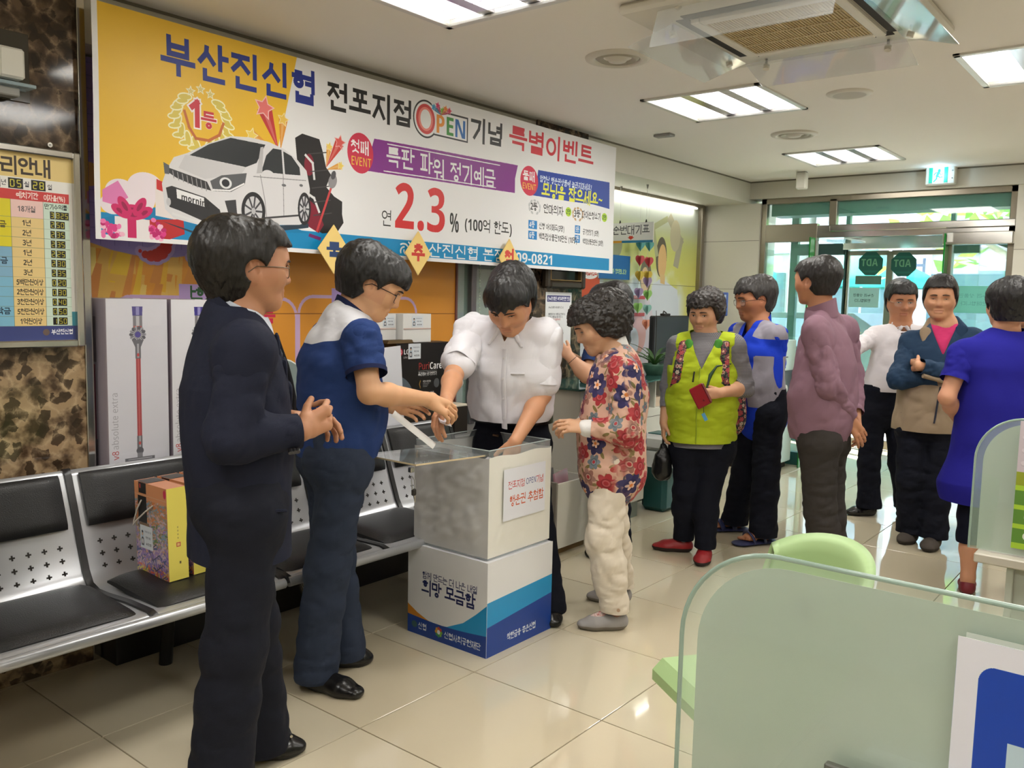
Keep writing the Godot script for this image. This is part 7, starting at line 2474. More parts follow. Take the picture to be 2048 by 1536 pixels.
func hair(g: Figure, c: Color, o: Dictionary):
	var F := Field.new()
	var h := g.hs
	var t: float = o.get("thick", 0.012)
	var X: Vector3 = g.hb.x
	var P := func(x: float, y: float, z: float) -> Vector3: return g.head(Vector3(x, y, z))
	F.cap(P.call(0, 0.042, -0.05), P.call(0, 0.04, 0.024), (0.088 + t) * h, (0.08 + t) * h, 0.03, X, 0.9)
	F.cap(P.call(0, -0.005, -0.038), P.call(0, 0.0, 0.02), (0.076 + t * 0.8) * h, (0.07 + t * 0.6) * h, 0.03, X, 0.97)
	F.cap(P.call(0, -0.03, -0.042), P.call(0, -0.075, -0.048), (0.068 + t * 0.5) * h, (0.052 + t * 0.4) * h, 0.03)
	for e in o.get("extra", []):
		F.ball(P.call(e[0], e[1], e[2]), e[3] * h, 0.025)
	for e in o.get("locks", []):
		F.cap(P.call(e[0], e[1], e[2]), P.call(e[3], e[4], e[5]), e[6] * h, e[7] * h, 0.02)
	F.noise = FastNoiseLite.new()
	F.noise.seed = o.get("seed", 1)
	F.noise.noise_type = FastNoiseLite.TYPE_SIMPLEX_SMOOTH
	F.noise.frequency = 1.0
	F.noise.fractal_octaves = 3
	F.amp = o.get("lump", 0.005)
	F.nscale = Vector3.ONE * o["curl"] if o.has("curl") else Vector3(55, 18, 55)
	var front: float = o.get("front", 0.06)
	var side: float = o.get("side", -0.015)
	var nape: float = o.get("nape", -0.085)
	var ear: float = o.get("ear", 0.03)
	var fringe: float = o.get("fringe", 0.0)
	F.clips.append(func(p: Vector3) -> float:
		var q := g.to_head(p)
		var low: float
		if q.z > 0.012:
			var u := smoothstep(0.012, 0.066, q.z)
			low = lerpf(side, front - fringe * sin(clampf((q.x + 0.05) * 32.0, 0.0, 3.14)) * 0.5 + 0.006 * sin(q.x * 210.0) * (1.0 if fringe > 0.0 else 0.4), u)
		else:
			low = lerpf(nape, side, smoothstep(-0.045, 0.006, q.z))
		var d := (low - q.y) * 0.75
		if ear > 0.0:
			d = maxf(d, ear - Vector2(q.y + 0.008, q.z + 0.002).length() if absf(q.x) > 0.045 else -1.0)
		return d * h)
	var m := F.mesh(0.0055 if g.fine < 0.0125 else 0.007)
	part(g.root, "hair", skn(m, g.base), hair_mat(c))
func glasses(g: Figure, c: Color, rimless := false, square := 0.8):
	var m := mat("glasses_" + c.to_html(false), c, 0.3, 0.5)
	var B := func(x: float, y: float, z: float) -> Vector3: return g.head(Vector3(x, y, z)) - g.base
	var o := Node3D.new()
	o.name = "glasses"
	g.root.add_child(o, true)
	for s in [-1.0, 1.0]:
		var pts := []
		var fan := []
		for i in 21:
			var a := TAU * i / 20
			var e := Vector2(cos(a), sin(a))
			e = Vector2(signf(e.x) * pow(absf(e.x), square), signf(e.y) * pow(absf(e.y), square))
			pts.append(B.call(s * 0.034 + e.x * 0.025, -0.006 + e.y * 0.018, 0.103 - absf(s * 0.034 + e.x * 0.025) * 0.14))
		if not rimless:
			part(o, "rim", rod(pts, 0.0013 * g.hs, 6), m)
		var st := st_new()
		var cen: Vector3 = B.call(s * 0.034, -0.006, 0.0985)
		for i in 20:
			face_out(st, [cen, pts[i], pts[i + 1]], g.J.hd - g.base)
		part(o, "lens", done(st), pane("lens_glass", Color(0.9, 0.92, 0.93), 0.08))
		part(o, "temple", rod([B.call(s * 0.06, 0.002, 0.094), B.call(s * 0.077, 0.004, 0.07), B.call(s * 0.081, 0.004, 0.0), B.call(s * 0.08, -0.012, -0.022)], 0.0014 * g.hs, 6), m)
	part(o, "bridge", rod([B.call(-0.01, -0.001, 0.102), B.call(0, 0.003, 0.107), B.call(0.01, -0.001, 0.102)], 0.0013 * g.hs, 6), m)
func arm_skin(F: Field, g: Figure, s: String, from_elbow: bool, r := 1.0):
	var a: Vector3 = g.J["s" + s]
	var e: Vector3 = g.J["e" + s]
	var w: Vector3 = g.J["w" + s]
	if from_elbow:
		F.cap(a.lerp(e, 0.35), e, 0.047 * r, 0.04 * r, 0.02)
	var mid := e.lerp(w, 0.3)
	F.cap(e, mid, 0.039 * r, 0.042 * r, 0.02)
	F.cap(mid, w, 0.042 * r, 0.027 * r, 0.02)
func fb(g: Figure, head_F: Field, limbs: Array, lip := 0.35):
	var cell := 0.0042 if g.fine < 0.0125 else 0.0055
	var list := [head_F.mesh(cell)]
	for F in limbs:
		list.append(F.mesh(0.004 if g.fine < 0.0125 else 0.0055))
	part(g.root, "body", skn(join(list), g.base, func(p): return face_paint(g, p, lip)), skin_mat(g))
func legs_field(g: Figure, o := {}) -> Field:
	var F := Field.new()
	var J := g.J
	var hip: float = o.get("hip", 0.1)
	var th: float = o.get("thigh", 0.085)
	var kn: float = o.get("knee", 0.066)
	var an: float = o.get("hem", 0.062)
	var wa: Vector3 = J.pv + Vector3(0, 0.1, 0)
	F.cap(J.hL + g.r * 0.0, J.hR, hip, hip, 0.05, g.f, 0.98)
	F.cap(J.pv + Vector3(0, 0.02, 0) - g.r * 0.055, wa - g.r * 0.05, hip, o.get("waist", 0.105), 0.05)
	F.cap(J.pv + Vector3(0, 0.02, 0) + g.r * 0.055, wa + g.r * 0.05, hip, o.get("waist", 0.105), 0.05)
	F.ball(J.pv - g.f * 0.045 - g.r * 0.06 - Vector3(0, 0.02, 0), 0.09, 0.06)
	F.ball(J.pv - g.f * 0.045 + g.r * 0.06 - Vector3(0, 0.02, 0), 0.09, 0.06)
	for s in ["L", "R"]:
		var h: Vector3 = J["h" + s]
		var k: Vector3 = J["k" + s]
		var a: Vector3 = J["a" + s]
		F.cap(h, k, th, kn, 0.03)
		F.cap(k, k.lerp(a, 0.35), kn, kn * 0.97, 0.03)
		F.cap(k.lerp(a, 0.35), a - Vector3(0, 0.03, 0), kn * 0.97, an, 0.03)
	F.noise = fno(o.get("seed", 2), 1.0)
	F.amp = o.get("fold", 0.007)
	F.nscale = Vector3(5, 8, 5)
	return F
func trousers(g: Figure, m: Material, o := {}, nm := "trousers"):
	var F := legs_field(g, o)
	var mesh := F.mesh(g.fine)
	var hem: float = o.get("hem_y", 0.06)
	var J := g.J
	mesh = cm(mesh, func(p: Vector3) -> float:
		var a: Vector3 = J.aL if p.distance_squared_to(J.aL) < p.distance_squared_to(J.aR) else J.aR
		return p.y - (a.y - 0.09 + hem))[1]
	var top: Vector3 = J.pv + Vector3(0, o.get("rise", 0.13), 0)
	mesh = cm(mesh, func(p: Vector3) -> float: return p.y - top.y)[0]
	var t := part(g.root, nm, skn(mesh, g.base), m)
	if o.has("belt"):
		var pts := []
	return t
func shoe(g: Figure, s: String, m: Material, sole: Material, o := {}):
	var a: Vector3 = g.J["a" + s]
	var t: Vector3 = g.J["t" + s]
	var y := a.y - 0.09
	var toe := Vector3(t.x, y, t.z)
	var d := Vector3(t.x - a.x, 0, t.z - a.z).normalized()
	var heel := Vector3(a.x, y, a.z) - d * 0.055
	var L := heel.distance_to(toe)
	var w: float = o.get("w", 1.0)
	var F := Field.new()
	F.cap(heel + d * 0.035 + Vector3(0, 0.036, 0), heel + d * 0.08 + Vector3(0, 0.034, 0), 0.035 * w, 0.034 * w, 0.02)
	F.cap(heel + d * 0.07 + Vector3(0, 0.03, 0), heel + d * L * 0.66 + Vector3(0, 0.026, 0), 0.036 * w, 0.043 * w, 0.03, Vector3.UP, 0.85)
	F.cap(heel + d * L * 0.66 + Vector3(0, 0.024, 0), toe - d * 0.034 + Vector3(0, 0.02, 0), 0.043 * w, 0.033 * w, 0.02, Vector3.UP, 0.62)
	F.cap(heel + d * 0.05 + Vector3(0, 0.06, 0), heel + d * L * 0.5 + Vector3(0, 0.042, 0), 0.03 * w, 0.022 * w, 0.025)
	F.clips.append(func(p: Vector3) -> float: return y + 0.001 - p.y)
	if o.get("open", true):
		F.cut(Vector3(a.x, y + 0.12, a.z), Vector3(a.x, y + 0.085, a.z) + d * 0.01, 0.03 * w, 0.026 * w, 0.006)
	var mesh := F.mesh(0.006)
	var h: float = o.get("sole", 0.018)
	var two := cm(mesh, func(p: Vector3) -> float: return p.y - y - h)
	var up := part(g.root, "shoe", skn(two[1], g.base), m)
	part(up, "sole", skn(two[0], g.base), sole)
	return [heel, d, L, up]
func tfd(g: Figure, o := {}) -> Field:
	var F := Field.new()
	var J := g.J
	var w: float = o.get("w", 0.165)
	var dp: float = o.get("depth", 0.66)
	var belly: float = o.get("belly", 0.0)
	var low: Vector3 = J.pv + Vector3(0, o.get("low", 0.0), 0)
	var wst: Vector3 = J.pv.lerp(J.ch, 0.5)
	F.cap(J.ch, J.ch.lerp(J.nk, 0.35), w * 1.0, w * 0.86, 0.05, g.f, dp)
	F.cap(wst + g.f * belly * 0.4, J.ch, w * o.get("waist", 0.93), w, 0.06, g.f, dp)
	F.cap(low, wst + g.f * belly * 0.4, w * o.get("hem", 1.0), w * o.get("waist", 0.93), 0.06, g.f, dp * 1.03)
	if belly > 0.0:
		F.ball(wst + g.f * (belly + 0.02) - Vector3(0, 0.03, 0), w * 0.62, 0.08)
	if o.has("bust"):
		for s in [-1.0, 1.0]:
			F.ball(J.ch + g.r * s * 0.075 + g.f * (0.06 + o.bust) - Vector3(0, 0.06, 0), 0.075, 0.06)
	F.cap(J.nk - Vector3(0, 0.02, 0), J.sL.lerp(J.nk, 0.12), 0.07, 0.062, 0.05)
	F.cap(J.nk - Vector3(0, 0.02, 0), J.sR.lerp(J.nk, 0.12), 0.07, 0.062, 0.05)
	F.noise = fno(o.get("seed", 4), 1.0)
	F.amp = o.get("fold", 0.007)
	F.nscale = o.get("fscale", Vector3(6, 4, 6))
	return F
func sleeve(F: Field, g: Figure, s: String, r := 1.0):
	var a: Vector3 = g.J["s" + s]
	F.cap(a, a.lerp(g.J["e" + s], 0.22), 0.066 * r, 0.064 * r, 0.04)
func slm(g: Figure, s: String, full: float, r: float, m: Material, o := {}) -> MeshInstance3D:
	var a: Vector3 = g.J["s" + s]
	var e: Vector3 = g.J["e" + s]
	var w: Vector3 = g.J["w" + s]
	var F := Field.new()
	var flare: float = o.get("flare", 1.0)
	F.cap(a, a.lerp(e, minf(full, 1.0)), 0.069 * r, 0.061 * r * flare, 0.03)
	if full < 1.0:
		F.cap(a.lerp(e, full), a.lerp(e, full + 0.16), 0.061 * r * flare, 0.0625 * r * flare, 0.02)
	if full > 1.0:
		F.cap(e, e.lerp(w, full - 1.0 + 0.08), 0.058 * r, 0.045 * r * flare, 0.03)
	F.noise = fno(o.get("seed", 7), 1.0)
	F.amp = o.get("fold", 0.008)
	F.nscale = o.get("fscale", Vector3(7, 9, 7))
	var me := F.mesh(o.get("cell", g.fine * 0.85))
	var c := a.lerp(e, full) if full <= 1.0 else e.lerp(w, full - 1.0)
	var n := (e - a).normalized() if full <= 1.0 else (w - e).normalized()
	me = cm(me, func(p: Vector3) -> float: return minf((p - c).dot(n), 0.12 - (p - c).length()))[0]
	return part(g.root, o.get("name", "sleeve"), skn(me, g.base), m)
func hem(m: Array, y: float, slope := Vector3.ZERO) -> Array:
	return cm(m, func(p: Vector3) -> float: return p.y - y + p.dot(slope))[1]
func neck_axis(g: Figure) -> Vector3:
	return (g.head(W3(0, -0.06, -0.03)) - g.J.nk).normalized()
func nho(m: Array, g: Figure, h: float, tilt := 0.6, rad := 0.08) -> Array:
	var ax := neck_axis(g)
	var c: Vector3 = g.J.nk + ax * (h - 0.015)
	var n := (ax + g.f * tilt).normalized()
	return cm(m, func(p: Vector3) -> float:
		var q: Vector3 = p - c
		return minf(q.dot(n), rad - (q - ax * q.dot(ax)).length()))[0]
func collar(g: Figure, m: Material, r := 0.073, low := -0.02, high := 0.045, tilt := 0.5, nm := "collar"):
	var ax := neck_axis(g)
	var F := Field.new()
	F.cap(g.J.nk + ax * (low - 0.03) - g.f * 0.004, g.J.nk + ax * (high + 0.06) - g.f * 0.002, r * 1.1, r * 0.93, 0.02)
	var me := F.mesh(0.009)
	var n := (ax + g.f * tilt).normalized()
	var c: Vector3 = g.J.nk + ax * high
	me = cm(me, func(p: Vector3) -> float: return (p - c).dot(n))[0]
	var c2: Vector3 = g.J.nk + ax * low
	me = cm(me, func(p: Vector3) -> float: return (p - c2).dot(ax))[1]
	return part(g.root, nm, skn(me, g.base), m)
func cpt(g: Figure, m: Material, out := 0.06, down := 0.085, nm := "collar_point"):
	var ax := neck_axis(g)
	for s in [-1.0, 1.0]:
		var F := Field.new()
		var a: Vector3 = g.J.nk + ax * 0.03 + g.f * 0.045 + g.r * s * 0.05
		var b: Vector3 = g.J.nk + g.f * 0.095 + g.r * s * out - W3(0, down - 0.02, 0)
		F.cap(a, b, 0.024, 0.01, 0.01, g.f, 0.4)
		F.cap(g.J.nk + ax * 0.005 + g.f * 0.085 + g.r * s * 0.018, b, 0.014, 0.009, 0.012, g.f, 0.5)
		part(g.root, nm, skn(F.mesh(0.006), g.base), m)
func vee(g: Figure, half: float, deep: float, top := 0.03) -> Callable:
	return func(p: Vector3) -> float:
		var q: Vector3 = p - g.J.nk
		var d := top - q.y
		return minf(half * (1.0 - d / deep) - absf(q.dot(g.r)), q.dot(g.f) - 0.01)
func onc(g: Figure, F: Field, x: float, down: float, lift := 0.0) -> Vector3:
	var p: Vector3 = g.J.nk + g.r * x - W3(0, down, 0) + g.f * 0.4
	var list := F.all()
	for i in 80:
		var d := F.at(p, list)
		if d < 0.001:
			break
		p -= g.f * maxf(d * 0.7, 0.001)
	return p + g.f * lift - g.base
func ho(g: Figure, s: String, d: Vector3, n: Vector3, curl: float, thumb := 0.5, sc := 1.0, bare := false) -> Field:
	var F := Field.new()
	if bare:
		arm_skin(F, g, s, true)
	else:
		F.cap(g.J["e" + s].lerp(g.J["w" + s], 0.72), g.J["w" + s], 0.033, 0.027, 0.02)
	hand(F, g.J["w" + s], d, n, 1.0 if s == "R" else -1.0, curl, sc, thumb)
	return F
func txc(key: String, cv: Canvas, scale: float, rough := 0.85) -> StandardMaterial3D:
	var m := mat(key, Color.WHITE, rough)
	m.albedo_texture = cv.tex()
	m.uv1_triplanar = true
	m.uv1_scale = Vector3.ONE * scale
	m.uv1_triplanar_sharpness = 6.0
	return m
func flc(key: String, ground: Color, seed_: int, scale: float, cols: Array) -> StandardMaterial3D:
	var cv := Canvas.new(1.0, 1.0, 640, ground)
	var r := RandomNumberGenerator.new()
	r.seed = seed_
	var wrap := func(fn: Callable, x: float, y: float):
		for ox in [-1.0, 0.0, 1.0]:
			for oy in [-1.0, 0.0, 1.0]:
				var X: float = x + ox
				var Y: float = y + oy
				if X > -0.2 and X < 1.2 and Y > -0.2 and Y < 1.2:
					fn.call(X, Y)
	for i in 70:
		var a := r.randf() * TAU
		var l := r.randf_range(0.04, 0.1)
		var c: Color = cols[0].lerp(cols[1], r.randf())
		wrap.call(func(x, y): cv.line([W2(x, y), W2(x + cos(a) * l, y + sin(a) * l)], 0.012, c), r.randf(), r.randf())
		var b := r.randf() * 3.0
		wrap.call(func(x, y): cv.ell(x, y, 0.035, 0.014, c, b), r.randf(), r.randf())
	var spots := []
	for i in 34:
		var best := Vector2.ZERO
		var bd := -1.0
		for k in 14:
			var p := W2(r.randf(), r.randf())
			var dmin := 9.0
			for s in spots:
				var d := W2(wrapf(p.x - s.x, -0.5, 0.5), wrapf(p.y - s.y, -0.5, 0.5)).length()
				dmin = minf(dmin, d)
			if dmin > bd:
				bd = dmin
				best = p
		spots.append(best)
	for i in spots.size():
		var kind := i % 5
		var R: float = [0.105, 0.08, 0.07, 0.085, 0.06][kind] * r.randf_range(0.85, 1.1)
		var c: Color = [cols[2], cols[3], cols[4], cols[3], cols[5]][kind]
		var turn := r.randf() * TAU
		wrap.call(func(x, y):
			var n := 7 if kind == 0 else 6
			for k in n:
				var a := turn + TAU * k / n
				cv.ell(x + cos(a) * R * 0.55, y + sin(a) * R * 0.55, R * 0.5, R * 0.34, c if k % 2 else c.lightened(0.08), a)
			cv.ell(x, y, R * 0.5, R * 0.5, c.darkened(0.15))
			if kind == 0:
				for k in 5:
					cv.ell(x + cos(turn + k * 1.256) * R * 0.24, y + sin(turn + k * 1.256) * R * 0.24, R * 0.17, R * 0.12, rgb(232, 196, 176), turn + k * 1.256)
				cv.ell(x, y, R * 0.14, R * 0.14, rgb(220, 130, 60))
			else:
				cv.ell(x, y, R * 0.36, R * 0.34, ground.darkened(0.08) if kind == 2 else c.lightened(0.2))
				cv.ell(x, y, R * 0.22, R * 0.22, cols[3]), spots[i].x, spots[i].y)
	return txc(key, cv, scale)
func build_people():
	var black_shoe := mat("shoe_black", rgb(20, 19, 20), 0.25)
	var sole := mat("shoe_sole", rgb(26, 24, 22), 0.6)
	var asian := rgb(206, 158, 124)
	person_suit(black_shoe, sole)
	person_polo(black_shoe, sole)
	person_white(black_shoe, sole)
	person_floral()
	person_navy()
	person_vest()
	person_blueman()
	person_mauve(black_shoe, sole)
	person_tie(black_shoe, sole)
	person_crossed()
	person_bluewoman()
	person_edge(black_shoe, sole)
	person_plaid()
func person_suit(shoe_m: Material, sole: Material):
	var g := figure("man in a dark navy suit and thin glasses standing at the left with clasped hands", poses["suit"], rgb(192, 138, 104), 0.0115)
	var H := head_field(g)
	var limbs := [ho(g, "R", g.f * 0.8 + Vector3.UP * 0.32 - g.r * 0.3, g.r * 0.85 - Vector3.UP * 0.1, 1.0, 0.35, 1.0), ho(g, "L", g.f * 0.95 - Vector3.UP * 0.03 + g.r * 0.2, Vector3.UP * 0.8 - g.r * 0.5, 0.5, 0.8, 1.0)]
	fb(g, H, limbs)
	fp(g, H, {"open": 0.6})
	hair(g, rgb(26, 22, 20), {"front": 0.062, "side": -0.012, "nape": -0.1, "thick": 0.017, "extra": [[0, 0.03, -0.075, 0.075], [0, -0.02, -0.075, 0.055], [-0.04, 0.09, 0.04, 0.04], [0.02, 0.085, 0.055, 0.035]], "seed": 3})
	glasses(g, rgb(110, 96, 80), false, 0.7)
	var suit := cloth("suit_navy", rgb(37, 40, 56), 0.75, 0.35)
	trousers(g, cloth("suit_trousers", rgb(31, 33, 43), 0.75, 0.3), {"hip": 0.115, "thigh": 0.1, "knee": 0.085, "hem": 0.095, "waist": 0.12, "hem_y": 0.035, "seed": 5, "fold": 0.006})
	var F := tfd(g, {"w": 0.19, "depth": 0.74, "hem": 1.0, "waist": 0.99, "low": -0.2, "seed": 6, "fold": 0.006})
	for s in ["L", "R"]:
		sleeve(F, g, s, 1.12)
		F.ball(g.J["s" + s], 0.078, 0.04)
	F.cap(g.J.nk - g.f * 0.03, g.J.nk + neck_axis(g) * 0.02 - g.f * 0.03, 0.085, 0.075, 0.04)
	var m := F.mesh(0.0105)
	m = hem(m, g.J.pv.y - 0.17)
	m = nho(m, g, 0.035, 0.75)
	var two := cm(m, vee(g, 0.085, 0.36))
	part(g.root, "jacket", skn(two[0], g.base), suit)
	for s in ["L", "R"]:
		slm(g, s, 1.97, 1.12, suit, {"seed": 61, "fold": 0.008})
	part(g.root, "shirt_front", skn(two[1], g.base), cloth("shirt_paleblue", rgb(206, 212, 224), 0.8, 0.2))
	collar(g, mats["shirt_paleblue"], 0.07, -0.03, 0.05, 0.55, "shirt_collar")
	collar(g, suit, 0.085, -0.05, 0.022, 0.95, "jacket_collar")
	var pts := []
	for k in 8:
		pts.append(onc(g, F, 0.0, 0.03 + k * 0.045, 0.003))
	part(g.root, "tie", rod(pts, [0.017, 0.02, 0.024, 0.027, 0.03, 0.033, 0.036, 0.03], 8, W2(1, 0.3)), cloth("tie_dark", rgb(38, 38, 42), 0.6))
	for s in [-1.0, 1.0]:
		var L := Field.new()
		var p0: Vector3 = g.J.nk + neck_axis(g) * 0.015 + g.r * s * 0.078 + g.f * 0.03
		var pp := [p0]
		for k in 5:
			pp.append(onc(g, F, s * (0.08 - k * 0.014), 0.05 + k * 0.07, -0.002) + g.base)
		L.chain(pp, [0.022, 0.027, 0.03, 0.028, 0.022, 0.012], 0.01, g.f, 0.3)
		part(g.root, "lapel", skn(L.mesh(0.008), g.base), suit)
	var hipp: Vector3 = g.J.pv + g.r * 0.19 + g.f * 0.03 - W3(0, 0.02, 0)
	part(g.root, "pocket_flap", box(W3(0.13, 0.008, 0.01), 0.002), suit, Transform3D(Basis(g.f, Vector3.UP, g.f.cross(Vector3.UP)).rotated(g.r, -0.08), hipp - g.base))
	for k in 3:
		var w: Vector3 = g.J.wR.lerp(g.J.eR, 0.1 + k * 0.05) + g.r * 0.035 - W3(0, 0.042, 0)
		part(g.root, "button", rod([w - g.base, w + (g.r - Vector3.UP) * 0.008 - g.base], 0.007, 10), mat("button_dark", rgb(24, 24, 28), 0.3))
	for s in ["R", "L"]:
		var sh = shoe(g, s, shoe_m, sole, {"w": 1.1})
		if s == "L":
			part(sh[3], "buckle", rod([sh[0] + sh[1] * 0.145 + W3(0, 0.068, 0) + g.r * 0.025 - g.base, sh[0] + sh[1] * 0.145 + W3(0, 0.072, 0) - g.r * 0.02 - g.base], 0.005, 8), mat("chrome"))
func person_polo(shoe_m: Material, sole: Material):
	var g := figure("young man in a navy polo shirt with a white yoke handing over a ticket", poses["polo"], rgb(214, 164, 124), 0.0115)
	var H := head_field(g)
	var limbs := [ho(g, "R", g.f * 0.9 - Vector3.UP * 0.42, Vector3.UP * 0.55 + g.r * 0.75, 0.42, 0.7, 1.05, true), ho(g, "L", g.f * 0.9 - Vector3.UP * 0.1, Vector3.UP * 0.4 - g.r, 0.5, 0.6, 1.0, true)]
	fb(g, H, limbs)
	fp(g, H, {"open": 0.35})
	hair(g, rgb(19, 17, 18), {"front": 0.042, "side": -0.02, "nape": -0.075, "thick": 0.02, "ear": 0.026, "extra": [[0, 0.06, 0.06, 0.05], [0.03, 0.05, 0.065, 0.04], [-0.03, 0.05, 0.065, 0.04], [0, 0.05, -0.07, 0.075]], "seed": 8, "fringe": 0.01})
	glasses(g, rgb(24, 24, 26), false, 0.55)
	var navy := cloth("polo_navy", rgb(42, 62, 112), 0.85, 0.6)
	trousers(g, cloth("slate_trousers", rgb(50, 58, 76), 0.8, 0.3), {"hip": 0.112, "thigh": 0.098, "knee": 0.083, "hem": 0.088, "waist": 0.125, "hem_y": 0.04, "seed": 9, "rise": 0.15, "fold": 0.008})
	var F := tfd(g, {"w": 0.188, "depth": 0.8, "belly": 0.03, "hem": 1.0, "waist": 1.0, "low": -0.04, "seed": 12, "fold": 0.011, "fscale": W3(4, 5, 4)})
	for s in ["L", "R"]:
		sleeve(F, g, s, 1.16)
	F.cap(g.J.nk - g.f * 0.035, g.J.nk + neck_axis(g) * 0.015 - g.f * 0.02, 0.08, 0.072, 0.04)
	var m := F.mesh(0.0105)
	m = hem(m, g.J.pv.y - 0.005, -g.f * 0.0)
	m = nho(m, g, 0.03, 0.6)
	var shl: float = g.J.nk.y
	var yoke := func(p: Vector3) -> float:
		var q: Vector3 = p - g.J.nk
		var x := absf(q.dot(g.r))
		return minf(q.y + 0.135 - maxf(0.0, x - 0.04) * 0.35 + q.dot(g.f) * 0.25, 0.165 - x)
	var two := cm(m, yoke)
	part(g.root, "polo_shirt", skn(two[0], g.base), navy)
	for s in ["L", "R"]:
		slm(g, s, 0.66, 1.16, navy, {"seed": 62, "fold": 0.01})
	part(g.root, "shirt_yoke", skn(two[1], g.base), cloth("polo_yoke", rgb(206, 206, 212), 0.85, 0.4))
	for s in ["L", "R"]:
		var a: Vector3 = g.J["s" + s]
		var e: Vector3 = g.J["e" + s]
		var C := Field.new()
		C.cap(a.lerp(e, 0.5), a.lerp(e, 0.8), 0.0765, 0.0735, 0.01)
		var cm := C.mesh(0.008)
		cm = cm(cm, func(p: Vector3) -> float: return (p - a.lerp(e, 0.665)).dot(e - a))[0]
		cm = cm(cm, func(p: Vector3) -> float: return (p - a.lerp(e, 0.585)).dot(e - a))[1]
		part(g.root, "sleeve_cuff", skn(cm, g.base), cloth("polo_collar", rgb(36, 42, 76), 0.8, 0.4))
	collar(g, mats["polo_collar"], 0.079, -0.025, 0.042, 0.5, "shirt_collar")
	for s in ["R", "L"]:
		shoe(g, s, shoe_m, sole, {"w": 1.12})
func person_white(shoe_m: Material, sole: Material):
	var g := figure("man in a white short-sleeved shirt reaching into the prize-draw box", poses["white"], rgb(204, 148, 112), 0.012)
	var H := head_field(g)
	var left := -g.r
	var limbs := [ho(g, "R", -Vector3.UP * 0.62 + g.f * 0.7 + g.r * 0.1, g.f * 0.5 + Vector3.UP * 0.5 + g.r * 0.5, 0.4, 0.7, 1.05, true), ho(g, "L", -Vector3.UP * 0.95 + g.f * 0.15 + g.r * 0.2, g.f * 0.8 - g.r * 0.4, 0.35, 0.5, 1.05, true)]
	fb(g, H, limbs)
	fp(g, H, {"open": 0.3, "brow": 0.02})
	hair(g, rgb(18, 16, 17), {"front": 0.046, "side": -0.01, "nape": -0.075, "thick": 0.021, "extra": [[0, 0.085, 0.03, 0.062], [0.04, 0.062, 0.06, 0.036], [-0.04, 0.07, 0.055, 0.036], [0, 0.05, -0.07, 0.07]], "seed": 15, "fringe": 0.014})
	var white := cloth("shirt_white", rgb(226, 225, 232), 0.8, 0.25)
	trousers(g, cloth("black_trousers", rgb(24, 26, 36), 0.8, 0.3), {"hip": 0.115, "thigh": 0.095, "knee": 0.08, "hem": 0.085, "waist": 0.135, "hem_y": 0.04, "seed": 17, "rise": 0.1})
	var F := tfd(g, {"w": 0.192, "depth": 0.72, "belly": 0.035, "hem": 0.86, "waist": 1.04, "low": 0.06, "seed": 19, "fold": 0.012, "fscale": W3(4.5, 3.5, 4.5)})
	for s in ["L", "R"]:
		sleeve(F, g, s, 1.18)
		F.cap(g.J["s" + s].lerp(g.J["e" + s], 0.6), g.J["s" + s].lerp(g.J["e" + s], 0.75), 0.078, 0.08, 0.03)
	var m := F.mesh(0.0105)
	m = hem(m, g.J.pv.y + 0.085)
	m = nho(m, g, 0.02, 1.0)
	m = cm(m, vee(g, 0.045, 0.1))[0]
	part(g.root, "shirt", skn(m, g.base), white)
	for s in ["L", "R"]:
		slm(g, s, 0.8, 1.16, white, {"seed": 63, "fold": 0.014, "flare": 1.12, "fscale": W3(5, 5, 5)})
	collar(g, white, 0.078, -0.03, 0.03, 0.75, "shirt_collar")
	cpt(g, white, 0.075, 0.1)
	var pk := []
	for k in 9:
		pk.append(onc(g, F, 0.0, 0.1 + k * 0.045, 0.0015))
	part(g.root, "placket", rod(pk, 0.016, 8, W2(1, 0.22)), white)
	for k in 4:
		var c := onc(g, F, 0.0, 0.14 + k * 0.09, 0.005)
		part(g.root, "button", rod([c, c + g.f * 0.003], 0.005, 10), mat("button_pale", rgb(206, 204, 206), 0.3))
	var pc := onc(g, F, -0.095, 0.2, 0.003)
	var pe := onc(g, F, -0.035, 0.205, 0.003)
	part(g.root, "pocket_edge", rod([pc, pc.lerp(pe, 0.5) + g.f * 0.004, pe], 0.004, 6), white)
	var bl := Field.new()
	bl.cap(g.J.pv + W3(0, 0.075, 0) - g.r * 0.06, g.J.pv + W3(0, 0.075, 0) + g.r * 0.06, 0.142, 0.142, 0.03, g.f, 0.98)
	var bm := bl.mesh(0.012)
	bm = cm(bm, func(p: Vector3) -> float: return absf(p.y - g.J.pv.y - 0.082) - 0.017)[0]
	part(g.root, "belt", skn(bm, g.base), mat("belt_black", rgb(22, 20, 20), 0.35))
	for s in ["R", "L"]:
		shoe(g, s, shoe_m, sole, {"w": 1.1})
	var w: Vector3 = g.J.wR + g.f * 0.1 - W3(0, 0.07, 0) - g.r * 0.03
	single("raffle_ticket", "small white ticket held between the polo man and the white-shirted man", "ticket", box(W3(0.1, 0.0012, 0.05)), mat("ticket_paper"), Transform3D(Basis.from_euler(W3(0.35, 0.9, 0.15)), w))
	var P: Dictionary = poses["polo"]
	var s := st_new()
	s.set_smooth_group(1)
	var ps := []
	for k in 9:
		var a := 0.2 + k * 0.28
		ps.append(W2(cos(a), sin(a)) * 0.05)
	var ax: Vector3 = (P.wL - P.eL).normalized()
	var dn := W3(0.55, -0.62, 0.55).normalized()
	var cc: Vector3 = P.wL + W3(0.0, -0.035, 0.02)
	var side := dn.cross(Vector3.UP).normalized()
	var up2 := side.cross(dn)
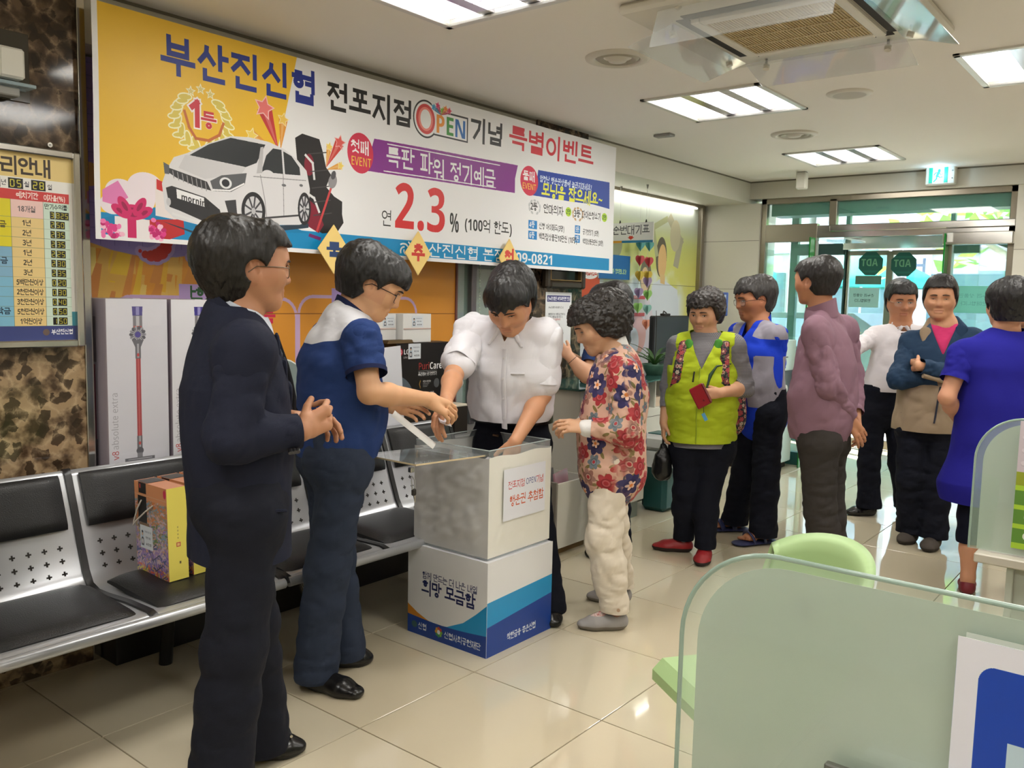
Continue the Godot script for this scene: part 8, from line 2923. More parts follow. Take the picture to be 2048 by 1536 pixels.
	for k in 8:
		var o0: Vector3 = side * ps[k].x + up2 * ps[k].y * 0.5
		var o1: Vector3 = side * ps[k + 1].x + up2 * ps[k + 1].y * 0.5
		quad(s, cc + o0, cc + o1, cc + o1 + dn * 0.21, cc + o0 + dn * 0.21)
	single("curled_paper", "curled white sheet of paper held under the polo man's forearm", "paper", done(s), mat("paper"))
func person_floral():
	var g := figure("elderly woman in a floral blouse and cream trousers bending towards the box", poses["floral"], rgb(206, 160, 126), 0.012)
	var H := head_field(g, true)
	var limbs := [ho(g, "L", g.f * 0.85 + Vector3.UP * 0.1 - g.r * 0.1, Vector3.UP * 0.5 - g.r * 0.6, 0.55, 0.6, 0.9), ho(g, "R", g.f * 0.8 - Vector3.UP * 0.1 - g.r * 0.2, Vector3.UP * 0.6 + g.r * 0.6, 0.45, 0.6, 0.9)]
	fb(g, H, limbs, 0.5)
	fp(g, H, {"open": 0.4, "brow": 0.021})
	hair(g, rgb(33, 28, 25), {"front": 0.042, "side": -0.045, "nape": -0.07, "thick": 0.026, "ear": 0.0, "lump": 0.011, "curl": 42.0, "extra": [[0, 0.075, 0.07, 0.045], [0, 0.05, 0.095, 0.03], [0.06, 0.03, 0.02, 0.045], [-0.06, 0.03, 0.02, 0.045], [0, 0.06, -0.08, 0.07], [0, -0.02, -0.075, 0.055], [0.055, -0.03, -0.02, 0.04], [-0.055, -0.03, -0.02, 0.04]], "seed": 22})
	trousers(g, cloth("cream_trousers", rgb(220, 209, 192), 0.85, 0.3), {"hip": 0.105, "thigh": 0.094, "knee": 0.082, "hem": 0.07, "waist": 0.11, "hem_y": 0.085, "seed": 23, "fold": 0.012})
	var fl := flc("floral_blouse", rgb(206, 166, 146), 41, 1.9, [rgb(112, 104, 56), rgb(140, 120, 80), rgb(46, 40, 86), rgb(160, 42, 48), rgb(150, 104, 92), rgb(104, 116, 124)])
	var F := tfd(g, {"w": 0.17, "depth": 0.84, "belly": 0.02, "hem": 1.06, "waist": 1.0, "low": -0.06, "seed": 25, "fold": 0.012, "fscale": W3(4, 4, 4)})
	F.cap(g.J.pv - W3(0, 0.02, 0) - g.r * 0.03, g.J.pv - W3(0, 0.02, 0) + g.r * 0.03, 0.15, 0.15, 0.05)
	for s in ["L", "R"]:
		sleeve(F, g, s, 1.12)
	var m := F.mesh(0.0105)
	m = hem(m, g.J.pv.y - 0.155, -g.f * 0.06)
	m = nho(m, g, 0.02, 0.9)
	part(g.root, "blouse", skn(m, g.base), fl)
	for s in ["L", "R"]:
		slm(g, s, 1.86, 1.12, fl, {"seed": 64, "fold": 0.012})
	collar(g, mat("collar_white", rgb(226, 224, 222), 0.7), 0.068, -0.035, 0.035, 0.75, "blouse_collar")
	for s in ["L", "R"]:
		var C := Field.new()
		C.cap(g.J["e" + s].lerp(g.J["w" + s], 0.72), g.J["w" + s], 0.044, 0.04, 0.01)
		C.noise = fno(4, 1.0)
		C.amp = 0.005
		C.nscale = W3(9, 9, 9)
		part(g.root, "inner_cuff", skn(C.mesh(0.008), g.base), mats["collar_white"])
	var grey := mat("shoe_grey", rgb(150, 146, 144), 0.7)
	var gsole := mat("sole_grey", rgb(120, 113, 104), 0.8)
	for s in ["L", "R"]:
		var sh = shoe(g, s, grey, gsole, {"w": 1.05, "sole": 0.022})
		var F2 := Field.new()
		F2.cap(sh[0] + sh[1] * 0.115 + W3(0, 0.062, 0), sh[0] + sh[1] * 0.16 + W3(0, 0.047, 0), 0.022, 0.02, 0.01)
		part(sh[3], "vamp", skn(F2.mesh(0.006), g.base), flc("vamp_print", rgb(206, 186, 180), 6, 14.0, [rgb(150, 110, 100), rgb(190, 160, 150), rgb(176, 120, 120), rgb(190, 90, 90), rgb(206, 170, 160), rgb(150, 130, 126)]))
		var S := Field.new()
		S.cap(g.J["a" + s] + W3(0, -0.03, 0), g.J["a" + s].lerp(g.J["k" + s], 0.1), 0.036, 0.034, 0.01)
		part(g.root, "sock", skn(S.mesh(0.008), g.base), mat("sock_brown", rgb(150, 112, 96), 0.9))
	var b: Vector3 = g.J.aL + W3(0, 0.02, 0) - g.r * 0.072 - g.f * 0.0
	part(g.root, "hem_button", rod([b - g.base, b - g.r * 0.004 - g.base], 0.008, 12), mat("button_tan", rgb(176, 146, 120), 0.5))
func person_navy():
	var g := figure("long-haired woman in a navy top behind the floral-blouse woman, arm raised", poses["navy"], rgb(208, 158, 126), 0.014)
	var H := head_field(g, true)
	var limbs := [ho(g, "L", g.f * 0.7 + Vector3.UP * 0.6 - g.r * 0.2, -g.r * 0.7 + Vector3.UP * 0.2, 0.6, 0.7, 0.9, true), ho(g, "R", g.f * 0.8 + Vector3.UP * 0.3 - g.r * 0.2, Vector3.UP * 0.6 + g.r * 0.4, 0.5, 0.6, 0.9, true)]
	fb(g, H, limbs)
	fp(g, H, {"open": 0.5})
	hair(g, rgb(22, 18, 18), {"front": 0.06, "side": -0.11, "nape": -0.27, "thick": 0.018, "ear": 0.0, "locks": [[0, 0.0, -0.05, 0, -0.2, -0.075, 0.085, 0.06], [0.05, -0.02, -0.03, 0.055, -0.2, -0.045, 0.05, 0.035], [-0.05, -0.02, -0.03, -0.055, -0.2, -0.045, 0.05, 0.035]], "seed": 31, "lump": 0.004})
	trousers(g, mats["black_trousers"], {"hip": 0.1, "thigh": 0.08, "knee": 0.058, "hem": 0.05, "seed": 33})
	var F := tfd(g, {"w": 0.15, "depth": 0.7, "low": -0.05, "seed": 34})
	for s in ["L", "R"]:
		sleeve(F, g, s, 0.95)
	var m := F.mesh(0.014)
	m = hem(m, g.J.pv.y - 0.06)
	m = nho(m, g, 0.0, 0.5)
	part(g.root, "top", skn(m, g.base), cloth("navy_top", rgb(36, 54, 98), 0.85, 0.3))
	for s in ["L", "R"]:
		slm(g, s, 0.64, 0.95, mats["navy_top"], {})
	part(g.root, "bracelet", turned([W2(0.03, -0.003), W2(0.033, 0.0), W2(0.03, 0.003)], 16), mat("slot_black"), Transform3D(Basis(Quaternion(Vector3.UP, (g.J.wL - g.J.eL).normalized())), g.J.eL.lerp(g.J.wL, 0.8) - g.base))
	for s in ["L", "R"]:
		shoe(g, s, mat("shoe_black"), mat("shoe_sole"), {"w": 0.95})
func striped_cloth() -> StandardMaterial3D:
	if mats.has("striped_grey"):
		return mats["striped_grey"]
	var cv := Canvas.new(1, 1, 256, rgb(136, 134, 138))
	for i in 16:
		cv.rect(0, i / 16.0, 1, 0.028, rgb(92, 90, 96))
	return txc("striped_grey", cv, 7.5)
func person_vest():
	var g := figure("woman in a lime green vest over a striped top holding a red purse", poses["vest"], rgb(206, 156, 122), 0.013)
	var H := head_field(g, true)
	var limbs := [ho(g, "R", -Vector3.UP + g.f * 0.1, g.r * 0.8 + g.f * 0.3, 0.7, 0.5, 0.9, true), ho(g, "L", g.r * 0.95 + g.f * 0.15 - Vector3.UP * 0.1, g.f * 0.9 + Vector3.UP * 0.25, 0.75, 0.6, 0.92, true)]
	for F0 in limbs:
		pass
	fb(g, H, limbs, 0.45)
	fp(g, H, {"open": 0.55, "brow": 0.021})
	hair(g, rgb(38, 31, 29), {"front": 0.055, "side": -0.04, "nape": -0.07, "thick": 0.026, "ear": 0.0, "lump": 0.012, "curl": 40.0, "fringe": 0.01, "extra": [[0.045, 0.085, 0.03, 0.05], [-0.045, 0.08, 0.03, 0.05], [0, 0.075, 0.06, 0.035], [0.07, 0.01, -0.01, 0.045], [-0.07, 0.01, -0.01, 0.045], [0, 0.05, -0.08, 0.07]], "seed": 44})
	trousers(g, mats["black_trousers"], {"hip": 0.125, "thigh": 0.1, "knee": 0.076, "hem": 0.062, "waist": 0.13, "hem_y": 0.075, "seed": 45})
	var stripe := striped_cloth()
	var F := tfd(g, {"w": 0.185, "depth": 0.8, "belly": 0.03, "bust": 0.02, "low": -0.08, "hem": 1.05, "waist": 1.0, "seed": 46, "fold": 0.005})
	sleeve(F, g, "R", 0.93)
	sleeve(F, g, "L", 0.98)
	var m := F.mesh(0.0125)
	m = hem(m, g.J.pv.y - 0.075, g.r * 0.03)
	m = nho(m, g, 0.0, 0.7)
	part(g.root, "striped_top", skn(m, g.base), stripe)
	slm(g, "R", 1.6, 0.93, stripe, {"fold": 0.005})
	slm(g, "L", 1.32, 1.0, stripe, {"fold": 0.008})
	var V := tfd(g, {"w": 0.2, "depth": 0.82, "belly": 0.035, "bust": 0.025, "low": -0.05, "hem": 1.04, "waist": 1.0, "seed": 47, "fold": 0.012, "fscale": W3(4, 9, 4)})
	V.cap(g.J.sL.lerp(g.J.nk, 0.2), g.J.sR.lerp(g.J.nk, 0.2), 0.07, 0.07, 0.04)
	m = V.mesh(0.0115)
	m = hem(m, g.J.pv.y - 0.045, g.r * 0.03)
	for s in [-1.0, 1.0]:
		var c: Vector3 = (g.J.sR if s > 0 else g.J.sL) - g.r * s * 0.005
		m = cm(m, func(p: Vector3) -> float:
			var q: Vector3 = p - c
			return minf(q.dot(g.r) * s - 0.012, 0.11 + q.y))[0]
	m = nho(m, g, 0.01, 0.8)
	m = cm(m, vee(g, 0.075, 0.17, 0.0))[0]
	var lime := cloth("vest_lime", rgb(178, 196, 44), 0.6, 0.35)
	part(g.root, "vest", skn(m, g.base), lime)
	for s in [-1.0, 1.0]:
		var L := Field.new()
		L.chain([g.J.nk + neck_axis(g) * 0.03 + g.r * s * 0.062 - g.f * 0.01, onc(g, V, s * 0.085, 0.02, 0.004) + g.base, onc(g, V, s * 0.06, 0.09, 0.004) + g.base], [0.02, 0.026, 0.012], 0.01, g.f, 0.45)
		part(g.root, "vest_lapel", skn(L.mesh(0.008), g.base), mat("lapel_green", rgb(70, 150, 50), 0.7))
	var zp := []
	for k in 10:
		zp.append(onc(g, V, 0.0, 0.16 + k * 0.048, 0.001))
	part(g.root, "zip", rod(zp, 0.004, 6), mat("zip_lime", rgb(150, 170, 30), 0.5))
	var pz := [onc(g, V, -0.16, 0.14, 0.003), onc(g, V, -0.09, 0.15, 0.003), onc(g, V, -0.06, 0.2, 0.003), onc(g, V, -0.045, 0.28, 0.003)]
	part(g.root, "pocket_zip", rod(pz, [0.003, 0.006, 0.011, 0.006], 8), mat("zip_dark", rgb(40, 70, 44), 0.5))
	part(g.root, "pocket_trim", rod([onc(g, V, -0.045, 0.28, 0.003), onc(g, V, -0.1, 0.3, 0.003), onc(g, V, -0.16, 0.31, 0.003)], 0.0045, 6), mat("zip_dark"))
	part(g.root, "zip_pull", rod([onc(g, V, 0.03, 0.18, 0.006), onc(g, V, 0.035, 0.24, 0.006)], 0.005, 6), mat("slot_black"))
	var pack := flc("floral_pack", rgb(36, 36, 46), 52, 5.0, [rgb(70, 90, 70), rgb(110, 110, 90), rgb(120, 60, 66), rgb(170, 60, 66), rgb(190, 150, 130), rgb(200, 190, 170)])
	var bp := thing("backpack", "dark floral backpack worn by the woman in the lime vest", "backpack", g.base + W3(0, 0.0, 0))
	var B := Field.new()
	var bc: Vector3 = g.J.ch.lerp(g.J.pv, 0.45) - g.f * 0.25 - g.r * 0.08
	B.cap(bc + W3(0, 0.12, 0), bc - W3(0, 0.12, 0), 0.13, 0.15, 0.05, g.f, 0.6)
	B.ball(bc - g.f * 0.04 - W3(0, 0.07, 0), 0.11, 0.06)
	part(bp, "bag", skn(B.mesh(0.014), g.base), pack)
	for s in [-1.0, 1.0]:
		var pts := [bc + W3(0, 0.2, 0) + g.r * s * 0.06 - g.base, g.J.nk + g.r * s * 0.11 + W3(0, 0.035, 0) - g.f * 0.03 - g.base]
		for k in 5:
			pts.append(onc(g, V, s * (0.118 + 0.005 * k), 0.02 + k * 0.055, 0.006))
		pts.append(g.J.ch + g.r * s * 0.19 - W3(0, 0.2, 0) + g.f * 0.02 - g.base)
		part(bp, "strap", rod(pts, 0.027, 8, W2(1, 0.3)), pack)
	var pu := thing("purse", "red folding purse with a small blue charm in the lime-vest woman's hand", "purse", g.J.wL + g.r * 0.10 + g.f * 0.055 - W3(0, 0.015, 0))
	pu.basis = Basis(-g.r, Vector3.UP, -g.r.cross(Vector3.UP)).rotated(g.f, 0.5)
	part(pu, "cover", box(W3(0.085, 0.125, 0.024), 0.006), mat("purse_red", rgb(150, 24, 36), 0.35))
	part(pu, "spine", box(W3(0.014, 0.12, 0.028), 0.005, W3(0.04, 0, 0)), mat("purse_dark", rgb(104, 16, 26), 0.4))
	part(pu, "stud", rod([W3(0.01, -0.03, 0.011), W3(0.01, -0.03, 0.014)], 0.006, 10), mat("purse_dark"))
	part(pu, "charm", box(W3(0.02, 0.045, 0.004), 0.001, W3(-0.03, -0.115, 0.0)), mat("charm_blue", rgb(90, 160, 210), 0.4))
	part(pu, "charm_cord", rod([W3(-0.01, -0.06, 0), W3(-0.025, -0.095, 0)], 0.0015, 5), mat("slot_black"))
	var hb := thing("handbag", "small black drawstring bag hanging from the lime-vest woman's right hand", "bag", W3(g.J.wR.x, 0.5, g.J.wR.z))
	var HB := Field.new()
	var hc: Vector3 = g.J.wR - W3(0, 0.24, 0)
	HB.cap(hc, hc - W3(0, 0.05, 0), 0.06, 0.065, 0.03)
	HB.cap(hc + W3(0, 0.06, 0), hc + W3(0, 0.1, 0), 0.03, 0.022, 0.05)
	HB.noise = fno(8, 1.0)
	HB.amp = 0.008
	HB.nscale = W3(10, 5, 10)
	part(hb, "bag", skn(HB.mesh(0.009), hb.position), mat("bag_black", rgb(18, 18, 20), 0.35))
	part(hb, "bag_handle", rod([hc + W3(0, 0.09, 0) - hb.position, g.J.wR - W3(0, 0.09, 0) - hb.position], 0.008, 6), mat("bag_black"))
	for s in ["R", "L"]:
		shoe(g, s, mat("shoe_red", rgb(158, 32, 38), 0.45), mat("sole_dark", rgb(46, 34, 32), 0.7), {"w": 1.08, "sole": 0.026})
		var S := Field.new()
		S.cap(g.J["a" + s] + W3(0, -0.03, 0), g.J["a" + s].lerp(g.J["k" + s], 0.1), 0.037, 0.036, 0.01)
		part(g.root, "sock", skn(S.mesh(0.008), g.base), mat("sock_grey", rgb(140, 142, 146), 0.9))
func person_blueman():
	var g := figure("man with tinted glasses in a blue and grey sports shirt behind the lime-vest woman", poses["blueman"], rgb(178, 118, 84), 0.013)
	var H := head_field(g)
	var limbs := [ho(g, "L", g.f * 0.6 - Vector3.UP * 0.3 + g.r * 0.5, -g.r * 0.6 + Vector3.UP * 0.2, 0.5, 0.5, 1.0, true), ho(g, "R", g.f * 0.3 - g.r * 0.8, g.f * 0.6 + Vector3.UP * 0.3, 0.5, 0.5, 1.0, true)]
	fb(g, H, limbs)
	fp(g, H, {"open": 0.5, "browc": rgb(50, 44, 42)})
	hair(g, rgb(46, 43, 43), {"front": 0.05, "side": -0.02, "nape": -0.08, "thick": 0.014, "fringe": 0.012, "extra": [[0, 0.09, 0.05, 0.04], [0.03, 0.08, 0.065, 0.028]], "seed": 51, "lump": 0.007})
	glasses(g, rgb(70, 50, 44), false, 0.6)
	trousers(g, mats["black_trousers"], {"hip": 0.115, "thigh": 0.1, "knee": 0.085, "hem": 0.092, "waist": 0.12, "hem_y": 0.05, "seed": 53, "fold": 0.009})
	var F := tfd(g, {"w": 0.185, "depth": 0.76, "belly": 0.03, "low": -0.04, "seed": 54, "fold": 0.008})
	for s in ["L", "R"]:
		sleeve(F, g, s, 1.12)
	var m := F.mesh(0.0115)
	m = hem(m, g.J.pv.y - 0.03, g.r * 0.15)
	m = nho(m, g, 0.03, 0.8)
	m = cm(m, vee(g, 0.04, 0.13))[0]
	var two := cm(m, func(p: Vector3) -> float:
		var q: Vector3 = p - g.J.nk
		var x := absf(q.dot(g.r))
		return minf(q.y + 0.075 - maxf(0.0, 0.12 - x) * 0.3, maxf(x - 0.07, -0.02 - q.dot(g.f))))
	var low := cm(two[0], func(p: Vector3) -> float:
		var q: Vector3 = p - g.J.ch
		var side := absf(absf(q.dot(g.r)) - 0.145)
		return minf(0.045 + 0.12 * clampf(-q.y - 0.05, 0.0, 0.4) - side, minf(0.02 - q.y, 0.3 + q.y)))
	var blue := cloth("sport_blue", rgb(30, 62, 196), 0.7, 0.3)
	part(g.root, "shirt", skn(low[0], g.base), blue)
	for s in ["L", "R"]:
		slm(g, s, 0.78, 1.12, blue, {"seed": 66})
	part(g.root, "shoulder_panel", skn(two[1], g.base), cloth("sport_grey", rgb(150, 146, 158), 0.75, 0.3))
	part(g.root, "side_panel", skn(low[1], g.base), mats["sport_grey"])
	collar(g, blue, 0.076, -0.02, 0.04, 0.8, "shirt_collar")
	var zp := []
	for k in 5:
		zp.append(onc(g, F, 0.02, 0.06 + k * 0.03, 0.003))
	part(g.root, "zip", rod(zp, 0.005, 6), mat("zip_orange", rgb(226, 84, 50), 0.5))
	var sand := mat("sandal_blue", rgb(44, 50, 92), 0.5)
	for s in ["L", "R"]:
		var a: Vector3 = g.J["a" + s]
		var t: Vector3 = g.J["t" + s]
		var d := W3(t.x - a.x, 0, t.z - a.z).normalized()
		var sd := d.cross(Vector3.UP)
		var FT := Field.new()
		FT.cap(W3(a.x, 0.075, a.z), W3(a.x, 0.05, a.z) - d * 0.02, 0.034, 0.032, 0.02)
		FT.cap(W3(a.x, 0.06, a.z), W3(a.x, 0.042, a.z) + d * 0.1, 0.033, 0.036, 0.03, Vector3.UP, 0.7)
		for k in 5:
			var b := W3(a.x, 0.038, a.z) + d * (0.125 - 0.006 * k) + sd * (0.03 - 0.0155 * k) * (1.0 if s == "R" else -1.0) * -1.0
			FT.cap(b - d * 0.03, b + d * (0.028 - 0.002 * k), 0.0125 - 0.0012 * k, 0.0105 - 0.001 * k, 0.006)
		part(g.root, "foot", skn(FT.mesh(0.0055), g.base, func(p): return g.skin.srgb_to_linear()), skin_mat(g))
		var So := Field.new()
		So.cap(W3(a.x, 0.014, a.z) - d * 0.05, W3(a.x, 0.012, a.z) + d * 0.16, 0.05, 0.055, 0.02, Vector3.UP, 0.26)
		var so := part(g.root, "sandal", skn(So.mesh(0.007), g.base), sand)
		for k in 2:
			var st := []
			for i in 9:
				var u := PI * i / 8
				st.append(W3(a.x, 0.02, a.z) + d * (0.085 - k * 0.075 + 0.02 * sin(u)) + sd * cos(u) * 0.05 + W3(0, sin(u) * (0.058 + k * 0.02), 0) - g.base)
			part(so, "strap", rod(st, 0.02, 8, W2(1, 0.3)), sand)
func person_mauve(shoe_m: Material, sole: Material):
	var g := figure("man in a mauve jacket and dark trousers seen from behind, hands behind his back", poses["mauve"], rgb(190, 134, 100), 0.0125)
	var H := head_field(g)
	var limbs := [ho(g, "L", -Vector3.UP * 0.8 - g.f * 0.5 + g.r * 0.25, -g.f * 0.6 - g.r * 0.6, 0.4, 0.4), ho(g, "R", -Vector3.UP * 0.75 - g.f * 0.35 - g.r * 0.3, -g.f * 0.7 + g.r * 0.5, 0.4, 0.4)]
	fb(g, H, limbs)
	fp(g, H, {"open": 0.5})
	hair(g, rgb(30, 26, 25), {"front": 0.06, "side": -0.015, "nape": -0.075, "thick": 0.014, "extra": [[0, 0.04, -0.07, 0.07]], "seed": 61})
	trousers(g, cloth("brown_trousers", rgb(60, 56, 54), 0.8, 0.3), {"hip": 0.118, "thigh": 0.105, "knee": 0.088, "hem": 0.1, "waist": 0.125, "seed": 62, "fold": 0.009})
	var F := tfd(g, {"w": 0.195, "depth": 0.8, "low": -0.02, "hem": 0.9, "waist": 1.08, "seed": 63, "fold": 0.014, "fscale": W3(4, 3.5, 4)})
	F.cap(g.J.pv + W3(0, 0.05, 0) - g.r * 0.03, g.J.pv + W3(0, 0.05, 0) + g.r * 0.03, 0.155, 0.155, 0.06)
	for s in ["L", "R"]:
		sleeve(F, g, s, 1.16)
		F.ball(g.J["s" + s], 0.08, 0.04)
	var m := F.mesh(0.0112)
	m = hem(m, g.J.pv.y - 0.04)
	m = nho(m, g, 0.02, 0.7)
	var mauve := cloth("jacket_mauve", rgb(138, 106, 120), 0.65, 0.3)
	part(g.root, "jacket", skn(m, g.base), mauve)
	for s in ["L", "R"]:
		slm(g, s, 1.93, 1.14, mauve, {"seed": 67, "fold": 0.014, "fscale": W3(6, 7, 6)})
	collar(g, mauve, 0.082, -0.03, 0.045, 0.3, "jacket_collar")
	collar(g, mat("lining_pink", rgb(206, 96, 110), 0.7), 0.077, -0.02, 0.042, 0.35, "collar_lining")
	var q: Vector3 = g.J.pv - g.r * 0.13 + g.f * 0.10 + W3(0, 0.1, 0)
	part(g.root, "pocket", rod([q + W3(0, 0.08, 0) - g.f * 0.02 - g.base, q - g.base, q - W3(0, 0.06, 0) + g.f * 0.01 - g.base], [0.003, 0.005, 0.003], 6), mat("slot_plum", rgb(60, 30, 40), 0.8))
	for s in ["L", "R"]:
		shoe(g, s, shoe_m, sole)
func person_tie(shoe_m: Material, sole: Material):
	var g := figure("man in a white long-sleeved shirt and grey tie talking by the doors", poses["tie"], rgb(190, 130, 96), 0.0135)
	var H := head_field(g)
	H.cut(g.head(W3(-0.012, -0.069, 0.098)), g.head(W3(0.012, -0.069, 0.098)), 0.006, 0.006, 0.004)
	var limbs := [ho(g, "R", g.r * 0.9 + Vector3.UP * 0.2, Vector3.UP, 0.3), ho(g, "L", -Vector3.UP, -g.r, 0.4)]
	fb(g, H, limbs, 0.5)
	fp(g, H, {"open": 0.5})
	hair(g, rgb(20, 17, 18), {"front": 0.055, "side": -0.015, "nape": -0.075, "thick": 0.015, "extra": [[0.03, 0.085, 0.05, 0.04], [-0.03, 0.085, 0.045, 0.04]], "seed": 71})
	glasses(g, rgb(150, 130, 110), true)
	trousers(g, mats["black_trousers"], {"hip": 0.11, "thigh": 0.095, "knee": 0.078, "hem": 0.088, "waist": 0.125, "seed": 72, "rise": 0.13, "fold": 0.008})
	var F := tfd(g, {"w": 0.18, "depth": 0.74, "belly": 0.015, "low": 0.08, "hem": 0.93, "waist": 1.0, "seed": 73, "fold": 0.011, "fscale": W3(4, 3.5, 4)})
	for s in ["L", "R"]:
		sleeve(F, g, s, 1.02)
	var m := F.mesh(0.0125)
	m = hem(m, g.J.pv.y + 0.085)
	m = nho(m, g, 0.02, 0.7)
	var w := cloth("shirt_warmwhite", rgb(222, 216, 220), 0.8, 0.25)
	part(g.root, "shirt", skn(m, g.base), w)
	for s in ["L", "R"]:
		slm(g, s, 1.96, 1.0, w, {"seed": 68, "fold": 0.01})
	collar(g, w, 0.072, -0.03, 0.04, 0.5, "shirt_collar")
	cpt(g, w, 0.065, 0.085)
	var pts := []
	for k in 10:
		pts.append(onc(g, F, 0.0, 0.035 + k * 0.044, 0.006))
	pts.append(onc(g, F, 0.0, 0.49, 0.006))
	part(g.root, "tie", rod(pts, [0.026, 0.022, 0.026, 0.031, 0.035, 0.039, 0.043, 0.047, 0.05, 0.052, 0.008], 8, W2(1, 0.2)), cloth("tie_taupe", rgb(98, 86, 94), 0.6))
	part(g.root, "belt_buckle", box(W3(0.05, 0.02, 0.01), 0.003), mat("chrome"), Transform3D(Basis(g.r, Vector3.UP, g.r.cross(Vector3.UP)), onc(g, F, 0.0, g.J.nk.y - g.J.pv.y - 0.09, 0.004)))
	for s in ["L", "R"]:
		shoe(g, s, shoe_m, sole, {"w": 1.1})
func person_crossed():
	var g := figure("man in a navy and beige windbreaker with folded arms and narrowed eyes", poses["crossed"], rgb(204, 148, 112), 0.0125)
	var H := head_field(g)
	var limbs := [ho(g, "R", -g.r * 0.7 - g.f * 0.7, g.f, 0.4), ho(g, "L", g.r * 0.5 - g.f * 0.85, g.f, 0.5)]
	fb(g, H, limbs)
	fp(g, H, {"open": 0.18, "brow": 0.021})
	hair(g, rgb(26, 21, 21), {"front": 0.066, "side": -0.02, "nape": -0.08, "thick": 0.018, "extra": [[0.03, 0.095, 0.035, 0.045], [-0.03, 0.09, 0.035, 0.045]], "seed": 81})
	trousers(g, mats["black_trousers"], {"hip": 0.118, "thigh": 0.1, "knee": 0.085, "hem": 0.09, "waist": 0.12, "seed": 82, "fold": 0.01})
	var F := tfd(g, {"w": 0.195, "depth": 0.8, "belly": 0.02, "low": -0.09, "hem": 1.02, "waist": 1.02, "seed": 83, "fold": 0.010, "fscale": W3(5, 4, 5)})
	for s in ["L", "R"]:
		sleeve(F, g, s, 1.14)
		F.ball(g.J["s" + s], 0.078, 0.04)
	var m := F.mesh(0.0112)
	m = hem(m, g.J.pv.y - 0.095)
	m = nho(m, g, 0.03, 0.9)
	m = cm(m, vee(g, 0.08, 0.2))[0]
	var two := cm(m, func(p: Vector3) -> float:
		var q: Vector3 = p - g.J.ch
		return minf(q.y + 0.10 + absf(q.dot(g.r)) * 0.1, 9.0) if q.dot(g.f) < 0.1 or q.y > 0.02 else q.y + 0.10 + absf(q.dot(g.r)) * 0.1)
	var navy := cloth("windbreaker_navy", rgb(42, 64, 90), 0.65, 0.3)
	part(g.root, "jacket", skn(two[1], g.base), navy)
	for s in ["L", "R"]:
		slm(g, s, 1.97, 1.12, navy, {"seed": 69, "fold": 0.012})
	var beige := cloth("windbreaker_beige", rgb(160, 140, 116), 0.7, 0.3)
	part(g.root, "jacket_lower", skn(two[0], g.base), beige)
	for s in [-1.0, 1.0]:
		var L := Field.new()
		L.chain([g.J.nk + neck_axis(g) * 0.05 + g.r * s * 0.07 - g.f * 0.01, onc(g, F, s * 0.1, 0.02, 0.006) + g.base, onc(g, F, s * 0.085, 0.12, 0.006) + g.base], [0.026, 0.036, 0.016], 0.01, g.f, 0.4)
		part(g.root, "jacket_collar", skn(L.mesh(0.008), g.base), navy if s < 0 else beige)
	var I := tfd(g, {"w": 0.165, "depth": 0.78, "low": 0.1, "seed": 84, "fold": 0.004})
	var im := nho(hem(I.mesh(0.014), g.J.ch.y - 0.1), g, 0.01, 0.8)
	part(g.root, "inner_shirt", skn(im, g.base), cloth("shirt_pink", rgb(206, 60, 112), 0.8, 0.3))
	collar(g, mat("collar_olive", rgb(92, 88, 78), 0.8), 0.07, -0.02, 0.035, 0.6, "inner_collar")
	var zp := []
	for k in 6:
		zp.append(onc(g, F, -0.02 + 0.004 * k, 0.36 + k * 0.045, 0.002))
	part(g.root, "zip", rod(zp, 0.006, 6), mat("zip_navy", rgb(40, 44, 60), 0.5))
	part(g.root, "sleeve_trim", rod([g.J.eL.lerp(g.J.wL, 0.1) - W3(0, 0.055, 0) + g.f * 0.03 - g.base, g.J.eL.lerp(g.J.wL, 0.9) - W3(0, 0.05, 0) + g.f * 0.03 - g.base], 0.014, 8), beige)
	for s in ["L", "R"]:
		shoe(g, s, mat("shoe_brown", rgb(74, 66, 60), 0.75), mat("sole_brown", rgb(48, 42, 38), 0.8), {"w": 1.2, "sole": 0.024, "open": false})
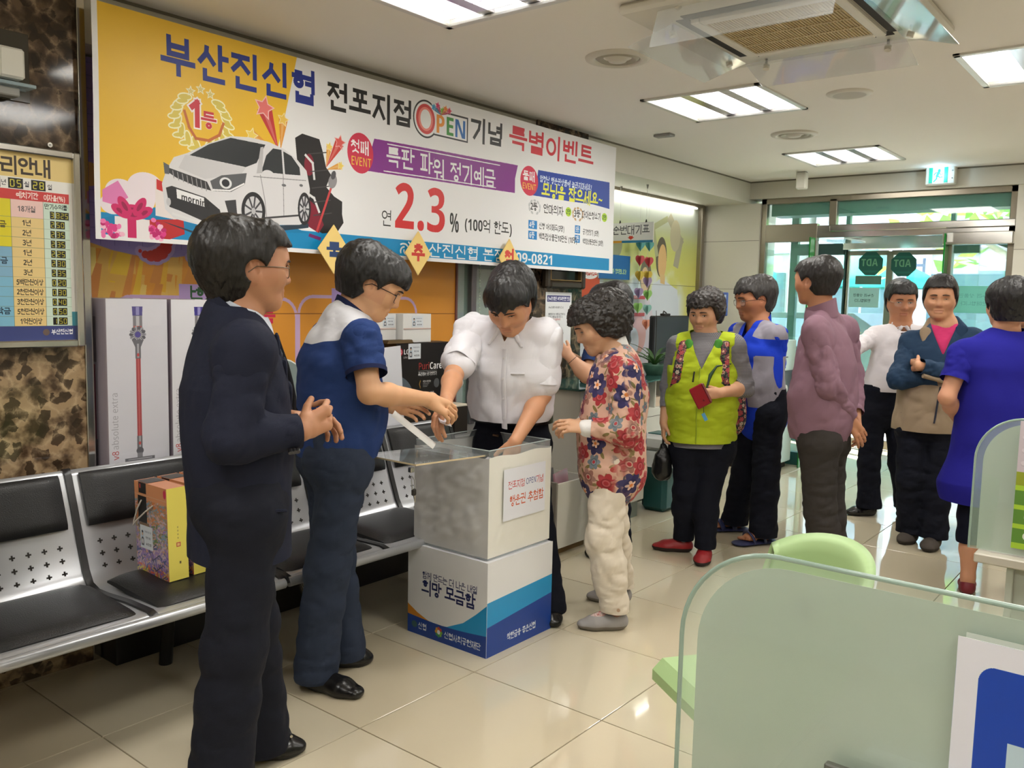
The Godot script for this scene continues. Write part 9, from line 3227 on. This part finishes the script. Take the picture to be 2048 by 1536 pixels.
func person_bluewoman():
	var g := figure("short-haired woman in a royal blue tunic seen from behind at the right", poses["bluewoman"], rgb(206, 150, 118), 0.0125)
	var H := head_field(g, true)
	var limbs := [ho(g, "L", g.f * 0.7 + Vector3.UP * 0.2, -g.r, 0.4, 0.5, 0.9, true), ho(g, "R", g.f * 0.7 + Vector3.UP * 0.2, g.r, 0.4, 0.5, 0.9, true)]
	fb(g, H, limbs)
	fp(g, H, {"open": 0.5})
	hair(g, rgb(20, 17, 18), {"front": 0.06, "side": -0.03, "nape": -0.075, "thick": 0.022, "ear": 0.022, "lump": 0.007, "extra": [[0, 0.06, -0.07, 0.075], [0.05, 0.06, -0.02, 0.06], [-0.05, 0.06, -0.02, 0.06]], "seed": 91})
	trousers(g, cloth("leggings_navy", rgb(20, 22, 38), 0.8, 0.2), {"hip": 0.115, "thigh": 0.09, "knee": 0.066, "hem": 0.056, "waist": 0.12, "hem_y": 0.27, "seed": 92, "fold": 0.003}, "leggings")
	var F := tfd(g, {"w": 0.19, "depth": 0.75, "low": 0.0, "hem": 1.1, "waist": 1.04, "seed": 93, "fold": 0.006, "fscale": W3(3, 2.5, 3)})
	F.cap(g.J.pv, g.J.pv - W3(0, 0.2, 0), 0.205, 0.275, 0.05, g.f, 0.72)
	for s in ["L", "R"]:
		sleeve(F, g, s, 1.12)
	var m := F.mesh(0.0112)
	m = hem(m, g.J.pv.y - 0.155, g.r * 0.05)
	m = nho(m, g, 0.01, 0.25)
	part(g.root, "tunic", skn(m, g.base), cloth("tunic_blue", rgb(36, 34, 138), 0.8, 0.25))
	for s in ["L", "R"]:
		slm(g, s, 0.62, 1.12, mats["tunic_blue"], {"seed": 70})
	var C := Field.new()
	for s in ["L", "R"]:
		C.cap(g.J["k" + s].lerp(g.J["a" + s], 0.3), g.J["k" + s].lerp(g.J["a" + s], 0.55), 0.052, 0.048, 0.02)
		C.cap(g.J["k" + s].lerp(g.J["a" + s], 0.55), g.J["a" + s], 0.048, 0.033, 0.02)
		C.cap(g.J["a" + s], g.J["a" + s] + W3(0, -0.05, 0), 0.034, 0.03, 0.02)
	part(g.root, "calf", skn(C.mesh(0.009), g.base, func(p): return g.skin.srgb_to_linear()), skin_mat(g))
	for s in ["L", "R"]:
		shoe(g, s, mat("shoe_darkred", rgb(120, 30, 44), 0.5), mat("sole_dark"), {"w": 0.95})
func person_edge(shoe_m: Material, sole: Material):
	var g := figure("person mostly hidden behind the blue-tunic woman at the right edge", poses["edge"], rgb(196, 140, 108), 0.0145)
	var H := head_field(g)
	fb(g, H, [ho(g, "L", -Vector3.UP, -g.r, 0.4), ho(g, "R", -Vector3.UP, g.r, 0.4)])
	fp(g, H, {"open": 0.5})
	hair(g, rgb(24, 20, 20), {"seed": 95})
	trousers(g, mats["black_trousers"], {"seed": 96})
	var F := tfd(g, {"w": 0.17, "depth": 0.74, "low": -0.05, "seed": 97})
	for s in ["L", "R"]:
		sleeve(F, g, s, 1.0)
	var m := hem(F.mesh(0.015), g.J.pv.y - 0.08)
	part(g.root, "jacket", skn(nho(m, g, 0.01, 0.6), g.base), cloth("jacket_navyblue", rgb(36, 46, 84), 0.8, 0.3))
	for s in ["L", "R"]:
		slm(g, s, 1.95, 1.0, mats["jacket_navyblue"], {})
	for s in ["L", "R"]:
		shoe(g, s, shoe_m, sole)
func person_plaid():
	var J := {"hd": W3(0.18, 1.2, 2.26), "nk": W3(0.19, 1.03, 2.24), "ch": W3(0.18, 0.86, 2.24), "pv": W3(0.16, 0.53, 2.26), "sL": W3(0.16, 0.93, 2.08), "sR": W3(0.2, 0.93, 2.42), "eL": W3(0.26, 0.72, 2.02), "wL": W3(0.45, 0.74, 2.1), "eR": W3(0.28, 0.72, 2.48), "wR": W3(0.47, 0.745, 2.38), "hL": W3(0.17, 0.49, 2.17), "hR": W3(0.18, 0.49, 2.35), "kL": W3(0.58, 0.5, 2.14), "kR": W3(0.58, 0.5, 2.38), "aL": W3(0.58, 0.09, 2.15), "aR": W3(0.58, 0.09, 2.38), "tL": W3(0.76, 0, 2.14), "tR": W3(0.76, 0, 2.38), "hf": W3(0.95, -0.3, -0.1), "hs": 1.0}
	var g := figure("seated person in a red, white and navy plaid shirt between the two dividers", J, rgb(206, 156, 122), 0.0125)
	var H := head_field(g)
	fb(g, H, [ho(g, "L", g.f, Vector3.UP, 0.3), ho(g, "R", g.f, Vector3.UP, 0.3)])
	fp(g, H, {"open": 0.5})
	hair(g, rgb(24, 20, 20), {"seed": 99})
	trousers(g, mats["black_trousers"], {"seed": 98})
	var cv := Canvas.new(1, 1, 320, rgb(222, 214, 214))
	for i in 4:
		for e in [[0, 0.11, rgb(196, 50, 72)], [0.13, 0.02, rgb(40, 40, 60)], [0.16, 0.05, rgb(48, 46, 70)]]:
			cv.rect(0, i * 0.25 + e[0], 1, e[1], e[2])
	for i in 4:
		for e in [[0, 0.06, rgb(196, 50, 72)], [0.13, 0.05, rgb(48, 46, 70)]]:
			for k in 160:
				if k % 2:
					cv.rect(i * 0.25 + e[0], k / 160.0, e[1], 1.0 / 160.0, e[2])
	var F := tfd(g, {"w": 0.18, "depth": 0.76, "low": -0.02, "seed": 97})
	for s in ["L", "R"]:
		sleeve(F, g, s, 1.08)
	var m := hem(F.mesh(0.0125), g.J.pv.y - 0.05)
	part(g.root, "plaid_shirt", skn(nho(m, g, 0.01, 0.6), g.base), txc("plaid", cv, 5.5))
	for s in ["L", "R"]:
		slm(g, s, 1.88, 1.08, mats["plaid"], {})
	for s in ["L", "R"]:
		shoe(g, s, mat("shoe_black"), mat("shoe_sole"))
	var t := thing("desk_stool", "round stool under the seated person in the plaid shirt", "stool", W3(0.14, 0, 2.26))
	part(t, "seat", turned([W2(0.0, 0.36), W2(0.19, 0.36), W2(0.2, 0.39), W2(0.18, 0.41), W2(0.0, 0.415)], 24), mat("green_vinyl"))
	part(t, "column", rod([W3(0, 0.03, 0), W3(0, 0.37, 0)], 0.03, 12), mat("chrome"))
	part(t, "base", turned([W2(0.0, 0.0), W2(0.22, 0.0), W2(0.22, 0.012), W2(0.05, 0.04), W2(0.0, 0.045)], 28), mat("chrome"))
var poses := {
	"suit": {"hd": Vector3(-0.447, 1.556, 0.027), "nk": Vector3(-0.474, 1.397, 0.018), "ch": Vector3(-0.493, 1.203, 0.025), "pv": Vector3(-0.503, 0.92, 0.059), "sR": Vector3(-0.566, 1.329, 0.188), "sL": Vector3(-0.399, 1.311, -0.164), "eR": Vector3(-0.634, 1.108, 0.218), "wR": Vector3(-0.463, 1.118, 0.285), "eL": Vector3(-0.368, 1.035, -0.114), "wL": Vector3(-0.389, 1.127, 0.12), "hR": Vector3(-0.548, 0.873, 0.154), "hL": Vector3(-0.458, 0.852, -0.035), "kR": Vector3(-0.595, 0.521, 0.167), "kL": Vector3(-0.383, 0.476, -0.075), "aR": Vector3(-0.655, 0.09, 0.161), "aL": Vector3(-0.332, 0.09, -0.095), "tR": Vector3(-0.576, 0, 0.27), "tL": Vector3(-0.215, 0, -0.017), "hf": Vector3(0.945, 0, 0.331), "hs": 1.04},
	"polo": {"hd": Vector3(0.346, 1.526, -0.328), "nk": Vector3(0.287, 1.395, -0.382), "ch": Vector3(0.246, 1.19, -0.4), "pv": Vector3(0.217, 0.886, -0.388), "sR": Vector3(0.199, 1.324, -0.222), "sL": Vector3(0.351, 1.328, -0.581), "eR": Vector3(0.163, 1.141, -0.142), "wR": Vector3(0.467, 1.093, -0.156), "eL": Vector3(0.428, 1.056, -0.553), "wL": Vector3(0.447, 1.049, -0.351), "hR": Vector3(0.181, 0.854, -0.299), "hL": Vector3(0.262, 0.828, -0.483), "kR": Vector3(0.125, 0.469, -0.324), "kL": Vector3(0.269, 0.446, -0.462), "aR": Vector3(0.098, 0.09, -0.359), "aL": Vector3(0.301, 0.09, -0.431), "tR": Vector3(0.149, 0, -0.156), "tL": Vector3(0.399, 0, -0.376), "hf": Vector3(0.638, -0.423, 0.644), "hs": 1.05},
	"white": {"hd": Vector3(1.07, 1.466, -0.234), "nk": Vector3(1.143, 1.362, -0.287), "ch": Vector3(1.162, 1.172, -0.297), "pv": Vector3(1.282, 0.841, -0.384), "sR": Vector3(1.082, 1.338, -0.471), "sL": Vector3(1.226, 1.322, -0.144), "eR": Vector3(0.857, 1.153, -0.37), "wR": Vector3(0.661, 1.067, -0.232), "eL": Vector3(1.211, 1.054, -0.152), "wL": Vector3(0.997, 0.866, -0.133), "hR": Vector3(1.223, 0.786, -0.449), "hL": Vector3(1.301, 0.792, -0.288), "kR": Vector3(1.235, 0.368, -0.448), "kL": Vector3(1.277, 0.381, -0.204), "aR": Vector3(1.243, 0.09, -0.429), "aL": Vector3(1.263, 0.09, -0.119), "tR": Vector3(1.142, 0, -0.392), "tL": Vector3(1.181, 0, -0.023), "hf": Vector3(-0.767, -0.588, 0.259), "hs": 1.1},
	"floral": {"hd": Vector3(1.446, 1.369, -0.005), "nk": Vector3(1.482, 1.247, 0.059), "ch": Vector3(1.475, 1.055, 0.081), "pv": Vector3(1.442, 0.768, 0.086), "sL": Vector3(1.362, 1.165, 0.18), "sR": Vector3(1.621, 1.151, -0.024), "eL": Vector3(1.319, 0.921, 0.229), "wL": Vector3(1.235, 0.926, 0.076), "eR": Vector3(1.628, 0.88, 0.011), "wR": Vector3(1.372, 0.923, -0.027), "hL": Vector3(1.377, 0.736, 0.123), "hR": Vector3(1.507, 0.707, 0.048), "kL": Vector3(1.336, 0.413, 0.122), "kR": Vector3(1.544, 0.396, 0.031), "aL": Vector3(1.371, 0.09, 0.181), "aR": Vector3(1.685, 0.09, 0.012), "tL": Vector3(1.252, 0, 0.048), "tR": Vector3(1.597, 0, -0.131), "hf": Vector3(-0.662, -0.342, -0.668), "hs": 1.05},
	"navy": {"hd": Vector3(2.414, 1.455, -0.579), "nk": Vector3(2.403, 1.291, -0.566), "ch": Vector3(2.387, 1.095, -0.555), "pv": Vector3(2.365, 0.758, -0.528), "sL": Vector3(2.222, 1.187, -0.534), "sR": Vector3(2.569, 1.172, -0.581), "eL": Vector3(2.06, 1.069, -0.476), "wL": Vector3(2.005, 1.177, -0.563), "eR": Vector3(2.41, 1.064, -0.681), "wR": Vector3(2.189, 1.162, -0.684), "hL": Vector3(2.298, 0.708, -0.507), "hR": Vector3(2.431, 0.691, -0.532), "kL": Vector3(2.268, 0.376, -0.492), "kR": Vector3(2.435, 0.351, -0.472), "aL": Vector3(2.238, 0.09, -0.482), "aR": Vector3(2.436, 0.09, -0.427), "tL": Vector3(2.195, 0, -0.542), "tR": Vector3(2.429, 0, -0.49), "hf": Vector3(-0.151, -0.07, -0.985), "hs": 1},
	"vest": {"hd": Vector3(2.805, 1.423, -0.148), "nk": Vector3(2.804, 1.273, -0.125), "ch": Vector3(2.775, 1.075, -0.13), "pv": Vector3(2.744, 0.7, -0.109), "sR": Vector3(2.734, 1.225, -0.286), "sL": Vector3(2.828, 1.239, 0.039), "eR": Vector3(2.718, 0.974, -0.314), "wR": Vector3(2.629, 0.772, -0.296), "eL": Vector3(2.855, 0.998, 0.095), "wL": Vector3(2.608, 0.981, 0.062), "hR": Vector3(2.711, 0.627, -0.171), "hL": Vector3(2.777, 0.637, -0.026), "kR": Vector3(2.667, 0.364, -0.152), "kL": Vector3(2.698, 0.364, -0.032), "aR": Vector3(2.688, 0.09, -0.165), "aL": Vector3(2.609, 0.09, 0.011), "tR": Vector3(2.598, 0, -0.327), "tL": Vector3(2.466, 0, 0.054), "hf": Vector3(-0.984, -0.174, 0.063), "hs": 1},
	"blueman": {"hd": Vector3(3.318, 1.513, -0.068), "nk": Vector3(3.325, 1.347, -0.032), "ch": Vector3(3.307, 1.149, -0.024), "pv": Vector3(3.302, 0.835, 0.021), "sL": Vector3(3.264, 1.292, 0.109), "sR": Vector3(3.387, 1.289, -0.187), "eL": Vector3(3.345, 1.036, 0.075), "wL": Vector3(3.153, 0.977, -0.028), "eR": Vector3(3.406, 1.036, -0.204), "wR": Vector3(3.257, 0.959, -0.056), "hL": Vector3(3.251, 0.783, 0.094), "hR": Vector3(3.335, 0.77, -0.056), "kL": Vector3(3.219, 0.427, 0.11), "kR": Vector3(3.321, 0.384, -0.077), "aL": Vector3(3.186, 0.09, 0.121), "aR": Vector3(3.342, 0.09, -0.135), "tL": Vector3(3.063, 0, 0.045), "tR": Vector3(3.267, 0, -0.215), "hf": Vector3(-0.819, -0.139, -0.558), "hs": 1.1},
	"mauve": {"hd": Vector3(2.843, 1.613, 0.481), "nk": Vector3(2.853, 1.455, 0.519), "ch": Vector3(2.847, 1.147, 0.561), "pv": Vector3(2.808, 0.8, 0.567), "sL": Vector3(2.678, 1.334, 0.56), "sR": Vector3(3.065, 1.35, 0.576), "eL": Vector3(2.65, 1.076, 0.647), "wL": Vector3(2.833, 0.88, 0.715), "eR": Vector3(3.141, 1.079, 0.618), "wR": Vector3(2.998, 0.879, 0.696), "hL": Vector3(2.721, 0.75, 0.594), "hR": Vector3(2.911, 0.725, 0.58), "kL": Vector3(2.732, 0.408, 0.615), "kR": Vector3(2.91, 0.388, 0.6), "aL": Vector3(2.738, 0.09, 0.672), "aR": Vector3(2.906, 0.09, 0.64), "tL": Vector3(2.675, 0, 0.526), "tR": Vector3(2.847, 0, 0.499), "hf": Vector3(0.23, -0.052, -0.971), "hs": 1.02},
	"tie": {"hd": Vector3(4.658, 1.526, 0.465), "nk": Vector3(4.644, 1.341, 0.477), "ch": Vector3(4.62, 1.127, 0.48), "pv": Vector3(4.543, 0.805, 0.436), "sR": Vector3(4.556, 1.275, 0.328), "sL": Vector3(4.715, 1.285, 0.623), "eR": Vector3(4.335, 1.177, 0.245), "wR": Vector3(4.132, 1.29, 0.166), "eL": Vector3(4.704, 1.029, 0.682), "wL": Vector3(4.614, 0.812, 0.684), "hR": Vector3(4.485, 0.728, 0.375), "hL": Vector3(4.585, 0.732, 0.5), "kR": Vector3(4.44, 0.375, 0.375), "kL": Vector3(4.579, 0.38, 0.548), "aR": Vector3(4.421, 0.09, 0.398), "aL": Vector3(4.593, 0.09, 0.613), "tR": Vector3(4.312, 0, 0.277), "tL": Vector3(4.496, 0, 0.588), "hf": Vector3(-0.889, -0.105, 0.446), "hs": 1.15},
	"crossed": {"hd": Vector3(4.076, 1.543, 0.845), "nk": Vector3(4.085, 1.363, 0.884), "ch": Vector3(4.051, 1.142, 0.876), "pv": Vector3(3.974, 0.808, 0.834), "sR": Vector3(4.033, 1.251, 0.708), "sL": Vector3(4.075, 1.286, 1.045), "eR": Vector3(3.858, 1.033, 0.685), "wR": Vector3(3.859, 1.054, 0.924), "eL": Vector3(3.986, 1.058, 1.066), "wL": Vector3(3.751, 1.13, 0.825), "hR": Vector3(3.95, 0.733, 0.767), "hL": Vector3(3.992, 0.735, 0.916), "kR": Vector3(3.884, 0.395, 0.787), "kL": Vector3(3.922, 0.395, 0.931), "aR": Vector3(3.902, 0.09, 0.807), "aL": Vector3(3.873, 0.09, 0.949), "tR": Vector3(3.766, 0, 0.792), "tL": Vector3(3.687, 0, 0.954), "hf": Vector3(-0.98, -0.035, 0.202), "hs": 1.1},
	"bluewoman": {"hd": Vector3(3.232, 1.504, 1.356), "nk": Vector3(3.218, 1.358, 1.361), "ch": Vector3(3.186, 1.158, 1.353), "pv": Vector3(3.145, 0.781, 1.362), "sL": Vector3(3.074, 1.255, 1.198), "sR": Vector3(3.32, 1.269, 1.503), "eL": Vector3(2.971, 1.025, 1.154), "wL": Vector3(3.222, 0.859, 1.188), "eR": Vector3(3.358, 1.047, 1.586), "wR": Vector3(3.489, 0.87, 1.538), "hL": Vector3(3.084, 0.714, 1.296), "hR": Vector3(3.198, 0.718, 1.439), "kL": Vector3(3.078, 0.407, 1.29), "kR": Vector3(3.218, 0.412, 1.464), "aL": Vector3(3.013, 0.09, 1.307), "aR": Vector3(3.169, 0.09, 1.504), "tL": Vector3(3.219, 0, 1.266), "tR": Vector3(3.392, 0, 1.483), "hf": Vector3(0.842, 0, -0.539), "hs": 1.05},
	"edge": {"hd": Vector3(4.357, 1.51, 1.298), "nk": Vector3(4.363, 1.355, 1.33), "ch": Vector3(4.35, 1.143, 1.347), "pv": Vector3(4.326, 0.768, 1.377), "sL": Vector3(4.233, 1.305, 1.401), "sR": Vector3(4.501, 1.292, 1.272), "eL": Vector3(4.203, 1.048, 1.437), "wL": Vector3(4.226, 0.816, 1.437), "eR": Vector3(4.511, 1.018, 1.295), "wR": Vector3(4.424, 0.782, 1.304), "hL": Vector3(4.247, 0.718, 1.415), "hR": Vector3(4.398, 0.693, 1.35), "kL": Vector3(4.242, 0.375, 1.432), "kR": Vector3(4.384, 0.345, 1.388), "aL": Vector3(4.239, 0.09, 1.459), "aR": Vector3(4.401, 0.09, 1.422), "tL": Vector3(4.148, 0, 1.359), "tR": Vector3(4.308, 0, 1.319), "hf": Vector3(-0.752, -0.035, -0.659), "hs": 1.05},
}
func W3(x: float, y: float, z: float) -> Vector3: return Vector3(x, y, z)
func W2(x: float, y: float) -> Vector2: return Vector2(x, y)
